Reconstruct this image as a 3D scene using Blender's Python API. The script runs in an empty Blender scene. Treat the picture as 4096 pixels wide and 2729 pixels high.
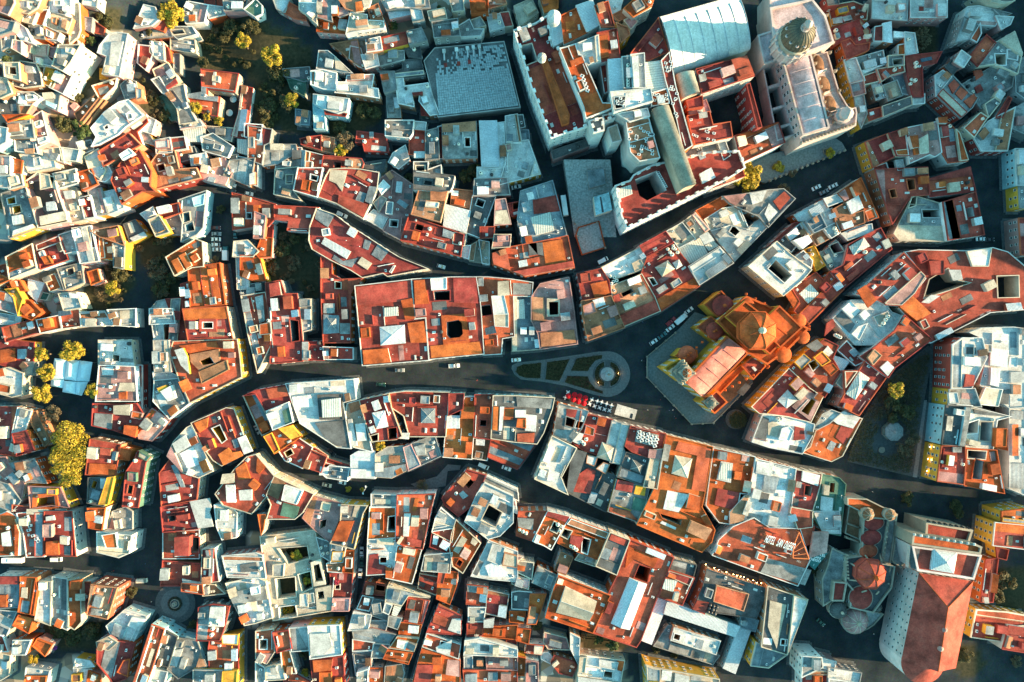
import bpy, bmesh, math, random
from mathutils import Vector, Matrix
from mathutils.geometry import tessellate_polygon

# ------------------------------------------------------------------ scene, camera
scn = bpy.context.scene
COL = scn.collection
CAMZ = 358.0
LENS = 28.0
WIDTH = 36.0 / LENS * CAMZ          # metres across the photograph at street level
random.seed(7)
SUN_EL, SUN_AZ = 14.5, -5.5         # degrees above horizon; direction the light comes from, from +X

def smooth(t):
    t = max(0.0, min(1.0, t))
    return t * t * (3 - 2 * t)

def terrain(x, y):
    z = 36 * smooth((-122 - x) / 112) * smooth((y + 5) / 150)
    z += 8 * smooth((y - 108) / 45) * smooth((x + 135) / 25) * smooth((0 - x) / 25)
    line = 50 + (x - 20.5) * 0.416 + 28 * (1 - smooth((x - 42) / 10))
    z += 9 * smooth((y - line - 3) / 9) * smooth((x - 15) / 8) * smooth((150 - x) / 16)
    z += smooth((x - 262) / 48) * (26 + 34 * smooth((y - 8) / 55))  # unseen east hill, inferred from its shade; low southern part added to shade streets
    z += 24 * smooth((-250 - x) / 120)
    return z

OX = OY = 0.0
def src(x, y):
    """crop units -> source pixels"""
    return OX + x * 4.356, OY + y * 4.356

def atz(U, V, z):
    k = (CAMZ - z) / CAMZ * WIDTH / 4096.0
    return ((U - 2048) * k, -(V - 1364.5) * k)

def ground_z(U, V, h=0.0):
    z = h
    for _ in range(4):
        x, y = atz(U, V, z)
        z = terrain(x, y) + h
    return z

def P(x, y, h=0.0):
    """crop units -> world point standing h above the ground there"""
    U, V = src(x, y)
    z = ground_z(U, V, h)
    wx, wy = atz(U, V, z)
    return Vector((wx, wy, z))

def setcrop(c, r):
    global OX, OY
    OX, OY = c * 1024.0, (0, 683, 1366, 2046)[r]

# ------------------------------------------------------------------ materials
MATS = {}
PAL = {  # real-world base colours
 'r': (.30, .046, .032), 'o': (.50, .112, .022), 'q': (.62, .45, .45), 'h': (.38, .062, .042), 'a': (.47, .17, .145), 'j': (.60, .50, .48), 'x': (.44, .082, .018), 'i': (.50, .39, .36), 't': (.46, .20, .10), 'w': (.64, .625, .60),
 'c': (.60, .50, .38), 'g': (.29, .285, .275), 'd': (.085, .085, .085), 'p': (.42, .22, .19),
 'y': (.62, .30, .035), 'v': (.075, .15, .11), 'e': (.26, .13, .07), 'k': (.60, .30, .28),
 'u': (.34, .52, .56), 'm': (.58, .60, .61), 'n': (.22, .25, .27), 'l': (.52, .52, .46), 's': (.05, .08, .11),
 'z': (.33, .28, .22),
}
def new_mat(name):
    m = bpy.data.materials.new(name); m.use_nodes = True
    nt = m.node_tree
    b = nt.nodes['Principled BSDF']
    return m, nt, b

def node(nt, typ, **kw):
    n = nt.nodes.new(typ)
    for k, v in kw.items():
        setattr(n, k, v)
    return n

def surf(code, wall=False):
    key = (code, wall)
    if key in MATS: return MATS[key]
    names = {'r':'red_roof_paint','o':'orange_paint','t':'clay','w':'whitewash','c':'cream_plaster','g':'concrete','d':'dark_membrane',
             'p':'faded_rose','y':'ochre_paint','v':'green_paint','e':'earth_tile','k':'pink_paint','u':'pale_blue_paint','m':'sheet_metal',
             'n':'grey_sheet','l':'frosted_glazing','s':'solar_glass','z':'carved_stone','q':'rose_plaster','h':'salmon_tile','x':'basilica_orange','i':'rose_stone','a':'nave_rose','j':'pinkish_plaster'}
    m, nt, b = new_mat(names.get(code, code) + ('_wall' if wall else ''))
    c = PAL[code]
    L = nt.links.new
    geo = node(nt, 'ShaderNodeNewGeometry')
    oi = node(nt, 'ShaderNodeObjectInfo')
    n1 = node(nt, 'ShaderNodeTexNoise'); n1.inputs['Scale'].default_value = .16; n1.inputs['Detail'].default_value = 6; n1.inputs['Roughness'].default_value = .62
    n2 = node(nt, 'ShaderNodeTexNoise'); n2.inputs['Scale'].default_value = 1.7; n2.inputs['Detail'].default_value = 5; n2.inputs['Roughness'].default_value = .7
    L(geo.outputs['Position'], n1.inputs['Vector']); L(geo.outputs['Position'], n2.inputs['Vector'])
    r1 = node(nt, 'ShaderNodeMapRange'); r1.inputs[1].default_value = .33; r1.inputs[2].default_value = .68
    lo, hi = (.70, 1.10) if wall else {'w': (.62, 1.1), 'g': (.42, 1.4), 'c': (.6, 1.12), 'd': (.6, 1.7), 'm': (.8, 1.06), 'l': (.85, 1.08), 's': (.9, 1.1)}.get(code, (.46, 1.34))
    r1.inputs[3].default_value = lo; r1.inputs[4].default_value = hi
    L(n1.outputs['Fac'], r1.inputs[0])
    r2 = node(nt, 'ShaderNodeMapRange'); r2.inputs[1].default_value = .3; r2.inputs[2].default_value = .7
    r2.inputs[3].default_value = .88 if wall else .66; r2.inputs[4].default_value = 1.07 if wall else 1.22
    L(n2.outputs['Fac'], r2.inputs[0])
    r3 = node(nt, 'ShaderNodeMapRange'); r3.inputs[3].default_value = .82; r3.inputs[4].default_value = 1.14
    L(oi.outputs['Random'], r3.inputs[0])
    m1 = node(nt, 'ShaderNodeMath', operation='MULTIPLY'); L(r1.outputs[0], m1.inputs[0]); L(r2.outputs[0], m1.inputs[1])
    m2 = node(nt, 'ShaderNodeMath', operation='MULTIPLY'); L(m1.outputs[0], m2.inputs[0]); L(r3.outputs[0], m2.inputs[1])
    last = m2.outputs[0]
    if code in 'mnltes' and not wall:         # sheets, tiles, panels: seams
        tc = node(nt, 'ShaderNodeTexCoord')
        wv = node(nt, 'ShaderNodeTexWave', wave_type='BANDS', bands_direction='X')
        wv.inputs['Scale'].default_value = {'m': .55, 'n': .55, 'l': .32, 't': 1.1, 'e': 1.3, 's': .5}[code]
        wv.inputs['Distortion'].default_value = .0
        L(tc.outputs['Object'], wv.inputs['Vector'])
        r4 = node(nt, 'ShaderNodeMapRange'); r4.inputs[1].default_value = .0; r4.inputs[2].default_value = .35
        r4.inputs[3].default_value = .6; r4.inputs[4].default_value = 1.0
        L(wv.outputs['Fac'], r4.inputs[0])
        m3 = node(nt, 'ShaderNodeMath', operation='MULTIPLY'); L(last, m3.inputs[0]); L(r4.outputs[0], m3.inputs[1])
        last = m3.outputs[0]
        bmp = node(nt, 'ShaderNodeBump'); bmp.inputs['Strength'].default_value = .35; bmp.inputs['Distance'].default_value = .12
        L(wv.outputs['Fac'], bmp.inputs['Height']); L(bmp.outputs[0], b.inputs['Normal'])
    col = node(nt, 'ShaderNodeMix', data_type='RGBA', blend_type='MULTIPLY'); col.inputs[0].default_value = 1
    vr = None
    if code in 'rotwcgp':
        vr = node(nt, 'ShaderNodeValToRGB'); hsh = node(nt, 'ShaderNodeMath', operation='FRACT'); hm = node(nt, 'ShaderNodeMath', operation='MULTIPLY'); hm.inputs[1].default_value = 7.31
        L(oi.outputs['Random'], hm.inputs[0]); L(hm.outputs[0], hsh.inputs[0]); L(hsh.outputs[0], vr.inputs[0])
        A_, B_ = {'r': ((.26, .036, .033), (.45, .098, .042)), 'o': ((.40, .072, .018), (.52, .135, .03)), 't': ((.36, .14, .07), (.50, .27, .16)), 'w': ((.50, .49, .47), (.70, .68, .65)),
                  'c': ((.46, .38, .29), (.64, .55, .43)), 'g': ((.20, .20, .195), (.36, .35, .33)), 'p': ((.33, .16, .15), (.50, .30, .26))}[code]
        vr.color_ramp.elements[0].color = (*A_, 1); vr.color_ramp.elements[1].color = (*B_, 1)
        em = vr.color_ramp.elements.new(.6); em.color = (*[(.72 * a + .28 * b_) for a, b_ in zip(A_, B_)], 1)
    if not wall and code in 'rotpykwcghxqa':      # washed, sun-bleached and grimy patches
        n3 = node(nt, 'ShaderNodeTexNoise'); n3.inputs['Scale'].default_value = .35; n3.inputs['Detail'].default_value = 8; n3.inputs['Roughness'].default_value = .75
        off = node(nt, 'ShaderNodeVectorMath', operation='ADD'); L(geo.outputs['Position'], off.inputs[0]); off.inputs[1].default_value = (31.7, 9.1, 4)
        L(off.outputs[0], n3.inputs['Vector'])
        rr = node(nt, 'ShaderNodeMapRange'); rr.inputs[1].default_value = .50; rr.inputs[2].default_value = .70; rr.inputs[3].default_value = 0; rr.inputs[4].default_value = .72
        L(n3.outputs['Fac'], rr.inputs[0])
        mx = node(nt, 'ShaderNodeMix', data_type='RGBA'); mx.inputs[6].default_value = (*c, 1)
        mx.inputs[7].default_value = (*{'w': (.34, .33, .31), 'g': (.10, .10, .095), 'c': (.34, .27, .2)}.get(code, tuple(.68 * v + .32 * w for v, w in zip(c, (.36, .17, .12)))), 1)
        L(rr.outputs[0], mx.inputs[0]); L(mx.outputs[2], col.inputs[6])
        if vr: L(vr.outputs[0], mx.inputs[6])
    else:
        col.inputs[6].default_value = (*c, 1)
        if vr: L(vr.outputs[0], col.inputs[6])
    L(last, col.inputs[7])
    L(col.outputs[2], b.inputs['Base Color'])
    b.inputs['Roughness'].default_value = {'m': .5, 'n': .55, 'l': .35, 's': .2, 'q': .5, 'a': .42}.get(code, .92)
    b.inputs['Specular IOR Level'].default_value = .25
    MATS[key] = m
    return m

def plain(name, c, rough=.7, metal=0.0, emit=None, noise=.0):
    if name in MATS: return MATS[name]
    m, nt, b = new_mat(name)
    b.inputs['Base Color'].default_value = (*c, 1)
    b.inputs['Roughness'].default_value = rough
    b.inputs['Metallic'].default_value = metal; b.inputs['Specular IOR Level'].default_value = .12 if rough > .6 else .4
    if noise:
        geo = node(nt, 'ShaderNodeNewGeometry')
        n1 = node(nt, 'ShaderNodeTexNoise'); n1.inputs['Scale'].default_value = 1.2; n1.inputs['Detail'].default_value = 7
        nt.links.new(geo.outputs['Position'], n1.inputs['Vector'])
        rm = node(nt, 'ShaderNodeMapRange'); rm.inputs[1].default_value = .3; rm.inputs[2].default_value = .7
        rm.inputs[3].default_value = 1 - noise; rm.inputs[4].default_value = 1 + noise
        nt.links.new(n1.outputs['Fac'], rm.inputs[0])
        mx = node(nt, 'ShaderNodeMix', data_type='RGBA', blend_type='MULTIPLY'); mx.inputs[0].default_value = 1
        mx.inputs[6].default_value = (*c, 1)
        nt.links.new(rm.outputs[0], mx.inputs[7]); nt.links.new(mx.outputs[2], b.inputs['Base Color'])
    if emit:
        b.inputs['Emission Color'].default_value = (*emit[0], 1); b.inputs['Emission Strength'].default_value = emit[1]
    MATS[name] = m
    return m

PANE = plain('window_pane', (.018, .025, .032), .15)
FRAME = plain('window_frame', (.62, .60, .56), .7)
STEEL = plain('galvanised_steel', (.42, .43, .44), .5, .6)
DARKM = plain('dark_metal', (.05, .05, .055), .5)
PALEBOX = plain('cooling_unit_shell', (.66, .65, .62), .6)
TANKW = plain('beige_tank_plastic', (.66, .60, .50), .6)
TANKB = plain('black_tank_plastic', (.03, .03, .032), .5)

# ------------------------------------------------------------------ mesh helpers
class MB:
    def __init__(s):
        s.v, s.f, s.m = [], [], []
    def add(s, vs, fs, mi=0):
        o = len(s.v)
        s.v += [tuple(v) for v in vs]
        for f in fs:
            s.f.append(tuple(i + o for i in f)); s.m.append(mi)
    def box(s, c, d, rz=0.0, mi=0, top=1.0, mt=None):
        cx, cy, cz = c; a, b, h = d[0] / 2, d[1] / 2, d[2]
        ca, sa = math.cos(rz), math.sin(rz)
        vs = []
        for z, k in ((cz, 1.0), (cz + h, top)):
            for x, y in ((-a, -b), (a, -b), (a, b), (-a, b)):
                vs.append((cx + (x * ca - y * sa) * k, cy + (x * sa + y * ca) * k, z))
        s.add(vs, [(0, 3, 2, 1), (0, 1, 5, 4), (1, 2, 6, 5), (2, 3, 7, 6), (3, 0, 4, 7)], mi)
        s.add(vs[4:], [(0, 1, 2, 3)], mi if mt is None else mt)
    def lathe(s, c, prof, n=16, mi=0, rot=0.0, sx=1.0, sy=1.0, az=0.0):
        """prof: list of (r, z) from bottom to top"""
        vs = []; ca, sa = math.cos(az), math.sin(az)
        for r, z in prof:
            for k in range(n):
                a = rot + 2 * math.pi * k / n
                x, y = r * math.cos(a) * sx, r * math.sin(a) * sy
                vs.append((c[0] + x * ca - y * sa, c[1] + x * sa + y * ca, c[2] + z))
        fs = []
        for j in range(len(prof) - 1):
            for k in range(n):
                fs.append((j * n + k, j * n + (k + 1) % n, (j + 1) * n + (k + 1) % n, (j + 1) * n + k))
        fs.append(tuple(range((len(prof) - 1) * n, len(prof) * n)))
        s.add(vs, fs, mi)
    def prism(s, pts, z0, z1, mi=0, mt=None, bottom=False):
        n = len(pts)
        vs = [(p[0], p[1], z0) for p in pts] + [(p[0], p[1], z1) for p in pts]
        s.add(vs, [(i, (i + 1) % n, (i + 1) % n + n, i + n) for i in range(n)], mi)
        s.flat(pts, [], z1, mi if mt is None else mt)
    def flat(s, pts, holes, z, mi=0):
        loops = [[Vector((p[0], p[1], 0)) for p in pts]] + [[Vector((p[0], p[1], 0)) for p in h] for h in holes]
        tris = tessellate_polygon(loops)
        fl = [v for l in loops for v in l]
        out = []
        for t in tris:
            a, b, c = (fl[i] for i in t)
            if (b.x - a.x) * (c.y - a.y) - (b.y - a.y) * (c.x - a.x) < 0: t = (t[0], t[2], t[1])
            out.append(t)
        s.add([(v.x, v.y, z) for v in fl], out, mi)
    def tube(s, a, b, r, n=6, mi=0, r2=None):
        a, b = Vector(a), Vector(b); d = (b - a)
        if d.length < 1e-5: return
        q = d.to_track_quat('Z', 'Y')
        r2 = r if r2 is None else r2
        vs = []
        for p, rr in ((a, r), (b, r2)):
            for k in range(n):
                t = 2 * math.pi * k / n
                vs.append(p + q @ Vector((rr * math.cos(t), rr * math.sin(t), 0)))
        s.add(vs, [(k, (k + 1) % n, (k + 1) % n + n, k + n) for k in range(n)] + [tuple(range(n, 2 * n)), tuple(reversed(range(n)))], mi)
    def obj(s, name, mats, parent=None, loc=None, smooth_=False, rot=0.0):
        """link as one object; verts are world coords, made local to parent/loc"""
        me = bpy.data.meshes.new(name)
        o0 = Vector(loc) if loc is not None else (parent_loc(parent) if parent else Vector((0, 0, 0)))
        cr_, sr_ = math.cos(-rot), math.sin(-rot)
        me.from_pydata([((v[0] - o0.x) * cr_ - (v[1] - o0.y) * sr_, (v[0] - o0.x) * sr_ + (v[1] - o0.y) * cr_, v[2] - o0.z) for v in s.v], [], s.f)
        if not isinstance(mats, (list, tuple)): mats = [mats]
        for m in mats: me.materials.append(m)
        if len(mats) > 1: me.polygons.foreach_set('material_index', s.m)
        if smooth_:
            me.polygons.foreach_set('use_smooth', [True] * len(s.f))
        me.update()
        o = bpy.data.objects.new(name, me); COL.objects.link(o)
        if parent:
            o.parent = parent
            o.location = o0 - parent_loc(parent)
        else: o.location = o0
        o.rotation_euler = (0, 0, rot)
        WL[o.name] = o0
        return o
WL = {}
def parent_loc(p): return WL[p.name]

def root(name, loc, label, cat, group=None):
    o = bpy.data.objects.new(name, None); COL.objects.link(o)
    o.location = loc; o.empty_display_size = .5
    WL[o.name] = Vector(loc)
    return tag(o, label, cat, group)
def tag(o, label=None, cat=None, group=None, kind=None):
    if label: o['label'] = label
    if cat: o['category'] = cat
    if group: o['group'] = group
    if kind: o['kind'] = kind
    return o
def copy_thing(o, loc, rz=None, label=None, scale=None, group=None):
    c = o.copy(); COL.objects.link(c); c.location = loc
    if rz is not None: c.rotation_euler = (0, 0, rz)
    if scale: c.scale = scale
    if label: c['label'] = label
    if group: c['group'] = group
    for ch in o.children:
        d = ch.copy(); COL.objects.link(d); d.parent = c
        for g in ch.children:
            e = g.copy(); COL.objects.link(e); e.parent = d
    return c

def area(p):
    return sum(p[i][0] * p[(i + 1) % len(p)][1] - p[(i + 1) % len(p)][0] * p[i][1] for i in range(len(p))) / 2
def inside(x, y, p):
    c = False; n = len(p); j = n - 1
    for i in range(n):
        if (p[i][1] > y) != (p[j][1] > y) and x < (p[j][0] - p[i][0]) * (y - p[i][1]) / (p[j][1] - p[i][1]) + p[i][0]: c = not c
        j = i
    return c
def inset(p, d):
    """p counter-clockwise; offset inwards by d"""
    n = len(p); out = []
    for i in range(n):
        a, b, c = Vector(p[i - 1]), Vector(p[i]), Vector(p[(i + 1) % n])
        e1 = (b - a); e2 = (c - b)
        if e1.length < 1e-6 or e2.length < 1e-6: out.append(tuple(b)); continue
        n1 = Vector((-e1.y, e1.x)).normalized(); n2 = Vector((-e2.y, e2.x)).normalized()
        bis = n1 + n2
        if bis.length < .2: out.append(tuple(b + n1 * d)); continue
        bis.normalize(); k = d / max(.35, bis.dot(n1))
        out.append(tuple(b + bis * k))
    return out
def ccw(p): return p if area(p) > 0 else list(reversed(p))
def centroid(p): return (sum(a[0] for a in p) / len(p), sum(a[1] for a in p) / len(p))
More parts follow.
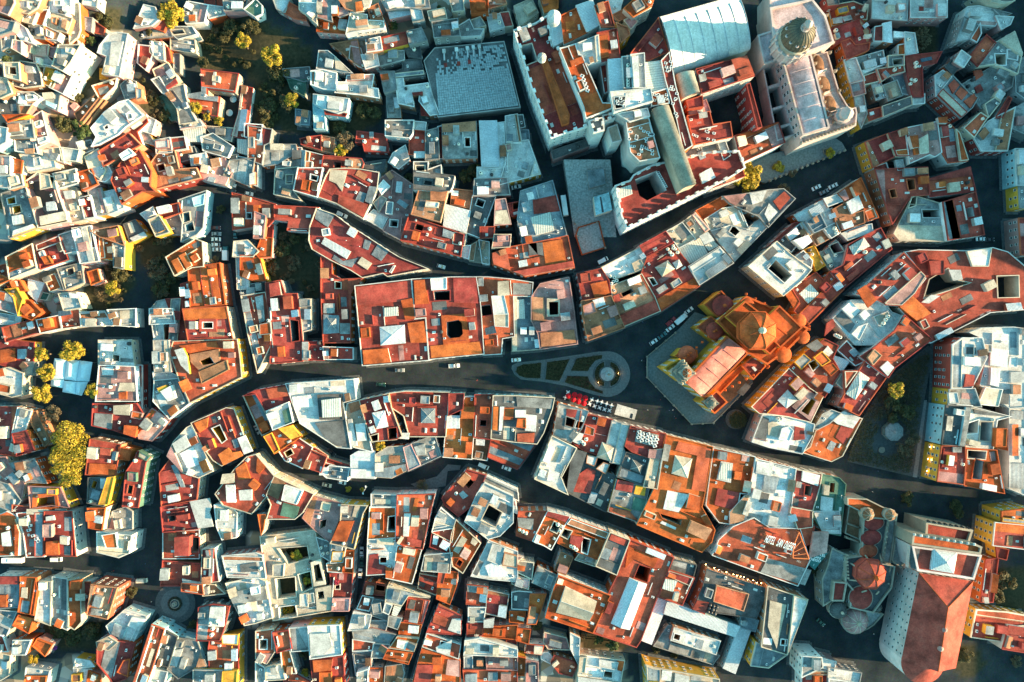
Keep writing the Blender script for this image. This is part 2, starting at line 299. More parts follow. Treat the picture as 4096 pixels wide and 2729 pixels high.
DATA = """
@ 0 0
9 c t 13,-3 38,-3 34,7 26,12 13,10; ochre terraced hillside house cut by the upper left corner of the picture
& 7 c w 25,8 33,11 29,21 22,19
& 12 p t -6,-6 11,-6 13,3 8,13 -6,8
7 o w 32,12 43,11 39,23 30,21; small orange pitched roof house high on the sunlit hillside
8 c t 46,15 53,14 59,16 65,18 61,29 47,26; cream hillside house with two stepped terraces and a brown wall
+ 2 c 47,16 52,16 51,22 47,21
+ 2 t 57,17 62,19 60,27 56,25
8 w w 47,-3 64,-3 64,8 60,13 47,10; whitewashed hillside house at the top edge with jumbled roof rooms
+ 2.4 c 49,0 56,0 56,5 49,5
+ 2 w 57,5 62,5 61,10 57,10
7 c w 65,5 72,5 73,28 71,34 66,38 65,25; long narrow cream house with bare sunlit wall facing the ravine
& 6 t w 60,38 70,36 71,40 62,44 55,44
7 g w 28,25 39,25 40,35 29,34; grey roofed house with open yard walled in white on the slope
& 8 t w 41,25 54,31 52,36 42,35
+ 2 c 42,26 47,29 46,34 42,33
9 g w -4,18 13,22 11,28 -4,33; grey roof house in shade at the left edge below the ochre street
& 10 w w 13,20 23,27 28,38 21,36 16,30
7 g t 2,34 13,34 13,41 3,45; cluttered grey house beside the pink gable at the left edge
& 8 k k 13,38 19,39 19,48 12,44
& 6 c c 19,41 28,42 27,47 19,47
7 c o 33,43 44,43 43,51 33,50; round cornered cream house with ochre walls below a bending lane
& 6 p o 45,45 53,46 51,53 45,51
14 g c 55,43 72,43 64,57 58,64 50,60; tall cream hillside block with long bare sunlit facade and few windows
+ 2.5 w 60,43 67,44 65,49 60,48
+ 2 g 53,52 60,55 58,60 52,58
7 g w 32,51 43,53 50,60 56,64 43,60 33,60; flat grey house wedged below the tall cream hillside block
+ 2.4 w 32,52 37,53 37,59 33,58
8 c t 5,59 17,59 18,73 6,70; walled cream house with sunken patio near the left edge
o 9,62 15,62 16,69 9,68
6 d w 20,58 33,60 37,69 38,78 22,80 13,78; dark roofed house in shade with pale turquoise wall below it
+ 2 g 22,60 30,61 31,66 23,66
9 y y 43,61 55,64 48,79 40,76; ochre yellow hillside house beside the rust stained roof
+ 1.5 y 45,64 51,66 47,75 43,73
10 p w 55.5,64 66,69 58,85 47.5,80; hillside house with rust stained pink roof and bright white side wall
8 w w 15,86 31,86 37,90 29,96 18,96; white flat house above the brown alley wall with a grey upper room
+ 2.5 g 23,87 31,87 32,91 24,92
& 7 t w 18,97 29,96 24,104 19,103
7 c t -3,72 6,74 10,85 1,89 -4,86; pale walled yard house at the left edge beside the dark roofed house
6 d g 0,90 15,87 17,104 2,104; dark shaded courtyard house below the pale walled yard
9 g w 38,88 54,87 52,100 46,98 40,95; cluttered hillside house with a blue tarpaulin on its terrace
+ .8 u 42,92 52,96 50,100 42,96
6 o y 5,107 23,106 8,111; narrow orange sloping roof house with yellow wall near the left edge
9 p k 29,109 38,104 43,125 44,130 33,135 31,125; long pink walled house stepping down beside the hillside trees
+ 2 c 31,112 37,110 38,115 32,117
+ 2 w 34,127 42,125 43,129 35,132
6 g w 9,114 29,112 31,126 11,126; bluish grey tin roof house in shade west of the long pink walled house
& 7 n g 15,127 31,127 34,140 16,138
+ 1 t 22,137 31,136 31,141 23,141
9 w u -4,117 6,119 5,130 -4,135; pale turquoise house cut by the left edge
7 c w 40,137 56,137 58,148 47,146; cream house with lit terrace above the bending street
& 8 w w 57,137 72,139 70,147 59,146
8 w w -3,145 9,145 9,160 -3,160; white roofed row house at the left edge with an orange roof next to it
& 7 o w 9,146 20,149 19,158 9,157
& 8 w c 20,143 47,138 50,153 27,157
+ 2 w 30,145 36,144 38,152 31,153
6 g w 71,133 83,130 85,137 73,142; small house with two grey square roof panels by the walled orange orchard lane
7 o c 87,80 106,74 105,79 93,91; orange triangular roofed house at the tip of the dry slope
5 e t 70,105 88,89 96,93 76,118; walled brown earth terrace split by low walls on the slope
10 g w 112,79 117,74 124,76 126,88 116,90; grey roofed house with round chimney at the alley corner above the big white house
+ 2.4 w 124,80 130,82 130,90 125,92
10 w k 101,33 108,31.5 116,32.5 109,69 96,67 100,51 91.5,48 93,43; pink walled house with three white roofs beside the dark ravine street
+ 1 w 102,39 113,38 108,60 100,60
10 w w 85,118 97,104 110,95 118,93 130,106 115,116 108,123 91,132 86.5,133 90,126; large white flat roofed house on the slope with a square roof hatch
o 96,117 99,115 100,118 97,119
+ 1.6 g 115,104 121,104 122,109 117,110
& 8 r w 117,117 133,107 135,112 125,121 128,129 119,124
& 7 w w 136,108 142,111 139,122 133,120
7 g w 126,123 134,121 143,133 129,129; small grey roofed house between the large white house and the overgrown yard
9 r w 92,140 118,124 127,133 114,140 110,143 96,151; long dark red roofed house with four round roof vents along the sunlit street
+ 2.4 w 109,142 118,136 123,141 112,147
8 w c 80,145 90,139 96,157 92,163 84,157; narrow white wedge house left of the long dark red roof
8 w w 133,6 142,8 145,18 139,23 125,25 130,13; whitewashed house with round roof hatch under the big golden tree
& 6 r w 139,19 153,21 150,28 138,24
& 3 g t 127,24 155,28 157,33 129,35
8 g w 153,26 176,26 179,31 164,35; roofless white ruin with window openings in the shaded ravine
o 156,28 168,27.5 170,31 160,32
7 r w 129,43 138,44 140,50 134,63 128,58; dark red roof house with a white cloud shaped patch in the shaded ravine
& 8 w w 139,40 149,40 150,55 145,54 139,48
& 8 r w 149,40 154,46 156,55 150,54
& 7 g c 158,36 178,38 179,48 158,45
7 g w 142,65 154,59 162,72 152,78 144,70; grey stepped house with skylights beside the brown shed roof in the ravine
& 5 d g 156,51 164,51 164,66 157,65
& 5 g w 141,74 146,72 154,85 150,85
+ 1 r 152,80 161,72 163,76 153,82
8 g w 156,82 168,79 170,90 174,102 179,111 166,113 164,100 153,85; long bluish grey roofed house curving past an overgrown terrace
& 4 v g 148,90 154,87 165,110 158,110
& 7 w w 165,110 183,111 185,115 167,118
8 r c 186,65 218,69 215,84 190,81 190,90 201,90.5 199,106 190,104 175,97 169,89 187,86; dark red roofed mansion bent around a patio with two grey parasols
+ 1 w 196,66 198,66 197,78 195,78
5 r w 223,80 231,82 225,127 214,124 220,105; long narrow dark red gallery roof east of the parasol patio
8 g w 169,13 174,3 190,6 187,20 172,21; white and grey house with ruined openings at the edge of the shaded orchard
& 7 r w 189,-3 196,-3 196,7 190,6
& 8 w w 191,6 205,8 206,13 193,16
& 7 r w 201,-3 205,-3 205,9 201,9
7 g w 206,-3 226,-3 225,9 207,9; shaded grey house with a big round hatch at the top edge
& 7 v w 226,9 235,1 240,6 240,13 235,15
6 w g 74,17 84,18 83,28 74,25; pale tin roofed shed by the dark ravine yard beside market stalls
& 4 r g 84,19 96,27 95,31 84,29
& 6 w g 78,-3 89,-3 88,6 77,4
6 r w 158,128 169,127 171,136 158,138; little dark red roof house beside a pale blue roof in the shaded quarter
& 7 w w 144,130 155,128 157,139 145,140
& 6 d g 158,139 178,136 181,144 162,149
8 g w 186,127 196,124 213,135 209,144 188,138; grey roofed house carrying two round roof turbines and antennas
& 5 n g 190,117 215,119 212,129 196,124
& 6 l g 169,120 185,118 185,129 172,129
6 l g 219,129 234,130 232,143 219,139; house under a glazed lattice canopy in the shaded quarter
& 7 r w 226,115 240,116 238,128 226,125
6 w p 176,144 188,142 189,150 177,151; shaded house with pinkish yard and white upper rooms above the dark street
& 6 p w 185,150 206,146 212,160 208,170 186,165
& 7 g w 206,146 218,143 222,160 212,160
& 6 g w 219,145 236,148 236,170 222,165
@ 1 0
8 w w 40,-3 57,-3 55,9 56,22 47,14 40,9; white corner house with blind sunlit gable above the bending street
& 6 r w 26,12 31,3 44,10 46,19 35,17
& 6 w g 17,0 30,0 26,11 20,8
9 g o 57,-3 76,-3 77,8 84,8 85,13 77,16 71,10 69,14 70,20 57,16; orange walled house with grey roofs and open stairwell
& 7 o k 57,19 70,21 76,14 86,13 83,31 56,29
9 t c 74,-3 103,-3 103,6 93,10 88,10 82,8; clay tiled cream house with five square terraces at the top edge
+ 1.2 o 91,2 97,1 99,10 92,11
+ 1.2 c 97,-2 106,0 104,6 99,7
8 c w 87,12 102,14 102,19 117,20 118,26 92,29 83,31; cream flat roofed house with three orange balconies facing the road
& 9 t w 103,8 112,4 117,20 106,19
7 w w 113,-3 158,-3 160,8 140,9 120,10; row of white flat roofs at the top edge with a small red roofed porch
+ 2 w 120,2 133,-1 136,4 122,7
+ 2.4 c 145,-2 155,-2 155,4 146,5
7 m w 121,10 141,8 142,13 123,17; corrugated white tin roof house beside a flowering corner tree
& 8 w w 142,8 152,10 154,18 144,19
8 c w 158,11 173,8 175,17 160,19; ruined pale house with rubble filled roof near the top edge
& 7 g w 178,0 190,-3 191,10 181,11
8 g w 162,21 185,18 187,33 164,35; grey roofed white house with a bare shrub growing on top
& 7 g w 186,24 196,18 200,27 209,27 206,33 188,34
9 o o 196,-3 213,-3 213,11 198,13; orange house with striped awning at the top edge
& 8 t w 210,-3 228,-3 230,4 213,9
7 w w 212,14 224,13 228,25 215,29; whitewashed low house with five dark roof hatches facing the shaded lane
& 8 r w 224,12 232,11 236,24 228,25
& 6 g w 195,20 206,16 211,24 198,28
9 w t 101,37 114,34 116,46 102,48; white barrel vaulted roof room beside the fenced red terrace
& 8 r w 115,35 137,30 139,40 116,46
6 e t 69,41 93,37 95,46 98,62 86,55 80,49; earth yard behind an ochre retaining wall at the street bend
& 6 w w 87,43 96,45 102,64 94,61 86,54
8 w w 97,51 111,50 113,60 101,63; small white house with orange tiled balcony roof above the alley
8 g w 58,47 66,47 72,52 88,67 70,65 56,63; wedge shaped grey house with blue tank and white walls above the domed houses
+ 2 w 64,53 71,55 70,62 63,61
+ 1.5 c 72,52 78,57 85,66 73,63
7 g g 139,29 152,26 157,37 141,41; ruined grey walls beside the fenced red terrace
& 5 g g 112,48 136,47 136,55 113,61
& 5 d g 136,43 150,42 152,54 140,52
6 d g 135,56 151,55 155,69 128,72 127,67 135,64; dark roof house with small red shed against the market hall wall
& 7 g g 114,66 127,66 129,82 118,85
8 w w 128,73 135,72 136,80 158,77 168,105 160,106 150,93 151,84 143,86 145,98 131,95; white house wrapped around a dark patio beside the market hall
+ 1.4 r 143,85 153,84 153,87 144,88
& 6 r v 151,94 160,96 161,107 152,106
& 5 g w 120,88 131,87 133,108 121,108
9 w u 51,66 62,65 74,68 73,83 62,82 51,78; pale blue house with two white crater shaped domes
9 w w 84,70 108,69 106,81 112,82 113,90 95,87 73,85 75,76 83,76; white house with a row of shallow round domes beside the bend of the alley
9 w u 53,87 85,91 83,102 75,104 62,100 53,95; turquoise house with three white domed bays
& 7 u u 53,96 62,100 64,119 54,119
& 7 r u 63,100 83,105 82,107 64,105
4 d g 25,64 49,62 51,74 44,75 26,70; dark flat outbuilding edged by pink stones beside the orchard
& 3 v g 31,75 45,75 44,87 33,81
4 n g 37,101 50,103 49,115 37,114; grey green canopy roof at the edge of the walled orchard
10 g w 119,111 145,111 144,123 141,127 119,125; grey and red flat house with white parapet rising above the garden
& 9 r w 135,112 145,113 142,127 135,126
& 7 w w 146,112 156,113 155,120 146,119
& 8 r w 145,120 156,121 155,131 155,143 141,142 141,130
+ 1.5 w 145,139 155,139 155,145 145,145
9 g g 156,121 167,118 168,146 156,147; weathered black mouldy concrete roof row with rust red gap
& 9 g w 171,115 202,112 203,145 172,146
& 7 r w 167,117 171,116 172,146 168,146
9 m w 205,111 221,111 224,157 224,167 208,167; tall white house with long ribbed pale blue metal roof
7 w w 222,113 230,112 232,160 224,157; narrow white rooms east of the ribbed pale blue roof
& 8 w w 229,107 240,105 244,131 230,131
& 8 w w 227,133 246,131 250,145 229,150
5 r c 41,128 51,126 60,125 60,138 42,133; dark red curved terrace roof behind the garden wall
& 5 t c 60.5,125 72,127 71,141 60,138
6 r r 93,121 119,124 122,140 100,139 98,131 92,131; dark red house with little cupola and blank round tower
+ 1.5 g 104,121 108,121 108,127 104,127
7 r w 62,143 97,146 99,150 95,163 90,165 60,157; dark red roof with white gable above the shaded street corner
7 d w 98,150 119,147 118,157 110,162 96,157; dark flat house with diagonal white walls west of a mouldy concrete row
& 8 w w 126,141 137,134 141,147 131,155 122,149
7 d w 145,149 158,149 158,156 170,152 171,175 145,175; dark grey roofed house with white stair tower and two roof lights
8 r w -6,117 14,120 12,131 7,133 5,150 -6,146; dark red roofed corner house with yellow side wall near the garden entrance
& 6 g w 8,134 36,134 37,140 20,150 8,152
6 g w 20,136 41,137 43,150 39,166 19,166; cluttered grey house with brown shed and white tanks above the dark street
+ 2 d 33,138 41,138 41,145 33,146
+ 2.4 w 24,148 32,148 31,153 24,152
& 7 r w 46,139 62,143 60,157 56,163 44,160
& 4 w w 42,138 48,140 46,160 43,164
@ 2 0
9 w w 0,131 15,129 26,160 -12,170; pale blue flat roofed townhouse facing the tall crenellated university wall across a narrow street
& 8 g w -2,106 10,106 12,117 0,120
& 7 n w 0,120 15,120 16,129 0,131
8 c c 2,6 18,-1 24,12 7,24; cream yard house with dark green strip beside the white lantern turret of the university
& 8 o w 25,-4 42,-4 42,8 30,12
14 o w 103,8 115,-3 131,-3 128,6 111,16; orange roofed house with yellow passage above the dark lane behind the university
& 12 t w 92,14 104,8 108,14 98,20
& 12 t y 96,22 106,26 108,32 100,39
& 13 k w 103,19 110,16 115,20 109,27
& 10 w w 88,-3 102,-3 99,9 92,13
22 r w 2,29 21,23 32,16 33,22 36,43 41,42 68,108 71,116 36,127 18,80 12,60; university main building with crenellated white walls and long red roofs
#
o 8,43 18,40.5 23,56 13,60
+ 3.4 o 25,48 30,49 53,105 52.5,113 46,115
+ 3 m 33,23 45,20 49,37 38,43
& 22.2 o w 49,44 58,41 61,51 64,51.5 83,95 91.5,95.5 91,100 68,109 66,99 44,45
+ 1.2 o 53,56 64,52 66,57 55,61
& 21 w w 59,41 79,33 81,57 70,60 62,50
& 18 o w 45,15 60,8 69,30 57,36 48,40
& 20 m w 59,5 74,0 82,22 69,29
& 20 r w 76,6 88,2 94,25 82,25
& 20 r w 78,31 96,27 99,53 82,57
+ 1 o 80,33 88,32 89,52 81,54
& 24 w w 109,51 121,49.5 122.5,81 111,81
+ 1.6 w 110,52 116,51 117,80 112,80
& 23.3 g w 101,53 109,52 111,81 103,81
& 23.5 m w 88.5,55 100.5,54 103,83 90.5,84
& 24.2 w w 90.5,85 127,82 129,93 94,103
o 94,90 104,89 102,99 95,100
& 23 w w 97,105 124,100 126,107 108,112
& 27 g w 71,112 83,109 84,120 75,122
#
& 24 r w 83,107 96,104 94,109 85,112
#
& 16 r w 81,59 88,58 89,84 85,86
& 22 l w 121.5,58 137,56 142,82 125,85
& 22.5 r o 137,56 144,49 150,80 165,134 157,139 150,105 141,75
& 22.5 o w 128,86 142,82 144,95 128,98
& 22.5 t w 105,112 125,109 135,145 117,148 109,140
& 22 c w 88,118 96,115 100,129 92,131
& 9 d w 36,139 69,128 71,134 38,146
& 17 r w 109,50 134,18 143,48 125,56
20 r w 169,64 215,52 222,70 174,86; red roofed cloister wing with dozens of small cooling units beside the big white arched roof
& 18 r r 160,93 174,89 175,98 162,100
& 16 r w 161,107 181,103 184,115 200,112.5 202,126 168,133 164,121
& 16 r r 215,78 218,77 229,117 225,118
& 14 p o 162,100 178,92 182,103 163,107
& 18 r w 205,125 244,113 250,131 211,149
18 g w 158,139 172,134 178,148 168,153; grey roof terrace full of round tanks behind the crenellated university corner
& 16 w w 173,133 191,129 199,146 180,150
& 20 w w 189,132 195,129 200,143 194,147
& 17 r w 183,154 206,144 211,156 213,162 185,172
@ 3 0
12 w y 69.5,56 80,54 86,69 88,74 75,77; ochre walled townhouse beside the stone church with a pale grey sheet roof
& 12 p y 75,77 87,74 89,86 78,89
& 11 g y 79,90 87,88 90,105 85,117 82,110
& 9 r w 90,102 103,99 104,107 93,111
& 10 d w 105,98 131,89 132,96 106,107
12 r o 67,39 75,36 80,42 93,40 92,46 72,55; red roofed house with square windowed orange gable beside the great stone dome
& 12 r r 58,27 85,18 93,28 93,38 80,42 77,34 62,41
& 10 d r 53,-3 64,-3 65,4 55,5
& 10 r w 55,6 78,2 91,7 90,18 84,18 59,24
+ 2 g 59,17 68,15 69,21 60,22
+ 1.5 w 77,34 85,31 87,39 80,42
10 w w 96,-3 128,-3 127,19 95,17; large pale double roof at the top edge next to a pink walled house
+ 2.4 w 119,3 127,3 127,9 120,10
10 w k 131,-3 164,-3 164,16 131,16; pale roofed pink walled house above the brown tree at the upper right
+ 1.8 w 156,3 164,3 164,15 156,15
+ .3 r 139,6 143,6 143,10 139,10
9 r w 98,25 105,24 105,38 97,38; white house with paired red and ribbed metal roofs near the brown tree
& 9 m w 105,22 113,20 114,39 105,38
& 9 w w 125,30 134,31 137,49 126,51
& 9 w w 116,29 125,30 125,34 116,34
& 8 o w 119,42 125,41 125,51 119,51
9 r w 126,52 159,48 154,58 141,61 142,89 133,89 128,70; dark red roof with blue solar panels and clustered round tanks at a street corner
t 132,73 135,74 131,77 136,58 136,61
+ .5 s 140,54 150,52 151,55 141,57
& 9 w w 133,90 143,87 143,95 133,96
9 g w 80,54 105,47 107,60 86,69; grey mouldy courtyard house between the ochre townhouse and the solar panel roof
& 9 r w 100,64 124,60 125,66 113,69 104,75
& 9 g w 110,52 124,51 124,60 110,62
o 114,55 123,54 123,59 115,60
& 9 r w 88,70 100,66 101,75 88,78
& 8 w w 95,78 103,76 109,89 99,92
& 8 c w 105,79 118,74 123,88 110,93
& 7 g w 112,68 127,64 131,88 122,86
10 w w 180,15 183,7 193,6 206,9 213,16 208,24 193,23 180,20; pale round ended house at the bend of the upper right street
& 10 w w 172,39 180,16 192,22 185,36
& 8 w w 209,15 225,16 222,23 214,27
& 9 g w 206,9 222,13 212,17
9 r w 184,53 200,33 208,40 192,61; long dark red strip roof in the shaded upper right block
& 9 r w 186,36 194,23 195,31 191,39
& 8 g w 208,40 225,30 232,50 228,68 208,59 193,61
o 208,50 218,50 218,60 209,60
& 9 w w 219,46 229,47 228,56 219,54
10 w w 153,70 160,65 168,71 154,88; white edged house over a long maroon street wall in the upper right block
& 9 w w 171,57 177,47 185,53 179,62
& 9 d w 162,62 168,56 175,62 169,69
& 10 g r 154,88 169,70 184,86 192,90 187,99 176,109
+ .8 r 166,78 171,73 176,78 170,86
+ .6 r 172,86 177,80 184,85 178,92
+ .8 r 180,93 189,86 192,90 186,99
8 g w 178,78 208,60 225,70 223,80 195,100 185,87; grey mouldy flat roofs with a round red patch in the shaded upper right block
+ .8 r 189,65 196,64 198,69 191,74
+ .6 r 190,80 195,77 198,83 192,86
9 w r 188,127 201,112 212,106 226,99 219,139 195,139; big white angular roof at the sharp south corner of the shaded upper right block
& 9 r c 180,118 195,104 201,108 189,126
& 9 r w 209,108 220,89 223,91 215,108
& 9 w w 209,88 213,82 218,86 214,92
& 8 g w 199,96 208,90 213,94 202,108
12 c c 196,-8 226,-8 226,1 215,4 205,2; cream round cornered block cut by the top edge near the right corner
6 g w 226,60 240,50 240,95 227,85; grey house strip cut by the right edge above the shaded alley
& 6 g w 226,100 240,92 240,125 224,118
11 r y 89,131 110,123 118,143 96,154; dark red roof with yellow windowed side wall at the corner below the stone church
& 11 r w 111,123 126,118 129,143 118,143
& 10 r w 96,154 108,150 113,165 99,166
+ 2 w 117,147 124,146 126,156 119,157
12 p w 126,118 155,112 159,140 153,144 148,142 130,150; rose coloured terrace building with a peach stair tower and stone corner turret
+ 3 o 130,125 138,124 139,135 133,136
+ 2 c 138,128 147,123 148,140 140,141
+ 1.5 o 134,136 141,135 141,141 135,142
+ 2 o 156,108 165,107 165,113 157,113
11 r w 155,112 166,113 175,123 183,148 165,150 159,140; maroon roof carrying an orange ribbed cupola at its street edge
@ 3 1
11 r t 98,-1 146,-3 148,22 131,23 114,49 104,20; red roofed mansion with a long orange facade of framed windows along the side street
o 127,8 134,8 135,17 129,18
o 111,18 116,17 118,24 113,25
& 11 r w 147,8 185,-3 190,19 149,24
& 8 g c 115,58 127,34 132,23 159,31 164,65 120,64
o 141,36 160,36 160,43 142,43
o 132,25 136,24 135,32 129,34
& 11 r w 160,29 190,20 198,59 165,64
o 181,35 188,33 190,42 183,43
@ 3 0
10 w u 227,137 240,137 240,170 228,170; pale blue fronted building at the right edge with a yellow lower corner
@ 3 1
10 g y 229,0 240,-3 240,34 231,34; yellow fronted house at the right edge south of the pale blue front
10 r w 230,44 240,44 240,78 232,77; white fronted house with red roof cut by the right edge
@ 0 1
10 c k 24,11 35,3 49,7 52,20 61,46 36,51; large cream flat roofed building with pink frontage and sunken roof opening
o 37,3 45,4 47,15 38,17
+ .8 m 42,29 50,28 52,36 43,37
+ 1 c 36,42 60,37 61,45 37,50
9 g y 3,22 22,16 34,52 10,61; yellow fronted corner building with grey weathered yards on its roof
o 7,26 14,24 15,30 8,31
o 12,33 19,32 20,38 13,40
+ 2 w 12,55 30,49 33,52 11,60
9 c w 54,17 70,17 79,44 65,47 58,30; cream cluttered house between the pink frontage and a thin red roof
+ 2.5 w 58,19 66,18 67,25 60,26
+ 2 c 63,31 70,29 72,36 65,37
& 9 r w 75,26 82,24 86,42 79,43
& 10 o w 71,3 84,0 89,12 77,17
& 9 c w 51,4 69,0 71,11 56,15
& 10 w w 85,0 99,-3 103,4 97,9 89,8
9 g y 82,18 93,17 99,39 87,41; twin grey and white flat roofs with yellow frontage beside the fiery red house
& 9 w w 95,21 108,18 114,34 100,39
12 r o 104,9 106,2 114,-8 128,-17 138,1 137,15 140,18 131,18 113,29; fiery red house with white framed windows on its sunlit orange facade
+ 3 r 106,-1 113,-4 116,3 109,5
+ 2 g 113,10 119,7 122,11 116,15
10 t r 137,-2 148,-17 160,-17 164,0 180,-1 183,6 142,16.5 137.5,6; salmon roofed building with a long crimson street front of pale windows
9 g w 207,4 212,-8 233,-10 229,13; grey roofed corner house with ribbed blue panels above parked cars
+ 2 w 229,3 234,1 234,12 229,13
7 w w -3,-1 7,-2 9,15 -3,14; white bright hillside terrace house above the yellow fronted corner building
& 8 w w 8,5 19,3 21,13 10,16
9 o w 7,80 29,69 33,89 10,98; plain orange roof with broad white side wall near the left edge of the main street
& 8 r w -4,90 6,87 9,98 -4,104
9 r w 35,69 55,61 62,81 39,89; dark red roof with small orange gables and tanks next to the plain orange roof
+ 2 o 37,79 44,78 48,85 41,86
+ 1.5 w 35,75 39,73 41,78 37,80
& 9 g w 56,60 68,56 75,72 61,75
10 w w 68,54 83,52 90,82 75,84; tall white house with narrow light well near the ochre towers
o 84,58 87,57 88,70 85,71
11 t y 87,56 108,52 113,67 93,60; ochre stepped tower house with slatted orange terrace over a garden
& 10 o y 92,62 104,61 106,79 93,80
& 12 g y 105,68 114,66 113,89 106,88
8 d w 115,50 124,46.5 132,57 120,64; square charcoal roof with white awning by the garden wall
+ .6 w 119,62 132,56 135,60 122,65
9 w w 131,40 140,35 144,44 138,47; small white house with a sloping solar panel tower behind the wedge shaped corner house
& 11 c w 138,46 146,43 154,56 144,59
+ .6 s 139,49 147,45 152,54 145,57
& 9 r w 142,36 164,31 166,38 148,44
& 7 g w 154,45 166,42 168,58 160,58
11 g u 165,28 189,20 186,52 181,58 168,64 169,48 166,39; wedge shaped grey corner house with open roofless rooms beside the parked cars
o 168,39 174,38 175,46 169,48
o 170,50 177,47 179,55 171,56
+ 1.5 u 176,25 188,21 187,31 178,33
10 o c 154,80 180,64 185,66 186,87 176,88 161,95; orange roof of three padded bays with curved cream side wall
+ 1.2 o 157,83 163,80 169,91 163,94
+ 1.2 o 164,78 170,75 176,87 171,90
12 o r 174,90 201,86 206,122 176,125; orange roofed hotel with glass lanterns and crimson arched facade
& 9 r w 167,105 174,103 177,124 169,125
+ .8 w 175,99 186,97 187,105 176,106
+ .8 g 176,109 184,107 185,114 177,116
+ .8 g 178,118 185,116 185,124 178,125
+ .8 s 187,108 198,105 198,110 187,112
12 r w 169,128 207,126 213,156 174,157; dark red square roof with a single small rectangular patio and pale windowed facade
o 186.5,139.5 195.5,139.5 195.5,144.5 186.5,144.5
+ .5 r 183,136 199,136 199,148 183,148
10 w w 139,128 158,128 160,139 139,140; white roof with two big round tanks beside a dark alley of steps
t 145,130 153,129
& 9 r w 154,119 166,118 169,140 172,157 156,157 158,130
& 8 g w 140,127 145,121 154,119 155,127
& 9 w w 141,140 149,140 150,160 144,160
8 g w 54,91 74,86 76,102 60,108; whitewashed house with small orange roofed porch above the dry garden
& 8 o w 82,94 89,92 91.5,101 85,103.5
& 8 w w 60,100 74,94 76,103 62,108
7 o w 42,99 50,96 55,107 47,110; tiny orange hip roof house beside a striped metal roof and green tarpaulin
& 6 m w 27,101 39,104 33,118 27,112
& 5 v w 36,112 45,114 43,118 36,117
9 p y -4,110 13,115 15,131 -4,125; pale roofed house with yellow gable next to an orange curved terrace at the left edge
& 9 y y 8,110 15,109 20,118 17,129 14,116
& 8 o o 18,121 27,120 37,130 30,136 19,132
& 8 o w 8,104 18,102 22,109 12,110
8 w w 56,114 70,113 74,125 60,127; white flat roofed house at the edge of the dry garden with an open stair
+ 2 w 63,112 70,113 70,117 64,117
8 r w 4,145 31,138 34,148 7,156; red roofed row house at the upper side of the leafy market square
& 8 o w 35,138 54,134 56,144 38,148
& 8 r w 56,134 72,126 74,142 58,144
+ .8 s 53,129 64,128 65,132 54,134
8 w w 75,131 96,130 102,141 76,142; low white tin roof with raised middle at the upper side of the leafy market square
& 7 g w 101,129 124,128 124,142 106,141
7 w w -4,131 19,135 18,140 -4,140; pale metal roof shed below the curved orange terrace
& 7 o w -4,95 8,100 -4,105
@ 1 1
10 r w -20.5,22 0,27 17,32 18,42 11,50 -2,50 -20,53; dark red corner house with tiny square patio opposite the row of parked cars
o -8.5,39 -4,39 -4,44 -8.5,44
& 9 p w 0,39 8,42 6,61 -1,61
& 9 r w 7,50 15,51 14,62 6,60
& 9 o w 6,62 14,63 13,78 0,79
9 w w -19,66 -8,65 1,74 -3,78 -20,78; cream terrace house with curved parapet along the side street by the parked cars
& 9 o w -13,79 0,79 3,82 8,100 -2,100 -13,96
& 9 w w -17,80 -8,79 -7,108 -16,108
& 8 g w -13,107 -3,105 8,103 9,113 -12,115
9 r w 18,33 56,35 50,44 50,55 30,54 31,46 18,44; long dark red roof bent around a courtyard garden below the winding street
10 r w 50,51 56,35 73,41 86,51 99,59 122,74 132,80 157,90 121,97 117,94 98,98 87,91 69,82 52,72 49,64; long patchwork roof building running diagonally along the winding dark street
+ .3 n 56,35 72,41 66,52 54,44
+ 1 m 63,61 87,74 83,81 60,67
+ .6 c 97,79 106.5,85 102,91 93,85
+ .2 n 72,77 80,83 94,80 88,89 78,86 70,81
+ .2 n 112,67 122,74 115,83 106,77
+ .2 n 100,63 106,65 103,73 98,71
+ 1.6 w 126,87 128,87 124,94 122,93
9 r w 60,79 70,84 70,95 79,100 98,99 91,106 87,113 87,158 62,158 60,110; tall maroon roof with grey pyramid skylight and four round fans
o 73,102 78,103 78,108 73,108
+ 1.2 n 62,132 76,133 76,149 62,150
s n 1.5 65,134 75,134 74,147 65.5,147
+ 1 g 62,122 72,122 72,131 62,131
+ .8 g 77,140 87,140 87,150 77,150
& 9 r w 62,162 89,163 89,173 63,173
9 r w -12,116 8,113 13,140 14,158 2,182 -6,150; maroon roofed house with a barrel shed on the side street below the overgrown garden
+ .8 g -1,116 6,114 8,138 3,140
& 9 r w 10,104 22,102 26,114 37,114 40,136 42,157 42,174 19,176 14,176 15,160
o 31,137 39,138 40,156 33,157
+ 2 r 12,104 21,102 23,114 13,116
+ 1.6 o 3,141 13,139 14,150 3,151
& 8 g w 40,118 51,118 51,146 43,148
& 9 r w 43,157 62,157 62,174 43,174
8 g w 19,0 38,-2 34,20 39,26 18,21; cluttered grey house with brown roof strip and white street wall opposite the red corner house
o 28,4 34,4 33,12 28,12
& 10 r w 39,-2 61,-2 56,24 35,18
o 50.5,3.5 57,5.5 56,9.5 50,8
10 r w 57,24 64,6 68,-1 83,-2 96,-1 113,2 111,18 105,31 98.5,44 74,30; wide wine red roof with a pale L shaped patch above the winding street
+ .3 c 68,-1 84,0 79,19 74,12 67,9
+ .4 n 95,19 102,21 98,30 91,27
+ 1 n 104,14 111,15 106,31 100,28
+ .8 r 76,22 103,31 99,43 75,30
8 p w 115,7 125,0 144,13 143,37 133,63 117,55 123,44 112,38; brown terrace house with a chequered tile patch and long bench
+ 2.4 w 111,15 117,8 123,14 115,22
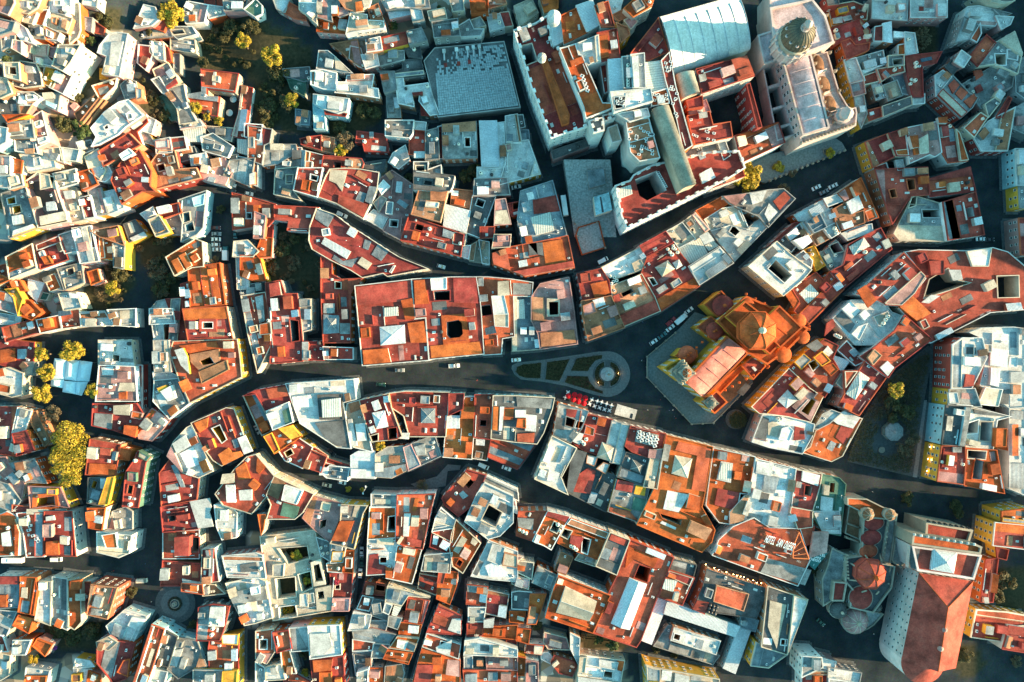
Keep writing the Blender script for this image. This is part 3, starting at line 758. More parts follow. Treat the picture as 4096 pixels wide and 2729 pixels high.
+ 1.5 n 129,29 132,26 140,31 137,35
& 7 w w 100,44 108,36 121,43 116,53
& 6 g w 108,30 115,23 120,26 113,38
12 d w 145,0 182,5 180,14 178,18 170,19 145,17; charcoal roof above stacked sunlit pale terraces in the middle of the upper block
& 11 t w 150,17 176,18 169,47 143,40
+ 1.5 t 160,19 176,18 173,28 160,27
+ 2 w 156,28 168,29 167,34 155,33
8 t w 180,17 200,19 198,35 179,31; ochre yard roof beside a corrugated silver sheet roof
& 9 m w 174,31 197,37 193,57 172,51
10 r w 141,40 154,46 172,52 191,59 188,79 133,64; broad maroon roof with a small blue canopy and white end wall on the winding street
+ 1 n 172,53 182,57 179,62.5 171,60
& 8 w w 182,57 193,58 191,69 181,67
8 w w 187,78 191,69 197,69 195,81; white walled house with a stone paved sunny terrace near the street bend
& 3 c w 196,69 205,64 216,72 215,86 196,83
& 7 c w 205,64 214,66 214,86 208,85
9 d w 199,23 220,24 206,62 193,57; dark grey roof with antenna beside an orange framed roof room
& 11 p o 220,27 229,26 234,49 219,50
+ .6 c 220,37 230,36 234,49 219,49
& 9 r w 206,52 219,52 218,61 206,62
& 10 p w 219,59 234,59 233,70 217,71
9 g w 201,8 230,7 233,22 200,23; patched grey roof in full shade below the mouldy concrete row
& 8 w w 203,-3 225,-3 225,6 203,7
13 r w 91,106 143,100 146,136 156,135 159,174 98,179; vast orange and red roof with a white covered patio facing the main plaza street
+ .5 r 92,107 142,101 144,119 93,124
+ 1.2 o 98,165 121,163 124,176 99,178
+ 1 o 133,119 144,117 146,136 137,137
+ 1 o 139,140 154,138 157,158 142,158
s m 1 114,144 136,142 137,158 115,160
+ 1.5 l 117.5,126 130,125 130.5,133 118,134
13 r w 143,100 180,98 202,98 206,124 209,168 159,173 156,135 146,136; orange roofed palace with eight sided dark patio and white cupola
o 175,139 186,137 189,140 190,150 187,153 178,154 175,151
o 163,111 178,110 178,119 164,119
+ .6 o 170,133 193,131 196,158 172,160
o 175,139 186,137 189,140 190,150 187,153 178,154 175,151
+ .8 o 145,101 155,100 159,122 146,123
+ 1.5 w 160,99 175,98 175,109 161,110
+ .6 r 181,99 202,98 204,122 182,121
+ .4 o 160,161 205,157 208,168 161,172
11 r w 203,98 213,98 235,100 254,103 253,115 236,115 237,152 226,154 225,168 209,169; jumbled roofs with white stair rooms and solar panels east of the eight sided patio
o 206,124 215,123 217,132 206,134
+ 2.6 c 222,102 232,101 233,114 222,115
+ 2 w 216,115 228,114 232,132 218,132
+ 1.5 c 218,132 232,131 232,144 219,143
+ 1.2 n 204,99 209,98 209,106 204,106
+ .4 s 210,145 219,142 221,149 211,151
+ .6 g 236,103 253,104 252,114 236,114
@ 2 1
10 r o -18,76 0,70 27,65 51,60 57,89 12,97 -18,86; orange fronted house with square patio at the corner below the university stairs
o 15,67 22.5,66 23.5,77 16,78
+ .6 d 9,67 28,66 29,78 11,82
o 15,67 22.5,66 23.5,77 16,78
+ .6 o 28,66 46,63 50,84 31,87
& 10 n w 8,19 37,9.5 50,59 28,64 10,68 5,45
+ 1.2 l 17,43 35,38 39,55 22,59
+ .2 r 19,27 42,22 45,37 20,40
& 9 r o -5,31 0,30 11,28 20,30 20,37 0,42
o 1,30 10,28.5 11,34 1,36
10 p w 18,116 26,104 52,98 57,130 60,159 26,164 24,150 18,138; rose tiled corner house with tall rectangular patio on the plaza street
o 34,120.5 42.5,120.5 42.5,132 34.5,132.5
+ .8 c 32,117 44,117 44,134 32,134
o 34,120.5 42.5,120.5 42.5,132 34.5,132.5
+ .4 t 18,116 29,116 31,138 19,138
+ .6 t 26,149 57,146 59,158 27,162
& 9 n w 0,115 17,116 17,138 24,142 26,164 0,166
+ 1.2 l 0,119 11,118 12,136 0,136
& 8 w w -20,99 0,100 19,103 18,114 0,115 -18,112
11 r w 60,95 82,90 89,101 91,115 65,119; white edged corner house with patterned orange terraces at the west tip of the wedge block
+ .8 o 72,104 87,101 90,113 76,117
& 11 t w 64,120 91,115 98,132 103,144 70,156 65,134
+ 2 p 65,124 75,120 78,130 66,134
+ 2.5 p 87,126 95,123 98,132 91,135
+ 1 m 74,119 84,116 86,123 77,126
10 w w 82,89 117,71 125,83 123,90 96,99 86,97; white roof crowded with tanks and cooling boxes at the upper side of the wedge block
t 90,97 94,98 96,101 93,102 91,104
+ 1.5 c 110,85 118,81 123,89 113,93
11 t w 91,106 119,95 131,116 136,129 103,143 98,131 92,115; clay tiled roof with long narrow patio beside a dark red strip
o 100,113 110,108 112,111 102,116
+ .6 r 98,133 131,119 136,129 103,142
+ 2 r 93,115 98,113 100,120 94,122
11 r w 117.5,69 141,56 148,66 123,79; narrow red roof with outdoor tables on the upper side of the wedge block
11 r w 124,80 148,68 162,85 172,106 137,129 118,96; large red roof with two cream pyramid skylights in the wedge block
s c 2.4 132,89 143,83 149,90 138,97
s w 2 148,85 153,82 156,87 151,90
o 125.5,99 129.5,98.5 133,104 129.5,105.5
+ .5 o 133,118 168,98 172,106 137,128
t 143,72 145,75 147,77 148,69 150,72 152,75
10 c w 142,56 156,48 168,63 153,71; cream roof split by a brown gutter in the middle of the wedge block
& 10 c w 156,48 168,39 181,54 168,64
o 164,54 166,53 167,55 165,56
& 9 l w 153,72 172,62 180,77 161,86
o 177,69 185,64 190,69 181,74
& 9 w w 162,88 190,70 203,85 172,105
+ 1.2 w 172,60 180,56 186,64 177,68
10 o w 169,37 193,24 199,30 175,45; bright orange terrace near the sharp east end of the wedge block
& 9 c w 177,45 193,35 208,33 217,54 200,50 183,55
+ 2 w 190,38 197,35 200,40 193,43
10 w w 182,55 193,48 200,50 215,54 232,41 234,52 204,83 190,66; large white roof with a diamond shaped patio in the wedge block
o 199.5,56 203,50 209,56 205,60
10 g w 193,24 208,22 218,21 235,18 249,17 259.5,26 235,52 226,42 205,33 199,30; pointed east tip of the wedge block with a red roof terrace
+ .8 w 218,20 234,18 230,28 221,31
+ 1 r 240,28 250,19 256,25 246,36
+ .6 w 236,30 244,38 236,47 232,40
@ 3 1
11 o w 64,21 85,7 101,43 92,46 84,24 70,28; white rimmed orange roof at the upper corner of the block behind the yellow basilica
& 10 w o 51,26 64,22 68,28 55,33
& 10 w o 24,41 51,27 55,35 34,46 28,46
& 10 t w 59,36 72,29 77,40 87,37 88,48 64,56
+ 1.4 m 72,29 83,22.5 88,34 77,40
& 10 o w 89,38 96,35 99,43 92,46
& 10 n w 35,47 47,40 53,52 42,57
& 9 w w 48,40 58,35 62,47 54,50
10 d w 8,65 29,49 34,59 21,75; dark triangular roof with a white stair tower next to the white hotel
+ 4 w 23,64 37,59 41,65 32,72
& 9 r w -1,70 24,48 28,48 8,65
& 9 w w 30,48 34,46 42,57 38,60
12 w w -18,88 8,65 21,77 40,91 32,100 14,115 -4,100; white hotel around a big rectangular courtyard behind the yellow basilica
o 0,90 7,82 22,96 15,103
9 t w 39,60 52,54 57,62 44,69; brown dining terrace with yellow sunken patio in the block behind the yellow basilica
& 8 y y 33,73 42,69 52,87 44,92 40,83
& 10 w w 24,80 32,74 40,83 39,89
& 10 g w 51,53 62,48 66,57 58,62
t 61,53 62.5,55 63,57.5
& 9 w w 67,58 80,52 95,49 96,56 73,64
& 9 o w 69,59 77,56 81,61 73,65
& 9 g w 52,74 62,64 69,72 75,82 62,90
o 56,69 64,66 69,74 60,76
& 8 c w 46,76 52,73 61,90 57,93
11 r w 74,68 90,59 103,53 113,72 69,108 58,93 62,90 69,87; red roofed mansion with a white walled patio under a glass canopy
s l 1 75,70 88,62 93,69 79,77
+ 1 r 70,88 77,83 79,86 71,92
+ .8 r 72,98 82,90 84,94 75,102
10 r o 21,107 44,94 51,101 57,93 69,109 37,141 24,129 29,120; red roof with glazed lantern and row of white tanks directly behind the yellow basilica
t 25,105 27,103.5 29,102 31,99 33,97 35,95.5
+ 1 l 29,113 39,104 47,113 37,122
+ .5 o 16,114 21,109 30,122 25,128
11 r w 82,113 124,76 144,97 134,113 122,124 108,123 101,119; red terrace with timber pergola and blue parasol across the narrow street
+ .8 o 82,110 90,105 100,119 92,126
10 w w 59,136 76,119 101,119 108,123 113,130 124,134 110,150 104,160 80,160; cluttered white and maroon roofs with many tanks beside the pergola terrace
t 104,142 106,140 108,137 110,134 62,151 64,152 66,153
+ 2 w 68,127 76,120 85,129 77,136
+ .5 d 61,135 68,129 80,141 75,149
+ 2 w 77,150 83,143 92,140 84,156
+ 2 c 97,134 110,129 114,135 102,143
+ .8 r 54,140 60,136 62,143 52,152
12 r w 126,75 138,73 182,74 206,71 220,75 240,92 240,127 204,130 149,158 120,126 134,113 145,99; huge red roofed building with square white rimmed patio at the right
o 210,97 229.5,96.5 230,116 211,116.5
o 148,100 165,90 174,101 185,103 165,110 143,117
+ 1.5 w 183,74 206,71 203,88 188,88
+ 2 r 148,83 162,82 162,95 150,96
+ 1.2 w 166,91 177,91 179,100 170,101
+ 2.4 o 121,125 133,115 150,131 137,138
+ 1 w 141,121 150,114 158,115 148,122
@ 3 2
11 r y -15,60 19,25 38,43 50,51 39,74 18,69 -8,66; courtyard house with white square skylight and long yellow facade beside the basilica
s w .6 9.5,54 18,45 26.5,54 17,61
+ .8 p 22,60 36,44 49,52 39,73
o 30,64 40,52 44,55 37,68
11 r y 19,25 34,11 52,-2 64,4 59,16 66,28 60,37 52,51 38,43; jumble of red roofs and pale panels behind the yellow frontage
+ .8 d 35,4 45,-2 51,4 43,10
+ .6 w 50,10 55,4 60,10 56,14
+ 2 g 24,19 33,11 40,17 31,26
+ 2 o 42,15 50,9 58,18 50,23
+ 1.5 o 50,23 60,20 65,26 58,32
o 37,20 43,17 46,22 41,27
& 10 m w 60,13 75,18 61,37 59,33
& 9 r w 64,8 72,0 88,18 80,22
11 r w 85,14 98,5 116,-10 125,-24 150,-2 116,24 110,33 100,26 89,17; long red roof with white dentilled edge above the dark tree garden
+ 2 t 92,15 98,7 105,13 97,22
+ .8 w 103,24 110,18 116,24 110,32
& 10 c w 62,38 69,27 79,34 72,47
11 r w 69,27 83,27 89,18 102,26 108,33 83,68 64,59 70,48; red roof with a long glazed lantern in a white frame above the garden
s l 1.6 72,48 84,28 93,34 80,53
11 o w 44,82 56,75 68,68 86,71 68,105 58,110 32,102 39,97; orange corner roof with a pale octagonal cupola above the garden
+ .8 w 56,70 70,64 85,70 78,80 64,76
+ .3 r 68,76 79,80 70,95 62,88
10 w w -15,92 -5,66 18,69 42,76 40,87 31,103 0,97; low jumble of pale awnings and tanks facing the round trimmed tree
+ .5 c 0,75 6,73 13,79 9,88 0,86
+ 1.6 w 13,80 20,78 24,82 20,92 10,90
+ 1 r 25,78 33,80 34,90 24,91
+ .4 d -13,87 -4,69 1,71 -2,92
t 9,71 12,71 10,73
& 9 g w 42,80 50,67 58,63 66,66 56,75 46,80
14 w r 169,3 178,-3 196,-3 200,15 186,43 168,43; pale roofed building with red frontage panels east of the tree garden
+ 2.4 w 181,14 195,15 196,23 181,22
+ 1 r 182,30 190,31 189,41 180,42
& 14 g y 166,44 189,43 195,60 165,58
+ 1.6 w 166,47 174,47 176,57 167,57
13 w w 185,-8 195,-12 224,-13 240,-11 240,60 221,61 194,40 200,15 196,-3; sunlit jumble of white roofs and awnings at the right edge
+ 2 c 195,2 206,3 206,10 195,10
+ 1.6 m 205,6 221,8 220,24 204,22
+ 1.5 w 222,14 230,14 229,24 221,23
+ 2 c 200,42 216,44 212,60 193,58
+ 1 d 213,46 222,44 221,58 213,57
+ 2 m 205,24 214,25 212,42 204,40
+ 1.4 w 223,28 236,28 236,38 223,38
o 197,8 204,9 203,14 198,13
14 d u 163,59 185,60 179,96 159,94; dark dining roof terrace with rows of white tables over a pale blue frontage
& 13 w w 186,60 222,69 210,72 206,99 179,96
+ 1 d 189,62 221,69 202,68 190,66
o 184,75 193,72 192,84 182,85
o 195,74 206,74 205,92 194,91
14 r y 159,96 180,96 181,108 179,131 155,128; maroon corner roof with orange frontage and shuttered windows east of the garden
+ 1 g 170,97 178,97 178,102 170,102
& 13 o w 180,98 209,100 216,139 180,132
o 183,100 200,101 199,108 183,107
o 190,108 198,110 196,127 187,126
+ 3 o 210,80 220,80 219,97 209,97
12 w w 221,62 240,62 240,143 221,135; long pale sheet roof at the right edge beside the orange corner block
+ 1 n 223,64 235,64 235,72 223,71
+ .8 n 222,112 235,112 235,136 221,134
& 11 o y 210,82 221,82 220,100 210,98
@ 0 2
8 r w -3,0 14,0 31,2 30,19 22,28 0,20; red and orange roofed house with blue skylight beside the leafy market square
+ 1 n 16,7 24,7 23,16 16,16
+ .8 o 0,8 13,6 14,18 0,20
& 8 w w 8,25 21,30 20,48 12,50 -3,46 -3,27
+ 2 o -3,38 10,41 9,48 -3,46
& 8 c w 23,20 31,20 29,30 22,29
9 w c 92,0 120,0 123,24 92,22; pale stained roofs divided by low walls above a dark sunken alley
o 104,12 110,13 110,18 104,18
& 9 p w 92,23 123,24 125,54 89,54
+ .3 c 110,38 123,38 124,46 108,46
+ .3 w 93,24 104,23 104,31 94,31
+ 1 o 109,47 116,46 116,53 109,53
& 5 r r 124,23 130,23 130,60 126,57
9 r w 86,57 104,58 126,57 132,66 125,88 104,81 85,77; colourful cluster of small roofs by the corner of the market square
+ .8 g 87,66 103,67 102,81 86,77
+ 2 c 104,59 120,58 119,68 104,67
+ 2 o 121,64 131,66 129,72 120,70
+ 3 o 114,77 126,78 124,88 113,85
11 g w 142,36 164,34 174,57 156,71 141,55; grey roof with jumbled sheds at the street curve
+ 2 y 144,43 152,40 154,44 146,47
+ 2.4 w 147,46 158,40 161,52 154,55
& 11 g w 142,0 154,0 156,27 143,28
& 9 w w 142,29 152,27 164,33 155,37 143,36
12 r w 160,1 217,-1 219,12 221,32 175,55 165,33 157,10; red corner building with stone tiled hip wing at sunny end of the avenue
+ 1.6 e 182,28 208,17 210,26 185,39
+ .8 o 164,4 198,0 201,6 174,11
+ 1.2 t 174,12 201,7 202,18 183,27 175,19
o 183,18 193,14 197,20 186,22
+ 2.4 w 160,8 168,6 172,14 174,30 166,22
9 p r 126,80 140,62 150,68 156,72 150,80 140,91 128,89; rooftop with satellite dish and salvaged timber at the bend of the street
11 r w 83,90 111,95 108,111 106,123 79,122; red roof quartered by white walls at the corner south of the market square
+ .6 o 82,112 106,113 105,123 81,122
+ 2 r 92,98 102,99 101,105 92,104
& 11 o w 110,97 121,100 119,109 109,108
& 11 d y 82,125 105,124 96,151 81,148
+ 3 y 98,125 105,124 99,150 90,150
+ .8 w 92,126 99,126 98,136 92,135
& 10 o w 81,153 97,153 94,173 82,171
12 r v 127,101 138,106 134,111 127,152 113,151 116,120 123,110; thin tall building with pale green windowed side wall above the street
+ 2 c 128,101 137,106 134,110 127,106
+ 2 p 117,120 125,121 125,129 117,128
& 11 c w 90,175 121,178 119,194 110,198 90,193
+ 2 o 93,178 106,176 108,190 97,190
& 7 g g 98,176 104,156 116,152 122,156 122,172
10 w w 154,105 160,92 172,79 176,77 186,96 196,119 183,125 168,120 159,110; long grey white roof with ribbed shed facing the street fork
+ 2 w 158,94 170,86 175,96 162,103
+ 1 m 165,103 177,97 183,113 172,117
10 r y 176,75 208,61 215,62 229,100 204,114 196,109 186,96; round ended red roof with ochre street wall at the fork
+ .8 w 218,89 225,86 232,101 224,104
+ 1.4 o 200,104 209,98 213,102 220,101 223,105 205,114
o 195,80 202,77 208,90 204,93
+ .8 o 178,75 191,70 190,79 183,84
9 r w 147,121 158,106 168,120 183,125 181,145 149,151; wide maroon roof with scattered roof lights on the sloping street
+ .6 n 157,114 162,113 170,134 166,134
& 9 r w 148,152 182,147 182,155 183,172 150,175
+ 1 w 174,147 192,144 194,152 192,157 196,170 182,172
8 r w -3,60 17,60 12,85 20,87 15,105 -3,103; cluttered red roofs of workshops below the tree lined lane at the left edge
& 8 w w 17,61 29,64 23,82 12,83
& 7 r w 12,85 24,82 32,100 16,105
& 6 e t 28,66 34,64 46,92 42,96 30,76
7 g w 9,112 32,108 43,130 24,129 13,118; grey courtyard house with many antennas west of the giant golden tree
& 8 p w -3,106 6,106 9,112 23,130 20,145 8,130 -3,118
& 8 o w 26,122 33,121 33,128 25,129
9 p y 27,133 56,134 64,152 48,150 29,153; pinkish roof around an orange framed sunken patio south of the giant golden tree
o 34,144 50,142 51,152 33,153
+ .8 o 30,141 52,139 54,154 29,155
o 34,144 50,142 51,152 33,153
& 8 r w 12,150 28,152 62,153 66,158 12,158
& 7 g w -3,128 8,131 20,146 12,156 -3,150
@ 0 3
8 o w -3,4 7,0 15,4 20,18 19,40 -3,41; red roof with a white barrel shaped tank shed at the lower left edge
+ 1.5 w 1,20 8,18 10,32 2,32
9 r w 16,2 41,0 41,41 25,41.5 22,20; maroon roof scattered with white cooling boxes above the lower left street
a 25,5 26,9 28,13 27,17 31,22 34,25 36,27
10 r w 41,0 66,0 69,33 70,41 41,40; orange red roof with white sheds and long arched side wall on the lower left street
+ 1 w 42,5 49,4 50,8 42,9
+ 1 o 42,28 53,27 54,40 42,40
+ 2 c 55,23 62,24 62,31 55,30
10 n w -3,60 18,60 17,88 -3,89; row building with blue sheet roof and violet strip at the lower left edge
+ 1 r -3,60 18,60 17,67 -3,67
+ 1 o -3,77 6,77 6,88 -3,88
11 o w 19,60 34,61 36,70 32,95 17,92 19,80; fiery orange roof row house with tiled lean-to in the lower left
+ .5 c 20,70 25,70 25,80 19,79
11 w w 35,64 48,64 47,104 33,99 36,80; long white walled flat roof in the lower left row
10 g w 49,60 62,62 62,108 48,102; long bluish grey roof strip with rounded end in the lower left row
+ .3 d 57,62 63,62 63,91 56,90
& 11 o w 63,63 74,63 75,101 69,108 63,105
+ 2 o 64,64 74,63 73,72 64,72
+ 1 c 69,76 78,76 78,82 69,82
& 9 r w 75,65 83,65 81,93 76,92
12 t r 85,67 108,70 99,98 81,94; peach flat roof with crimson white framed windows facing the fountain circle
+ .8 g 84,89 94,90 93,96 83,95
10 w u 98,105 115,90 135,96 122,121 112,118 103,114; white and pale blue roofs with lit parapet on the lane below the fountain circle
+ 2 w 121,97 134,99 127,110 117,105
+ 1.2 n 105,103 116,107 112,117 102,113
8 r w 90,125 105,118 124,121 116,153 105,157 90,139; dark maroon roof along the lane below the fountain circle
+ 1.6 r 113,137 119,136 117,152 107,148
& 8 c w 89,120 100,115 108,120 100,127 90,125
8 o o 13,104 18,95 31,98 27,111 21,108; two small orange roofs above a dark wooded yard in the lower left
& 7 o w 31,123 35,117 48,122 42,132
& 7 n w -3,90 16,92 6,115 -3,113
8 w w 13,118 29,118 24,131 12,131; white stepped house with a small yellow bush beside it in the lower left corner
& 7 c c -3,129 10,132 9,150 -3,157
& 8 w w 25,143 46,146 43,160 23,160
& 7 o w 24,151 43,151 42,162 22,162
& 7 r w -3,113 3,114 8,128 -3,128
7 w w 70,135 83,137 87,142 68,144; bluish white house at the bottom edge behind the dark wooded yard
& 6 w w 68,144 84,145 80,165 68,165
& 8 o w 82,146 92,150 94,165 80,160
9 r u 140,104 151,108 140,144 134,160 122,160; long red roof and violet windowed front facing the fountain circle
+ .5 c 139,126 142,127 137,143 134,142
& 8 d u 151,108 163,115 155,142 144,140
& 8 g u 163,115 181,119 190,142 177,145 164,153 154,145
+ .6 w 158,128 168,126 162,143 154,140
& 8 w w 138,144 154,147 150,160 136,154
10 r d 183,88 196,85 211,87 206,107 202,118 181,118; dark red house with white roof room right of the fountain circle
+ 2.2 w 193,88 206,88 205,106 191,106
t 193,103 199,101 201,103
9 r w 193,118 219,113 219,145 193,144 192,125; three part maroon roof on the narrow street in the lower left
+ 1.5 w 203,113 219,113 218,123 204,122
& 8 g y 178,145 218,146 218,162 178,162
+ 2 y 204,147 218,146 217,160 203,160
9 r w 150,19 183,17 183,43 150,43; maroon house with a tall dark red roof block and sunken yard above the fountain circle
+ 4 r 160,24 174,23 173,41 160,41
o 175,23 183,24 183,38 175,38
& 9 r w 150,45 184,48 185,68 148,68
+ .8 w 167,62 185,66 185,68 168,66
& 10 r w 167,66 186,67 187,76 167,73
& 10 r u 186,35 197,34 201,64 185,66
& 8 t w 185,66 198,67 207,75 187,77
@ 1 2
10 r w -19,117 -8,106 0,104 17,124 9,143 -4,158 -30,150 -37,140; orange fronted curved house with white terraces facing the arcing street
+ .8 o -19,117 -10,111 -5,126 -16,127
+ 1 w -16,137 -4,136 -4,146 -15,146
+ .8 c -31,122 -20,121 -20,130 -33,131
+ 1.5 w -28,132 -20,132 -19,148 -27,148
+ .8 o 1,107 9,115 3,122 0,119
& 9 c w -38,150 -24,150 -17,157 -18,180 -31,182 -36,170
11 r w 10,141 17,124 28,129 53,140 43,157 36,163 10,163 14,150; red and orange roof with a big white canopy box on the arcing street
+ .6 e 10,140 17,124 27,129 20,145
+ 2.4 w 26,132 43,137 37,150 23,146
+ .4 v 25,148 40,152 37,163 22,160
11 p c 53,142 80,149 78,158 68,184 53,172 43,162; dusky violet patio house with long cream balustraded facade
o 59,165 65,163 64,170 59,172
12 d y 79,150 102,151 98,158 90,190 69,185 78,165; yellow walled corner building with planted roof terrace
+ 1 o 77,165 90,165 83,184 69,183
& 9 o w 2,159 9,159 7,172 5,177
11 w w 28,39 90,35 92,53 80,56 87,98 75,97 41,75 34,56; big pale building with a steel framed glass courtyard roof by the plaza street
+ 1.5 d 56,49 79,48 80,72 58,72
+ 2.6 l 60,54 77,52 78,69 61,70
+ 1 w 33,51 50,49 53,60 35,61
+ .6 d 54,75 84,72 86,97 74,96 62,87
10 r w -11,50 0,45 28,40 32,55 10,64 0,48; red roofed corner house at the west tip of the crescent block
+ .8 r 9,44 28,41 30,50 12,53
& 9 o w -11,50 0,48 12,72 16,81 6,86 -1,72
& 10 w w 10,64 30,56 34,74 16,81
+ .5 v 24,64 31,60 34,74 27,77
10 o y 7,87 27,78 33,77 42,87 34,92 17,103; orange roof with bright yellow upper walls on the crescent block
+ 2 y 20,80 33,77 41,87 32,90
9 r w 21,100 40,89 52,97 43,116 27,109; curved wine red roof with white vent caps on the crescent block
& 9 r w 43,115 51,100 65,106 60,120
& 8 n w 59,120 68,114 86,116 84,128 65,125
+ 1 w 59,115 66,116 66,123 58,123
& 6 r w 52,97 65,105 66,108 86,114 86,116 68,114 58,108 50,100
10 c w 84,57 95,54 100,71 106,97 107,101 90,97 82,72; narrow white building with rusted sheet roof between the glass courtyard and a maroon roof
+ .4 t 85,57 95,54 97,62 87,66
+ 1.5 w 82,72 88,71 93,96 86,97
+ 2 w 91,76 100,75 102,91 93,92
11 r w 95,54 122,48 124,60 134,87 129,90 106,92 100,72; maroon roof with a tilted grey skylight panel on the plaza street
s m .6 107,66 118,64 121,78 111,80
o 105,87 112,85 112,91 107,92
o 121,80 129,79 130,89 122,90
11 r w 122.5,48 138,46 177,47 174,87 141,87 136,68 124,60; grand maroon roof with ornate white cornice along the plaza and a square grey skylight
+ .5 r 148,60 166,59 166,78 149,78
s n .8 152,62 164,62 164,74.5 152,74.5
+ 1 w 129,84 141,84 140,90 129,89
9 m w 87,105 94,101 109,101 109,126 87,125; white corrugated roofs with tanks on the curved street behind the crescent block
+ 1 w 87,117 109,118 109,126 87,125
& 9 c o 110,104 121,97 135,96 139,118 125,125 110,124
+ 1 t 122,105 132,105 132,112 122,112
& 9 g w 135,97 164,86 170,105 140,119
+ 1 g 145,97 155,94 156,104 148,105
10 o w 192,51 201,51 201,72 198,108 172,106 174,85 173,80 187,72 189,60; narrow orange roofs with white walls and a white sheet roof in the plaza row
+ 1 m 174,68 187,68 187,80 173,80
+ 2 o 189,60 201,60 200,71 188,71
+ 1.2 t 173,98 181,98 181,106 172,106
& 11 r c 177,48 191,48 190,62 177,68
11 r w 201,49 218,49 216,90 200,88; plain red orange roof with small square vents in the plaza row
& 5 e w 199,89 216,90 212,109 198,107
11 d w 218,50 239,50 274,52 272,62 264,84 258,94 235,92 216,89; dark roof with striped canopies and orange roof rooms at the crescent block end
+ .8 o 218,60 223,60 222,82 217,81
+ 1 w 224,60 228,60 226,82 223,82
+ .8 o 228,61 237,61 236,72 227,72
+ .4 g 239,51 273,53 271,62 240,60
+ 2 w 238,63 248,63 248,70 238,70
+ 1.5 o 240,71 248,71 248,80 239,79
+ 1 w 248,67 258,68 257,83 247,82
+ .8 r 240,85 256,84 255,93 240,92
& 8 r w 216,90 235,92 256,95 240,117 213,106
9 r w 171,144 194,118 211,123 204,138 200,149 186,160 174,150; wedge shaped plum red roof at the street junction behind the crescent block
+ .4 g 186,140 190,137 195,142 190,145
& 11 w w 208,131 238,146 240,158 202,142
& 9 g w 211,123 240,136 241,146 209,131
@ 1 3
8 c c 4,23 54,17 59,38 64,70 70,91 16,100 9,62; roofless stone ruin turned into a garden with yellow flower beds
o 20,34 47,32 49,43 30,48
o 39,58 50,55 52,70 43,74
o 18,62 36,60 37,78 20,80
o 21,88 36,86 38,96 22,98
+ 2 c 50,47 59,44 64,67 53,69
o 52,50 58,48 62,64 54,65
+ 2 g 15,49 26,48 25,60 15,60
+ 2 c 54,71 69,68 71,90 56,92
o 56,74 62,73 63,80 57,81
+ 2 w 40,76 48,75 48,88 40,88
+ 2 c 46,76 53,75 54,84 47,85
10 w w -31,41 0,38 6,40 9,61 -26,60; long white roof building with dark terrace west of the garden ruin
+ .4 d -15,49 0,47 2,55 -14,56
9 w w -27,66 0,60 9,64 15,97 0,102 -10,104 -16,92 -21,82; broad bluish white flat roof at the corner below the garden ruin
9 t w 65,48 81,44 79,56 66,55; patchwork of clay and red roofs along the parked cars street
& 9 w w 70,30 83,31 80,46 69,47
+ 1.5 w 70,37 81,37 79,46 69,46
& 9 o w 82,36 90,36 89,56 80,55
& 9 r w 68,57 89,56 87,79 70,79
o 73,68 77,67 77,71 73,71
& 9 k w 71,80 86,80 85,91 70,91
& 8 g w 56,24 68,28 68,45 60,40
11 g w 106,-16 130,-15 129,-4 106,-4; orange and grey roofed building at the north end of the slender block
& 11 o w 105,-4 128,-4 128,26 103,25
o 122,5 129,4 128,18 121,18
& 11 r w 130,-15 164,-16 160,0 153,34 138,33 129,27
+ .5 w 136,2 142,2 140,23 135,23
+ .8 c 143,4 150,4 149,14 142,14
+ .5 o 146,-12 150,-12 147,0 143,0
10 w w 103,26 135,24 129,33 126,60 119,57 102,58; pale roof with maroon corner and dark patio in the slender block
+ .5 r 104,40 112,39 113,49 119,50 119,58 102,58
o 114,42 120,42 120,47 114,47
+ 1 c 111,26 126,25 126,31 111,30
11 o w 130,31 152,35 143,66 120,61 127,50; bright orange roof with small white vents at the south end of the slender block
+ 1 r 139,24 153,27 151,33 138,31
+ .8 o 119,51 125,52 125,62 119,61
10 w w 165,6 170,-3 183,8 181,15 162,18; thin triangular house with white and maroon roofs at the lane fork
& 10 r w 164,10 182,14 180,28 162,19
& 9 r w 162,19 180,29 177,38 160,32
+ 1 w 163,22 168,23 166,31 162,30
& 8 g w 155,40 180,38 178,56 152,54
+ .8 c 155,42 162,43 161,55 154,54
10 o w 184,8 206,29 190,56 181,50 178,33 180,20; bright orange kite shaped roof with a cream skylight strip
+ .8 c 189,23 194,26 186,39 181,36
+ .8 c 199,24 204,28 201,32 197,29
& 9 o w 168,54 185,56 184,68 178,85 166,80
+ 1.5 r 168,53 175,54 172,67 166,66
& 8 r w 151,57 167,60 169,70 165,76 149,70
9 r w 101,65 121,69 119,77 98,75; dark red corner roof with white tank room beside the parked cars
o 111,65 119,67 118,73 110,72
& 8 r w 98,77 108,79 104,91 93,89
& 8 w w 90,92 106,95 103,108 85,109
& 8 g w 106,80 119,82 122,100 106,95
& 7 g w 103,100 122,100 118,113 103,108
10 n c 121,69 160,79 140,77 134,86 119,83; building with a broad grey sheet roof and small white glasshouse among lower roofs
& 10 n w 120,72 138,77 134,86 119,83
& 9 w w 119,84 125,86 122,94 117,92
& 9 l w 127,87 133,88 129,96 125,95
& 9 r w 140,79 159,82 153,102 136,101
+ .5 d 142,81 147,82 145,90 139,89
& 8 g w 122,96 134,98 130,108 121,105
9 o w 133,102 152,104 149,116 131,114; stepped orange roofs on the sloping golden lane
& 9 o w 130,115 149,117 145,128 123,125
+ 1.5 w 130,118 140,120 137,127 129,125
& 9 o w 121,127 144,130 140,140 117,135
& 8 g w 108,121 123,122 117,134 106,134
& 8 r w 89,117 109,120 107,127 89,128
& 7 g w 89,110 107,108 128,113 122,121 108,120 90,116
7 o w 104,144 116,144 116,156 102,155; striped orange roof house with flowery courtyard at the bottom edge
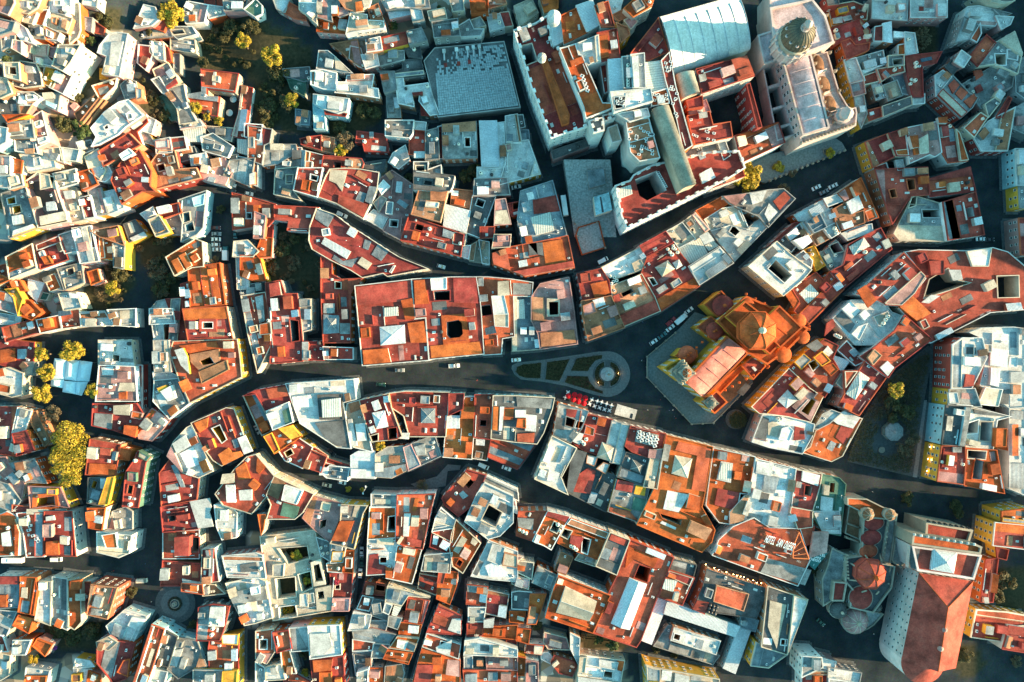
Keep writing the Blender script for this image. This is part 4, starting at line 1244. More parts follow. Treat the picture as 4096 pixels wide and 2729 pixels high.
& 6 g w 89,130 106,128 106,145 92,150
& 7 g w 93,148 103,145 102,160 93,160
& 7 t w 119,142 134,140 136,148 133,160 118,160
12 w y 48,105 77,104 79,131 50,135; big white roof with low inner walls and yellow facades near the lower middle
+ 1 w 49,113 67,112 70,124 62,132 50,133
+ .4 w 68,105 78,104 79,119 69,119
10 w k 31,107 48,106 49,127 33,128; grey and white roof behind a pink facade next to the big white roof
+ .4 g 31,108 37,107 47,127 34,128
& 10 r o 16,111 30,109 33,125 20,129
& 9 r w 0,110 16,108 17,129 10,140 0,135
& 10 o w 23,128 31,127 37,148 25,148
& 8 w w 9,143 23,140 27,154 9,155
9 r r 50,136 80,133 82,160 53,160; red terrace with rows of small square roof lights at the bottom edge
+ 2 o 52,137 70,136 69,146 53,148
+ 1.5 o 58,148 69,148 70,160 58,160
& 7 r w 26,149 36,149 50,157 50,162 26,162
& 7 g w 0,138 8,143 8,160 0,160
9 r w 165,93 168,87 182,93 188,96 188,113 157,111; red and white roofs at the tip of the golden lane
+ .6 r 164,94 179,100 176,107 162,102
+ 1 w 180,99 188,99 188,113 176,109
& 9 r w 157,112 188,122 186,135 153,124
+ 1 w 165,125 180,118 178,132 166,129
o 170,119 174,120 173,124 169,123
& 9 o w 153,125 187,137 187,160 143,160
+ .8 r 148,141 163,141 160,160 144,160
+ .4 p 176,136 187,137 187,152 174,150
9 r w 194,67 213,69 211,86 193,85; twin red roofs below the white cluttered block
& 9 r w 213,72 232,76 229,97 211,93
& 8 g w 195,88 211,88 209,101 195,101
& 8 r w 194,103 209,103 208,113 194,114
+ 1.5 w 209,100 219,98 218,107 209,107
& 8 o w 209,106 240,104 240,117 208,114
8 w w 192,118 205,116 240,126 240,133 191,131; bluish white winding terrace house in the lower middle
& 7 d w 191,132 211,130 212,144 191,144
& 7 p w 211,129 240,129 240,145 212,144
& 7 r w 190,145 212,145 240,145 240,160 192,160
+ 1 n 192,150 203,149 203,158 192,158
+ 1 n 213,148 222,148 222,156 213,156
12 w w 192,9 203,-16 210,-26 236,-14 236,10 224,22 213,25; white palace with a deep rectangular dark patio
o 207,8 214,-6 226,1 220,14
10 w w 198,59 214,27 240,37 240,64 215,62; large white block with stepped cluttered terraces south of the white palace
+ 1.5 w 217,30 229,33 224,50 212,45
+ 1 m 210,50 220,46 232,60 214,60
+ 2 c 228,38 240,41 240,52 226,50
@ 2 2
11 g w 43,57 70,64 64,80 54,93 38,86; old grey roof with two open courts facing the red parasols
o 50,69 58,72 56,79 49,77
o 60,73 66,74 63,80 58,79
+ .3 r 50,62 60,63 58,70 50,69
11 w w 37,87 59,98 45,125 51,140 21,126; long pale blue roof with white tents sloping toward a dark side street
+ .6 d 55,98 69,102 56,139 50,139
+ 1.2 w 34,118 44,121 41,130 32,128
11 r w 70,67 92,72 87,94 78,104 64,99 56,93 64,80; red roof with a large cream pyramid tent skylight near the parasols
s c 3 83,93 94,97 91,110 78,106
+ 1.5 o 68,77 76,80 75,87 66,85
+ 1.5 w 59,83 66,85 62,95 56,92
t 68,90 66,94 64,92
12 w w 92,73 109,77 102,97 104,104 100,113 90,111 94,96 87,94; smooth pale blue stepped roof on the plaza edge
11 r w 109,78 141,85 139,98 124,106 110,101 104,96; roof crowded with rows of cream cooling units on the plaza edge
+ .8 g 115,81 135,86 131,97 113,92
a 117,83 120,85 117,86 120,88 116,88 119,91 125,85 128,87 124,88 127,90 124,91 127,93 131,88 133,90 130,90 132,93 130,93 131,96
11 d w 105,102 127,108 119,131 97,124; square charcoal roof with a dark pyramid skylight
s d 2 111,109 121,113 118,121 109,117
& 11 c w 126,100 139,99 133,135 121,133 127,108
+ 1 p 126,99 138,100 137,108 125,107
10 d w 52,139 69,103 78,106 76,116 96,124 94,138 88,155 86,156; dark mixed roofs with white sheds on the long dark street south of the plaza
+ 1.5 w 69,104 79,106 76,115 68,112
+ 2 w 77,117 84,111 90,113 86,122
+ .6 r 57,125 70,116 77,119 72,140 56,138
+ 1 n 69,148 73,138 79,140 75,149
10 g w 96,127 126,134 122,152 119,167 88,156; grey roofed house with a yellow panel and ivy covered roof corner
+ .8 y 114,132 123,134 122,142 112,140
+ .5 v 112,143 125,146 122,157 110,154
+ .8 r 97,127 112,130 110,139 95,136
+ .4 r 88,152 108,156 116,165 90,157
12 o w 141,86 184,97 176,143 174,152 186,173 183,184 174,193 115,168 131,135; orange palace with a cream pyramid skylight in a yellow framed patio
+ .6 r 153,92 183,99 177,138 165,136 170,105 150,100
s c 2.5 150,105 165,108 161,125 147,121
+ 2 o 163,140 173,143 172,156 160,153
+ .8 w 143,137 163,141 153,157 139,154
o 136,158 156,164 155,169 138,162
+ 3 t 165,165 184,173 178,183 161,175
+ .6 w 136,167 138,165 151,171 150,173
12 o w 185,98 223,106 217,140 209,139 204,168 190,166 178,150; orange roof with a glazed lantern in a white frame beside the orange palace
+ .6 w 192,110 203,112 201,130 188,127
+ 1.2 l 193,112 202,113 200,128 189,126
+ .6 r 189,135 209,139 204,155 186,150
+ 1.5 t 200,157 214,142 218,141 213,165 200,168
12 w o 217,140 224,108 260,117 256,150 262,168 248,173 235,171 208,165; white flat roof with dark framed skylights and thin orange street front
+ .8 n 232,122 246,125 241,140 230,138
+ 1 w 225,110 240,112 238,124 224,121
@ 3 2
12 r w 26,118 49,122 47,134 40,157 40,170 26,172 22,160 19,157; maroon and white roofs behind a row of street lamps
+ 1 w 32,119 48,123 46,133 31,128
o 34,132 41,133 39,142 33,141
12 v t 49,122 65,125 71,131 66,178 50,175 41,160; corner terrace with green flooring and striped deck at the junction
+ .6 w 49,142 60,144 59,157 48,155
@ 3 3
12 r w -51,40 -45,26 -32,14 -13,6 1,15 29,16 38,45 27,68 -7,56; red roofed hotel carrying a steel frame sign and a curved pale blue corner wall
+ .4 g 0,43 40,54 34,68 -7,56
+ 1.5 p 42,19 56,19 54,38 38,43 40,30
o 27,14 42,14 40,29 34,31
& 10 w w -2,1 18,0 26,10 26,15 13,17 -3,15
& 12 w o 42,0 65,0 66,20 50,19
@ 2 3
11 r w 6,0 33,0 19,27 4,22; grey and maroon terraces with fenced tank pens on the long dark street
+ 1 g 5,6 20,7 19,17 6,15
+ 1 o 6,14 16,18 14,22 4,19
t 7,17 10,18.5 13,20
12 o w 19,27 30,5 33,0 53,5 47,15 36,35 29,31; fiery orange roof with white dividing walls and three tall tanks
+ .8 r 33,0 53,5 50,10 31,4
t 42,12 46,14 44,18
12 o w 54,6 89,19 78,44 51,33 42,29 47,15; long orange roof with a deep orange patio on the dark street
o 65,24 72,26 69,39 64,37
o 45,22 48,16 55,18 51,25
+ .8 r 54,22 66,24 62,34 53,29
t 54,32 56.5,33 59,35
& 8 c w 58,44 64,36 78,44 76,50
& 8 e w 39,54 45,37 56,42 49,58
12 d w 90,19 108,26 96,58 77,50; dark maroon roof with weathered grey terrace and glass grid
+ .5 r 92,20 107,27 104,32 89,26
+ .6 n 84,33 92,36 88,45 80,42
13 r o 109,26 148,42 134,76 118,118 114,124 74,111 90,72 98,56; large red roof with a long white ridged canopy over a barred patio
o 117,49 127,52 124,65 112,61
g m 1.6 108,61 124,67 108,109 91,103
+ .5 o 107,32 134,44 130,52 112,44 104,52
13 o w 43,59 90,77 74,111 31,97 39,70; orange red roof with a broad white tent shaped cover and a row of windows below
g c 2.2 78,83 71,101 40.5,93 49,69
12 r o 144,54 167,61 156,86 135,78 140,64; orange rimmed roof with white grid skylight and cooling units
+ 1 l 141,62 152,64 148,74 138,71
+ 2.4 c 150,75 154,75 152,83 148,82
& 11 d w 148,44 169,49 166,60 145,54
11 d t 179,53 235,71 224,98 210,96 166,90 175,70; dark theatre like roof with a maroon vaulted centre and a square cluster of black tanks
+ 1.6 r 188,68 218,76 213,92 185,83
+ .8 r 170,82 181,84 177,95 166,90
t 182,86 185,87 188,88 181,89 184,90 187,91 180,92 183,93 186,94
8 m w 132,79 143,83 128,122 118,118; school with pale metal roofs on three sides of a dark yard
& 8 m u 143,83 209,106 205,115 140,94
& 8 m u 205,115 209,106 219,110 205,149 194,144
& 8 n w 210,96 226,100 223,110 209,106
& 6 w w 149,107 191,119 187,131 146,118
& 4 g g 143,104 150,106 145,120 190,132 184,140 130,123
& 9 n w 224,120 235,125 252,131 235,143 219,141
13 c y 123,141 129,143 190,154 190,170 125,170; cream flat roof with yellow facade of round windows at the bottom edge
+ 1 w 138,146 147,147 146,156 137,155
+ 1 w 150,149 163,152 162,162 149,160
9 w w 62,131 103,137 101,147 99,160 60,160; white walled house with small square openings below the garden trees
+ 1.5 w 80,136 98,139 96,146 80,143
+ 2 c 62,134 69,134 67,149 61,148
+ 1 o 97,137 103,138 101,147 97,146
7 p w 30,111 50,116 53,127 33,126 29,120; house with peeling pink roof below the white tent shaped cover
& 6 r w 36,139 39,132 57,138 59,142 55,151 43,148
& 6 w w 27,130 33,129 38,135 35,139 27,135
& 7 w w 54,112 62,116 61,140 54,126
9 o w 17,76 31,76 22,103 14,103; narrow white walled house with slatted orange terrace
& 8 d w 0,74 6,73 18,74 16,90 0,89
& 8 o w -2,92 12,92 10,102 -2,101
8 o w 5,107 17,108 15,121 4,118; small orange roofs stepping down beside an ochre shrub
& 7 r w 14,122 29,123 27,131 12,129
& 8 o w 2,132 12,134 11,150 2,150
& 8 p w 13,136 24,138 24,160 13,160
& 7 r w -5,118 4,118 3,132 -5,132
9 g w 24,50 42,59 37,73 18,65; brown earthen flat roof beside a long dark sunken yard
& 9 g w 6,45 20,47 18,62 4,55
& 9 w w 0,58 16,62 15,71 0,66
& 9 w w -8,38 10,42 5,45 -8,50
@ 3 3
10 d w 0,69 36,81 17,131 -6,124; brown roof with pale yellow sheet panels by the small plaza of the twin domed church
+ .5 c 2,82 17,86 8,126 0,106
14 g w 32,133 49,134 50,143 43,146 31,152; white tower house with brown flat roof at the bottom edge below the theatre
& 11 w w 50,135 62,138 60,147 50,143
& 9 w w 55,143 85,148 82,162 54,162
& 8 r w 43,146 54,146 54,162 31,162 31,152
14 o y 214,0 240,-3 240,12 214,9; yellow walled hotel with orange and red roofs at the right edge beside the theatre
& 14 r y 208,10 240,13 240,35 206,31
& 10 r y 209,33 220,35 218,44 210,42
& 7 r o 200,44 211,43 206,83 195,83
10 r y 191,90 218,92 240,96 240,104 222,105 214,119 186,115; red roof with white framed wing behind the theatre at the right edge
& 10 r w 221,105 240,108 240,130 215,126
"""
def poly_in(c, r, *a):
    setcrop(c, r)
    return [P(a[i], a[i + 1], 0).xy for i in range(0, len(a), 2)]
YARD = [poly_in(0, 0, -10,-20, 75,-20, 76,62, 92,50, 100,30, 118,30, 112,72, 125,100, 140,118, 150,160, 60,160, -10,175), poly_in(0, 1, -10,-10, 140,-10, 138,14, 100,35, 40,50, 0,66, -10,66),
        poly_in(0, 1, -10,88, 30,66, 70,52, 108,52, 118,88, 90,88, 76,104, 78,128, 60,135, 0,150, -10,150), poly_in(0, 2, -10,58, 30,62, 46,92, 40,105, 70,135, 70,175, -10,175), poly_in(0, 3, -10,60, 80,62, 96,100, 50,108, 28,140, 90,130, 100,170, -10,170),
        poly_in(1, 0, 60,0, 235,-10, 235,30, 165,36, 155,45, 110,64, 60,20), poly_in(1, 3, -10,20, 70,20, 70,100, -10,105), poly_in(2, 3, -5,30, 40,60, 30,110, 100,125, 110,160, -5,160)]
# ------------------------------------------------------------------ traced blocks
VOLS = []      # every roofed volume: world polygon, base, roof height, building index
BLD = []
def parse():
    b = v = None
    for ln in DATA.strip().splitlines():
        ln = ln.strip()
        if not ln: continue
        lab = None
        if ';' in ln: ln, lab = ln.split(';'); lab = lab.strip()
        t = ln.split()
        if t[0] == '@': setcrop(int(t[1]), int(t[2])); continue
        if t[0] == '#': v['merlon'] = True; continue
        pts = lambda a: [src(*map(float, q.split(','))) for q in a]
        if t[0] == '&':
            v = dict(h=float(t[1]), rc=t[2], wc=t[3], uv=pts(t[4:]), holes=[], add=[], sky=[]); b['vols'].append(v)
        elif t[0] == '+':
            v['add'].append(dict(h=float(t[1]), rc=t[2], uv=pts(t[3:]), holes=[]))
        elif t[0] == 'o':
            if pts(t[1:]) not in v['holes']: v['holes'].append(pts(t[1:]))
        elif t[0] == 's':
            try: h = float(t[1]); c = t[2]
            except ValueError: c = t[1]; h = float(t[2])
            v['sky'].append(dict(h=h, rc=c, uv=pts(t[3:])))
        elif t[0] == 'g': v.setdefault('gab', []).append(dict(h=float(t[2]), rc=t[1], uv=pts(t[3:])))
        elif t[0] in 'ta': b.setdefault('tanks' if t[0] == 't' else 'acs', []).extend((q, v) for q in pts(t[1:]))
        else:
            v = dict(h=float(t[0]), rc=t[1], wc=t[2], uv=pts(t[3:]), holes=[], add=[], sky=[])
            b = dict(label=lab, vols=[v]); BLD.append(b)
parse()
rnd = random.Random(11)
for bi, b in enumerate(BLD):
    for v in b['vols']:
        U = sum(p[0] for p in v['uv']) / len(v['uv']); V = sum(p[1] for p in v['uv']) / len(v['uv'])
        h = v['h'] * (1 if v['h'] > 13 else (.74 if U < 1150 and V < 1500 else .88)) + rnd.uniform(-1.1, 1.1)
        if v['h'] < 12.5 and rnd.random() < .2: h += rnd.uniform(1.0, 2.2)
        z = ground_z(U, V, h)
        v['z'] = z; v['b'] = bi
        x0, y0 = atz(U, V, z)
        sh = rnd.uniform(-.32, -.16) - (.45 if x0 < -95 and y0 > -20 else 0)
        if v['wc'] == 'w' and v['h'] < 13: v['wc'] = rnd.choice('wwwwwcccgppttyok')
        v['pts'] = inset(ccw([atz(u, w, z) for u, w in v['uv']]), sh)
        v['base'] = min(terrain(x, y) for x, y in v['pts']) - .4
        v['hol'] = [ccw([atz(u, w, z) for u, w in hh]) for hh in v['holes']]
        xs = [p[0] for p in v['pts']]; ys = [p[1] for p in v['pts']]
        v['bb'] = (min(xs), max(xs), min(ys), max(ys))
        VOLS.append(v)

def covered(x, y, z, skip):
    for v in VOLS:
        if v is skip or v['z'] < z: continue
        a = v['bb']
        if a[0] <= x <= a[1] and a[2] <= y <= a[3] and inside(x, y, v['pts']): return True
    return False

WIN_ME = None
def window_mesh():
    global WIN_ME
    if WIN_ME: return WIN_ME
    mb = MB()   # local: x along wall, y outwards, z up; 1.05 x 1.6 with a pale surround, sill and cross bar
    w, h = .92, 1.45
    mb.add([(-w/2, .05, 0), (w/2, .05, 0), (w/2, .05, h), (-w/2, .05, h)], [(1, 0, 3, 2)], 1)
    for x0, x1, z0, z1, d in ((-w/2-.07, -w/2, -.06, h+.07, .1), (w/2, w/2+.07, -.06, h+.07, .1), (-w/2, w/2, h, h+.07, .1), (-w/2-.14, w/2+.14, -.16, -.06, .2), (-.025, .025, 0, h, .08)):
        vs = [(x, y, z) for z in (z0, z1) for x, y in ((x0, 0), (x1, 0), (x1, d), (x0, d))]
        mb.add(vs, [(4, 5, 6, 7), (3, 2, 6, 7), (0, 3, 7, 4), (2, 1, 5, 6), (0, 1, 2, 3)], 0)
    me = bpy.data.meshes.new('window'); me.from_pydata(mb.v, [], mb.f)
    me.materials.append(FRAME); me.materials.append(PANE); me.polygons.foreach_set('material_index', mb.m)
    WIN_ME = me
    return me

def put_windows(rt, vol, base, ztop, pts, budget, spacing=3.0, floor=3.3, me=None, sc=1.0, skip=0.0):
    me = me or window_mesh(); n = 0; rw = random.Random(int(abs(pts[0][0] * 37 + pts[0][1] * 11)))
    L = len(pts)
    for i in range(L):
        a, c = Vector(pts[i]), Vector(pts[(i + 1) % L]); e = c - a
        if e.length < 3.0: continue
        nrm = Vector((e.y, -e.x)).normalized(); mid = (a + c) / 2
        if nrm.dot(mid) > .22 * mid.length: continue
        q = mid + nrm * 1.8
        if covered(q.x, q.y, ztop - 3.0, vol): continue
        g = min(terrain(a.x, a.y), terrain(c.x, c.y), terrain(mid.x, mid.y))
        nf = int((ztop - g - .4) / floor); nc = max(1, int(e.length / spacing))
        for f in range(nf):
            for k in range(nc):
                if n >= budget: return n
                s = (k + .5) / nc
                if rw.random() < skip: continue
                p = a + e * s + nrm * .012
                q = p + nrm * 1.2
                if covered(q.x, q.y, g + f * floor + 1.5, vol): continue
                o = bpy.data.objects.new('window', me); COL.objects.link(o)
                o.parent = rt; o.location = Vector((p.x, p.y, ztop - .75 - 1.9 * sc - f * floor)) - WL[rt.name]
                o.rotation_euler = (0, 0, math.atan2(nrm.y, nrm.x) - math.pi / 2)
                o.scale = (sc, 1, sc)
                n += 1
    return n

def parapet(rt, pts, z, h, th, mat, parent, merlon=False):
    mb = MB(); inn = inset(pts, th); n = len(pts)
    out = inset(pts, -.035)
    vs = [(p[0], p[1], z - .12) for p in out] + [(p[0], p[1], z + h) for p in out] + [(p[0], p[1], z + h) for p in inn] + [(p[0], p[1], z + .004) for p in inn]
    fs = []
    for i in range(n):
        j = (i + 1) % n
        fs += [(i, j, j + n, i + n), (i + n, j + n, j + 2 * n, i + 2 * n), (i + 2 * n, j + 2 * n, j + 3 * n, i + 3 * n)]
    mb.add(vs, fs)
    if merlon:
        for i in range(n):
            a, c = Vector(pts[i]), Vector(pts[(i + 1) % n]); e = c - a
            k = int(e.length / 4.2)
            for j in range(k):
                p = a + e * ((j + .5) / k)
                nn = Vector((-e.y, e.x)).normalized() * .55
                mb.box((p.x + nn.x, p.y + nn.y, z + h - .01), (1.7, 1.25, 1.5), math.atan2(e.y, e.x), top=.8)
    return mb.obj('parapet', mat, rt) if parent is None else mb.obj('parapet', mat, parent)

def rooftop_box(rt, name, pts, z0, z1, wm, rm, holes=(), rim=0.0):
    mb = MB()
    n = len(pts)
    mb.add([(p[0], p[1], z0) for p in pts] + [(p[0], p[1], z1) for p in pts], [(i, (i + 1) % n, (i + 1) % n + n, i + n) for i in range(n)], 0)
    for h in holes:
        m = len(h)
        mb.add([(p[0], p[1], z0) for p in h] + [(p[0], p[1], z1) for p in h], [((i + 1) % m, i, i + m, (i + 1) % m + m) for i in range(m)], 0)
    if rim > 0 and not holes:
        inn = inset(pts, .28)
        mb.add([(p[0], p[1], z1) for p in pts] + [(p[0], p[1], z1) for p in inn] + [(p[0], p[1], z1 - rim) for p in inn],
               [f for i in range(n) for f in ((i, (i + 1) % n, (i + 1) % n + n, i + n), (i + n, (i + 1) % n + n, (i + 1) % n + 2 * n, i + 2 * n))], 0)
        mb.flat(inn, [], z1 - rim, 1)
    else:
        mb.flat(pts, holes, z1, 1)
    return mb.obj(name, [wm, rm], rt)

def clip(p, dv, s, sg):
    out = []
    for i in range(len(p)):
        a, b = p[i - 1], p[i]
        fa, fb = sg * (a[0] * dv.x + a[1] * dv.y - s), sg * (b[0] * dv.x + b[1] * dv.y - s)
        if (fa >= 0) != (fb >= 0):
            t = fa / (fa - fb); out.append((a[0] + (b[0] - a[0]) * t, a[1] + (b[1] - a[1]) * t))
        if fb >= 0: out.append(b)
    return out
def rect(cx, cy, w, d, a):
    ca, sa = math.cos(a), math.sin(a)
    return [(cx + x * ca - y * sa, cy + x * sa + y * ca) for x, y in ((-w/2, -d/2), (w/2, -d/2), (w/2, d/2), (-w/2, d/2))]

# shared little rooftop meshes
def tank_mesh(name, mat):
    mb = MB(); mb.lathe((0, 0, 0), [(.62, 0), (.68, .15), (.66, .7), (.69, .75), (.66, 1.15), (.5, 1.45), (.27, 1.58)], 14, 0)
    mb.lathe((0, 0, 0), [(.25, 1.56), (.27, 1.66), (.2, 1.7)], 10, 1)
    me = bpy.data.meshes.new(name); me.from_pydata(mb.v, [], mb.f); me.materials.append(mat); me.materials.append(TANKB)
    me.polygons.foreach_set('material_index', mb.m); return me
TANK_ME = [tank_mesh('beige_tank', TANKW), tank_mesh('black_tank', TANKB), tank_mesh('beige_tank', TANKW)]
def ac_mesh():
    mb = MB(); mb.box((0, 0, 0), (1.15, .85, .12), mi=1); mb.box((0, 0, .12), (1.05, .75, .7), mi=0)
    mb.lathe((0, 0, .82), [(.3, 0), (.3, .05), (.24, .06)], 12, 1)
    me = bpy.data.meshes.new('cooling_unit'); me.from_pydata(mb.v, [], mb.f); me.materials.append(PALEBOX); me.materials.append(DARKM)
    me.polygons.foreach_set('material_index', mb.m); return me
AC_ME = ac_mesh()
def vent_mesh():
    mb = MB(); mb.tube((0, 0, 0), (0, 0, .9), .11, 8); mb.lathe((0, 0, .9), [(.2, 0), (.2, .12), (.03, .25)], 8)
    me = bpy.data.meshes.new('vent_pipe'); me.from_pydata(mb.v, [], mb.f); me.materials.append(STEEL); return me
VENT_ME = vent_mesh()
def hatch_mesh():
    mb = MB(); mb.box((0, 0, 0), (1.5, 1.2, .35), mi=0, mt=0); mb.box((0, 0, .35), (1.25, .95, .12), mi=1, top=.6)
    me = bpy.data.meshes.new('roof_light'); me.from_pydata(mb.v, [], mb.f); me.materials.append(surf('w', True)); me.materials.append(surf('l', True))
    me.polygons.foreach_set('material_index', mb.m); return me
HATCH_ME = hatch_mesh()
def aerial_mesh():
    mb = MB(); mb.tube((0, 0, 0), (0, 0, 3.2), .05, 5); mb.tube((-.9, 0, 3), (.9, 0, 3), .035, 5)
    for k in range(6): mb.tube((-.8 + .32 * k, -.5, 3), (-.8 + .32 * k, .5, 3), .025, 4)
    me = bpy.data.meshes.new('aerial'); me.from_pydata(mb.v, [], mb.f); me.materials.append(STEEL); return me
AER_ME = aerial_mesh()
def link(name, me, rt, loc, rz=0, sc=(1, 1, 1)):
    o = bpy.data.objects.new(name, me); COL.objects.link(o)
    if rt: o.parent = rt; o.location = Vector(loc) - WL[rt.name]
    else: o.location = loc
    o.rotation_euler = (0, 0, rz); o.scale = sc
    return o

def kindof(label):
    for w, n, c in (('university', 'university_building', 'university'), ('school', 'school', 'school'), ('hotel', 'hotel', 'hotel'), ('palace', 'palace', 'palace'), ('mansion', 'mansion', 'mansion'),
                    ('townhouse', 'townhouse', 'townhouse'), ('workshop', 'workshop', 'workshop'), ('shed by', 'market_shed', 'shed'), ('corner', 'corner_building', 'corner building'), ('terrace', 'terrace_building', 'terrace building'), ('street', 'street_building', 'street building')):
        if w in label: return n, c
    return 'house', 'house'

NT = 0
for b in BLD:
    rnd = random.Random(hash(b['label'][:20]) if False else sum(ord(c) * (i + 3) for i, c in enumerate(b['label'])))
    v0 = b['vols'][0]
    cx, cy = centroid(v0['pts'])
    nm, cat = kindof(b['label'])
    rt = root(nm, (cx, cy, v0['base'] + 1.5), b['label'], cat, None)
    b['root'] = rt
    budget = 96; flatspots = []
    for v in b['vols']:
        pts, z, base, hol = v['pts'], v['z'], v['base'], v['hol']
        n = len(pts)
        if not hol and not v.get('gab') and not v.get('merlon') and area(pts) > 95 and v['h'] < 14 and v['rc'] not in 'mlns' and rnd.random() < .22:      # small light wells
            e = max(((Vector(pts[(i + 1) % n]) - Vector(pts[i])) for i in range(n)), key=lambda q: q.length); ang = math.atan2(e.y, e.x)
            adds = [ccw([atz(u, w, z + a['h']) for u, w in a['uv']]) for a in v['add']] + [ccw([atz(u, w, z + .9) for u, w in a['uv']]) for a in v['sky']]
            for _ in range(25):
                x, y = rnd.uniform(v['bb'][0], v['bb'][1]), rnd.uniform(v['bb'][2], v['bb'][3]); w_, d_ = rnd.uniform(2.2, 4.2), rnd.uniform(1.8, 3.4)
                q = rect(x, y, w_ + 2, d_ + 2, ang)
                if all(inside(*c, pts) for c in q) and not any(inside(*c, A) for A in adds for c in q) and not any(inside(*c, q) for A in adds for c in A) and not covered(x, y, z + .1, v):
                    hol.append(ccw(rect(x, y, w_, d_, ang))); v['holes'].append([(0, 0)] * 4); break
        wm, rm = surf(v['wc'], True), surf(v['rc'])
        mb = MB()
        mb.add([(p[0], p[1], base) for p in pts] + [(p[0], p[1], z) for p in pts], [(i, (i + 1) % n, (i + 1) % n + n, i + n) for i in range(n)])
        for h in hol:
            m = len(h)
            mb.add([(p[0], p[1], base) for p in h] + [(p[0], p[1], z) for p in h], [((i + 1) % m, i, i + m, (i + 1) % m + m) for i in range(m)])
        mb.obj('wall', wm, rt)
        mb = MB(); mb.flat(pts, hol, z)
        # orient sheet seams with the longest side: object-space X across
        ee = max(((Vector(pts[(i + 1) % n]) - Vector(pts[i])) for i in range(n)), key=lambda q: q.length)
        roof = mb.obj('roof', rm, rt, rot=math.atan2(ee.y, ee.x) if v['rc'] in 'mnltes' else 0.0)
        ar = area(pts)
        big = v['rc'] not in 'mls'
        if big and ar > 14:
            q0 = rnd.random(); pm = surf(v['wc'] if v['wc'] in 'wcg' else v['rc'], True) if (v['rc'] in 'wcg' or q0 < .3) else (surf('c' if q0 < .4 else 'w', True) if q0 < .5 else surf(v['rc'], True))
            if v['h'] > 20 or v.get('merlon'): pm = surf('w', True)
            ph = rnd.uniform(.4, 1.0) if v['h'] < 15 else .85
            if v.get('merlon'): ph = 1.5
            parapet(rt, pts, z, ph, min(.30, .1 * math.sqrt(ar)) if not v.get('merlon') else .45, pm, roof if roof.rotation_euler[2] == 0 else None, v.get('merlon'))
            for h in hol:
                if len(h) >= 3:
                    mbh = MB(); o2 = inset(h, -.35); m = len(h)
                    mbh.add([(p[0], p[1], z + .004) for p in o2] + [(p[0], p[1], z + .5) for p in o2] + [(p[0], p[1], z + .5) for p in h] + [(p[0], p[1], z - .3) for p in h],
                            [f for i in range(m) for f in ((i, (i + 1) % m, (i + 1) % m + m, i + m), (i + m, (i + 1) % m + m, (i + 1) % m + 2 * m, i + 2 * m), (i + 2 * m, (i + 1) % m + 2 * m, (i + 1) % m + 3 * m, i + 3 * m))])
                    mbh.obj('patio_rim', surf(rnd.choice(['w', 'c', v['rc'], v['rc']]), True), rt)
        budget -= put_windows(rt, v, base, z, pts, budget, skip=.62 if cx < -95 and cy > 0 else .16)
        blocked = [h for h in hol]
        for a in v['add']:
            za = z + a['h'] + rnd.uniform(-.04, .04)
            ap = ccw([atz(u, w, za) for u, w in a['uv']])
            ah = []
            for hh, hw in zip(v['holes'], hol):
                q = [atz(u, w, za) for u, w in hh]; c0 = centroid(q)
                if inside(c0[0], c0[1], ap): ah.append(ccw(q))
            nm2 = 'rooftop_room' if a['h'] >= 1.2 else ('skylight' if a['rc'] in 'ls' else 'roof_panel')
            awm = surf(v['wc'] if rnd.random() < .4 else ('w' if a['rc'] in 'wcgmln' else a['rc']), True)
            if nm2 == 'roof_panel': awm = surf(a['rc'], True)
            rooftop_box(rt, nm2, ap, z + .006, za, awm, surf(a['rc']), ah, .3 if a['h'] > 1.4 and a['rc'] not in 'mls' and rnd.random() < .55 else 0)
            if not ah: blocked.append(ap)
        for s in v['sky']:
            ap = ccw([atz(u, w, z + .9) for u, w in s['uv']])
            mb = MB(); m = len(ap); k = 0.9
            mb.add([(p[0], p[1], z + .006) for p in ap] + [(p[0], p[1], z + k) for p in ap], [(i, (i + 1) % m, (i + 1) % m + m, i + m) for i in range(m)], 0)
            ev = inset(ap, -.25); c = centroid(ap)
            mb.add([(p[0], p[1], z + k) for p in ev] + [(c[0], c[1], z + k + s['h'])], [(i, (i + 1) % m, m) for i in range(m)], 1)
            sk = mb.obj('skylight', [surf('w', True), surf(s['rc'])], rt)
            mr = MB()
            for p in ev: mr.tube((p[0], p[1], z + k + .03), (c[0], c[1], z + k + s['h'] + .03), .07, 5)
            mr.obj('ridge_bar', surf('w', True), sk)
            blocked.append(ap)
        for s in v.get('gab', []):
            k = z + 1.1; ap = [atz(u, w, k) for u, w in s['uv']]; r0 = ((ap[0][0] + ap[1][0]) / 2, (ap[0][1] + ap[1][1]) / 2, k + s['h']); r1 = ((ap[2][0] + ap[3][0]) / 2, (ap[2][1] + ap[3][1]) / 2, k + s['h'])
            mb = MB(); mb.add([(p[0], p[1], z + .006) for p in ap] + [(p[0], p[1], k) for p in ap] + [r0, r1], [(0, 1, 5, 4), (1, 2, 6, 5), (2, 3, 7, 6), (3, 0, 4, 7), (4, 5, 8), (6, 7, 9)], 0)
            mb.add([(p[0], p[1], k) for p in ap] + [r0, r1], [(1, 2, 5, 4), (3, 0, 4, 5)], 1)
            bm_ = mb.obj('ridged_canopy', [surf('w', True), surf(s['rc'])], rt, rot=math.atan2(r1[1] - r0[1], r1[0] - r0[0]))
            mr = MB(); mr.tube((r0[0], r0[1], r0[2] + .04), (r1[0], r1[1], r1[2] + .04), .12, 6); mr.obj('ridge_cap', surf('w', True), rt)
            blocked.append(ccw(ap))
        # rooftop clutter where the photo shows crowded roofs
        if ar < 30 or not big: continue
        e = max(((Vector(pts[(i + 1) % n]) - Vector(pts[i])) for i in range(n)), key=lambda q: q.length)
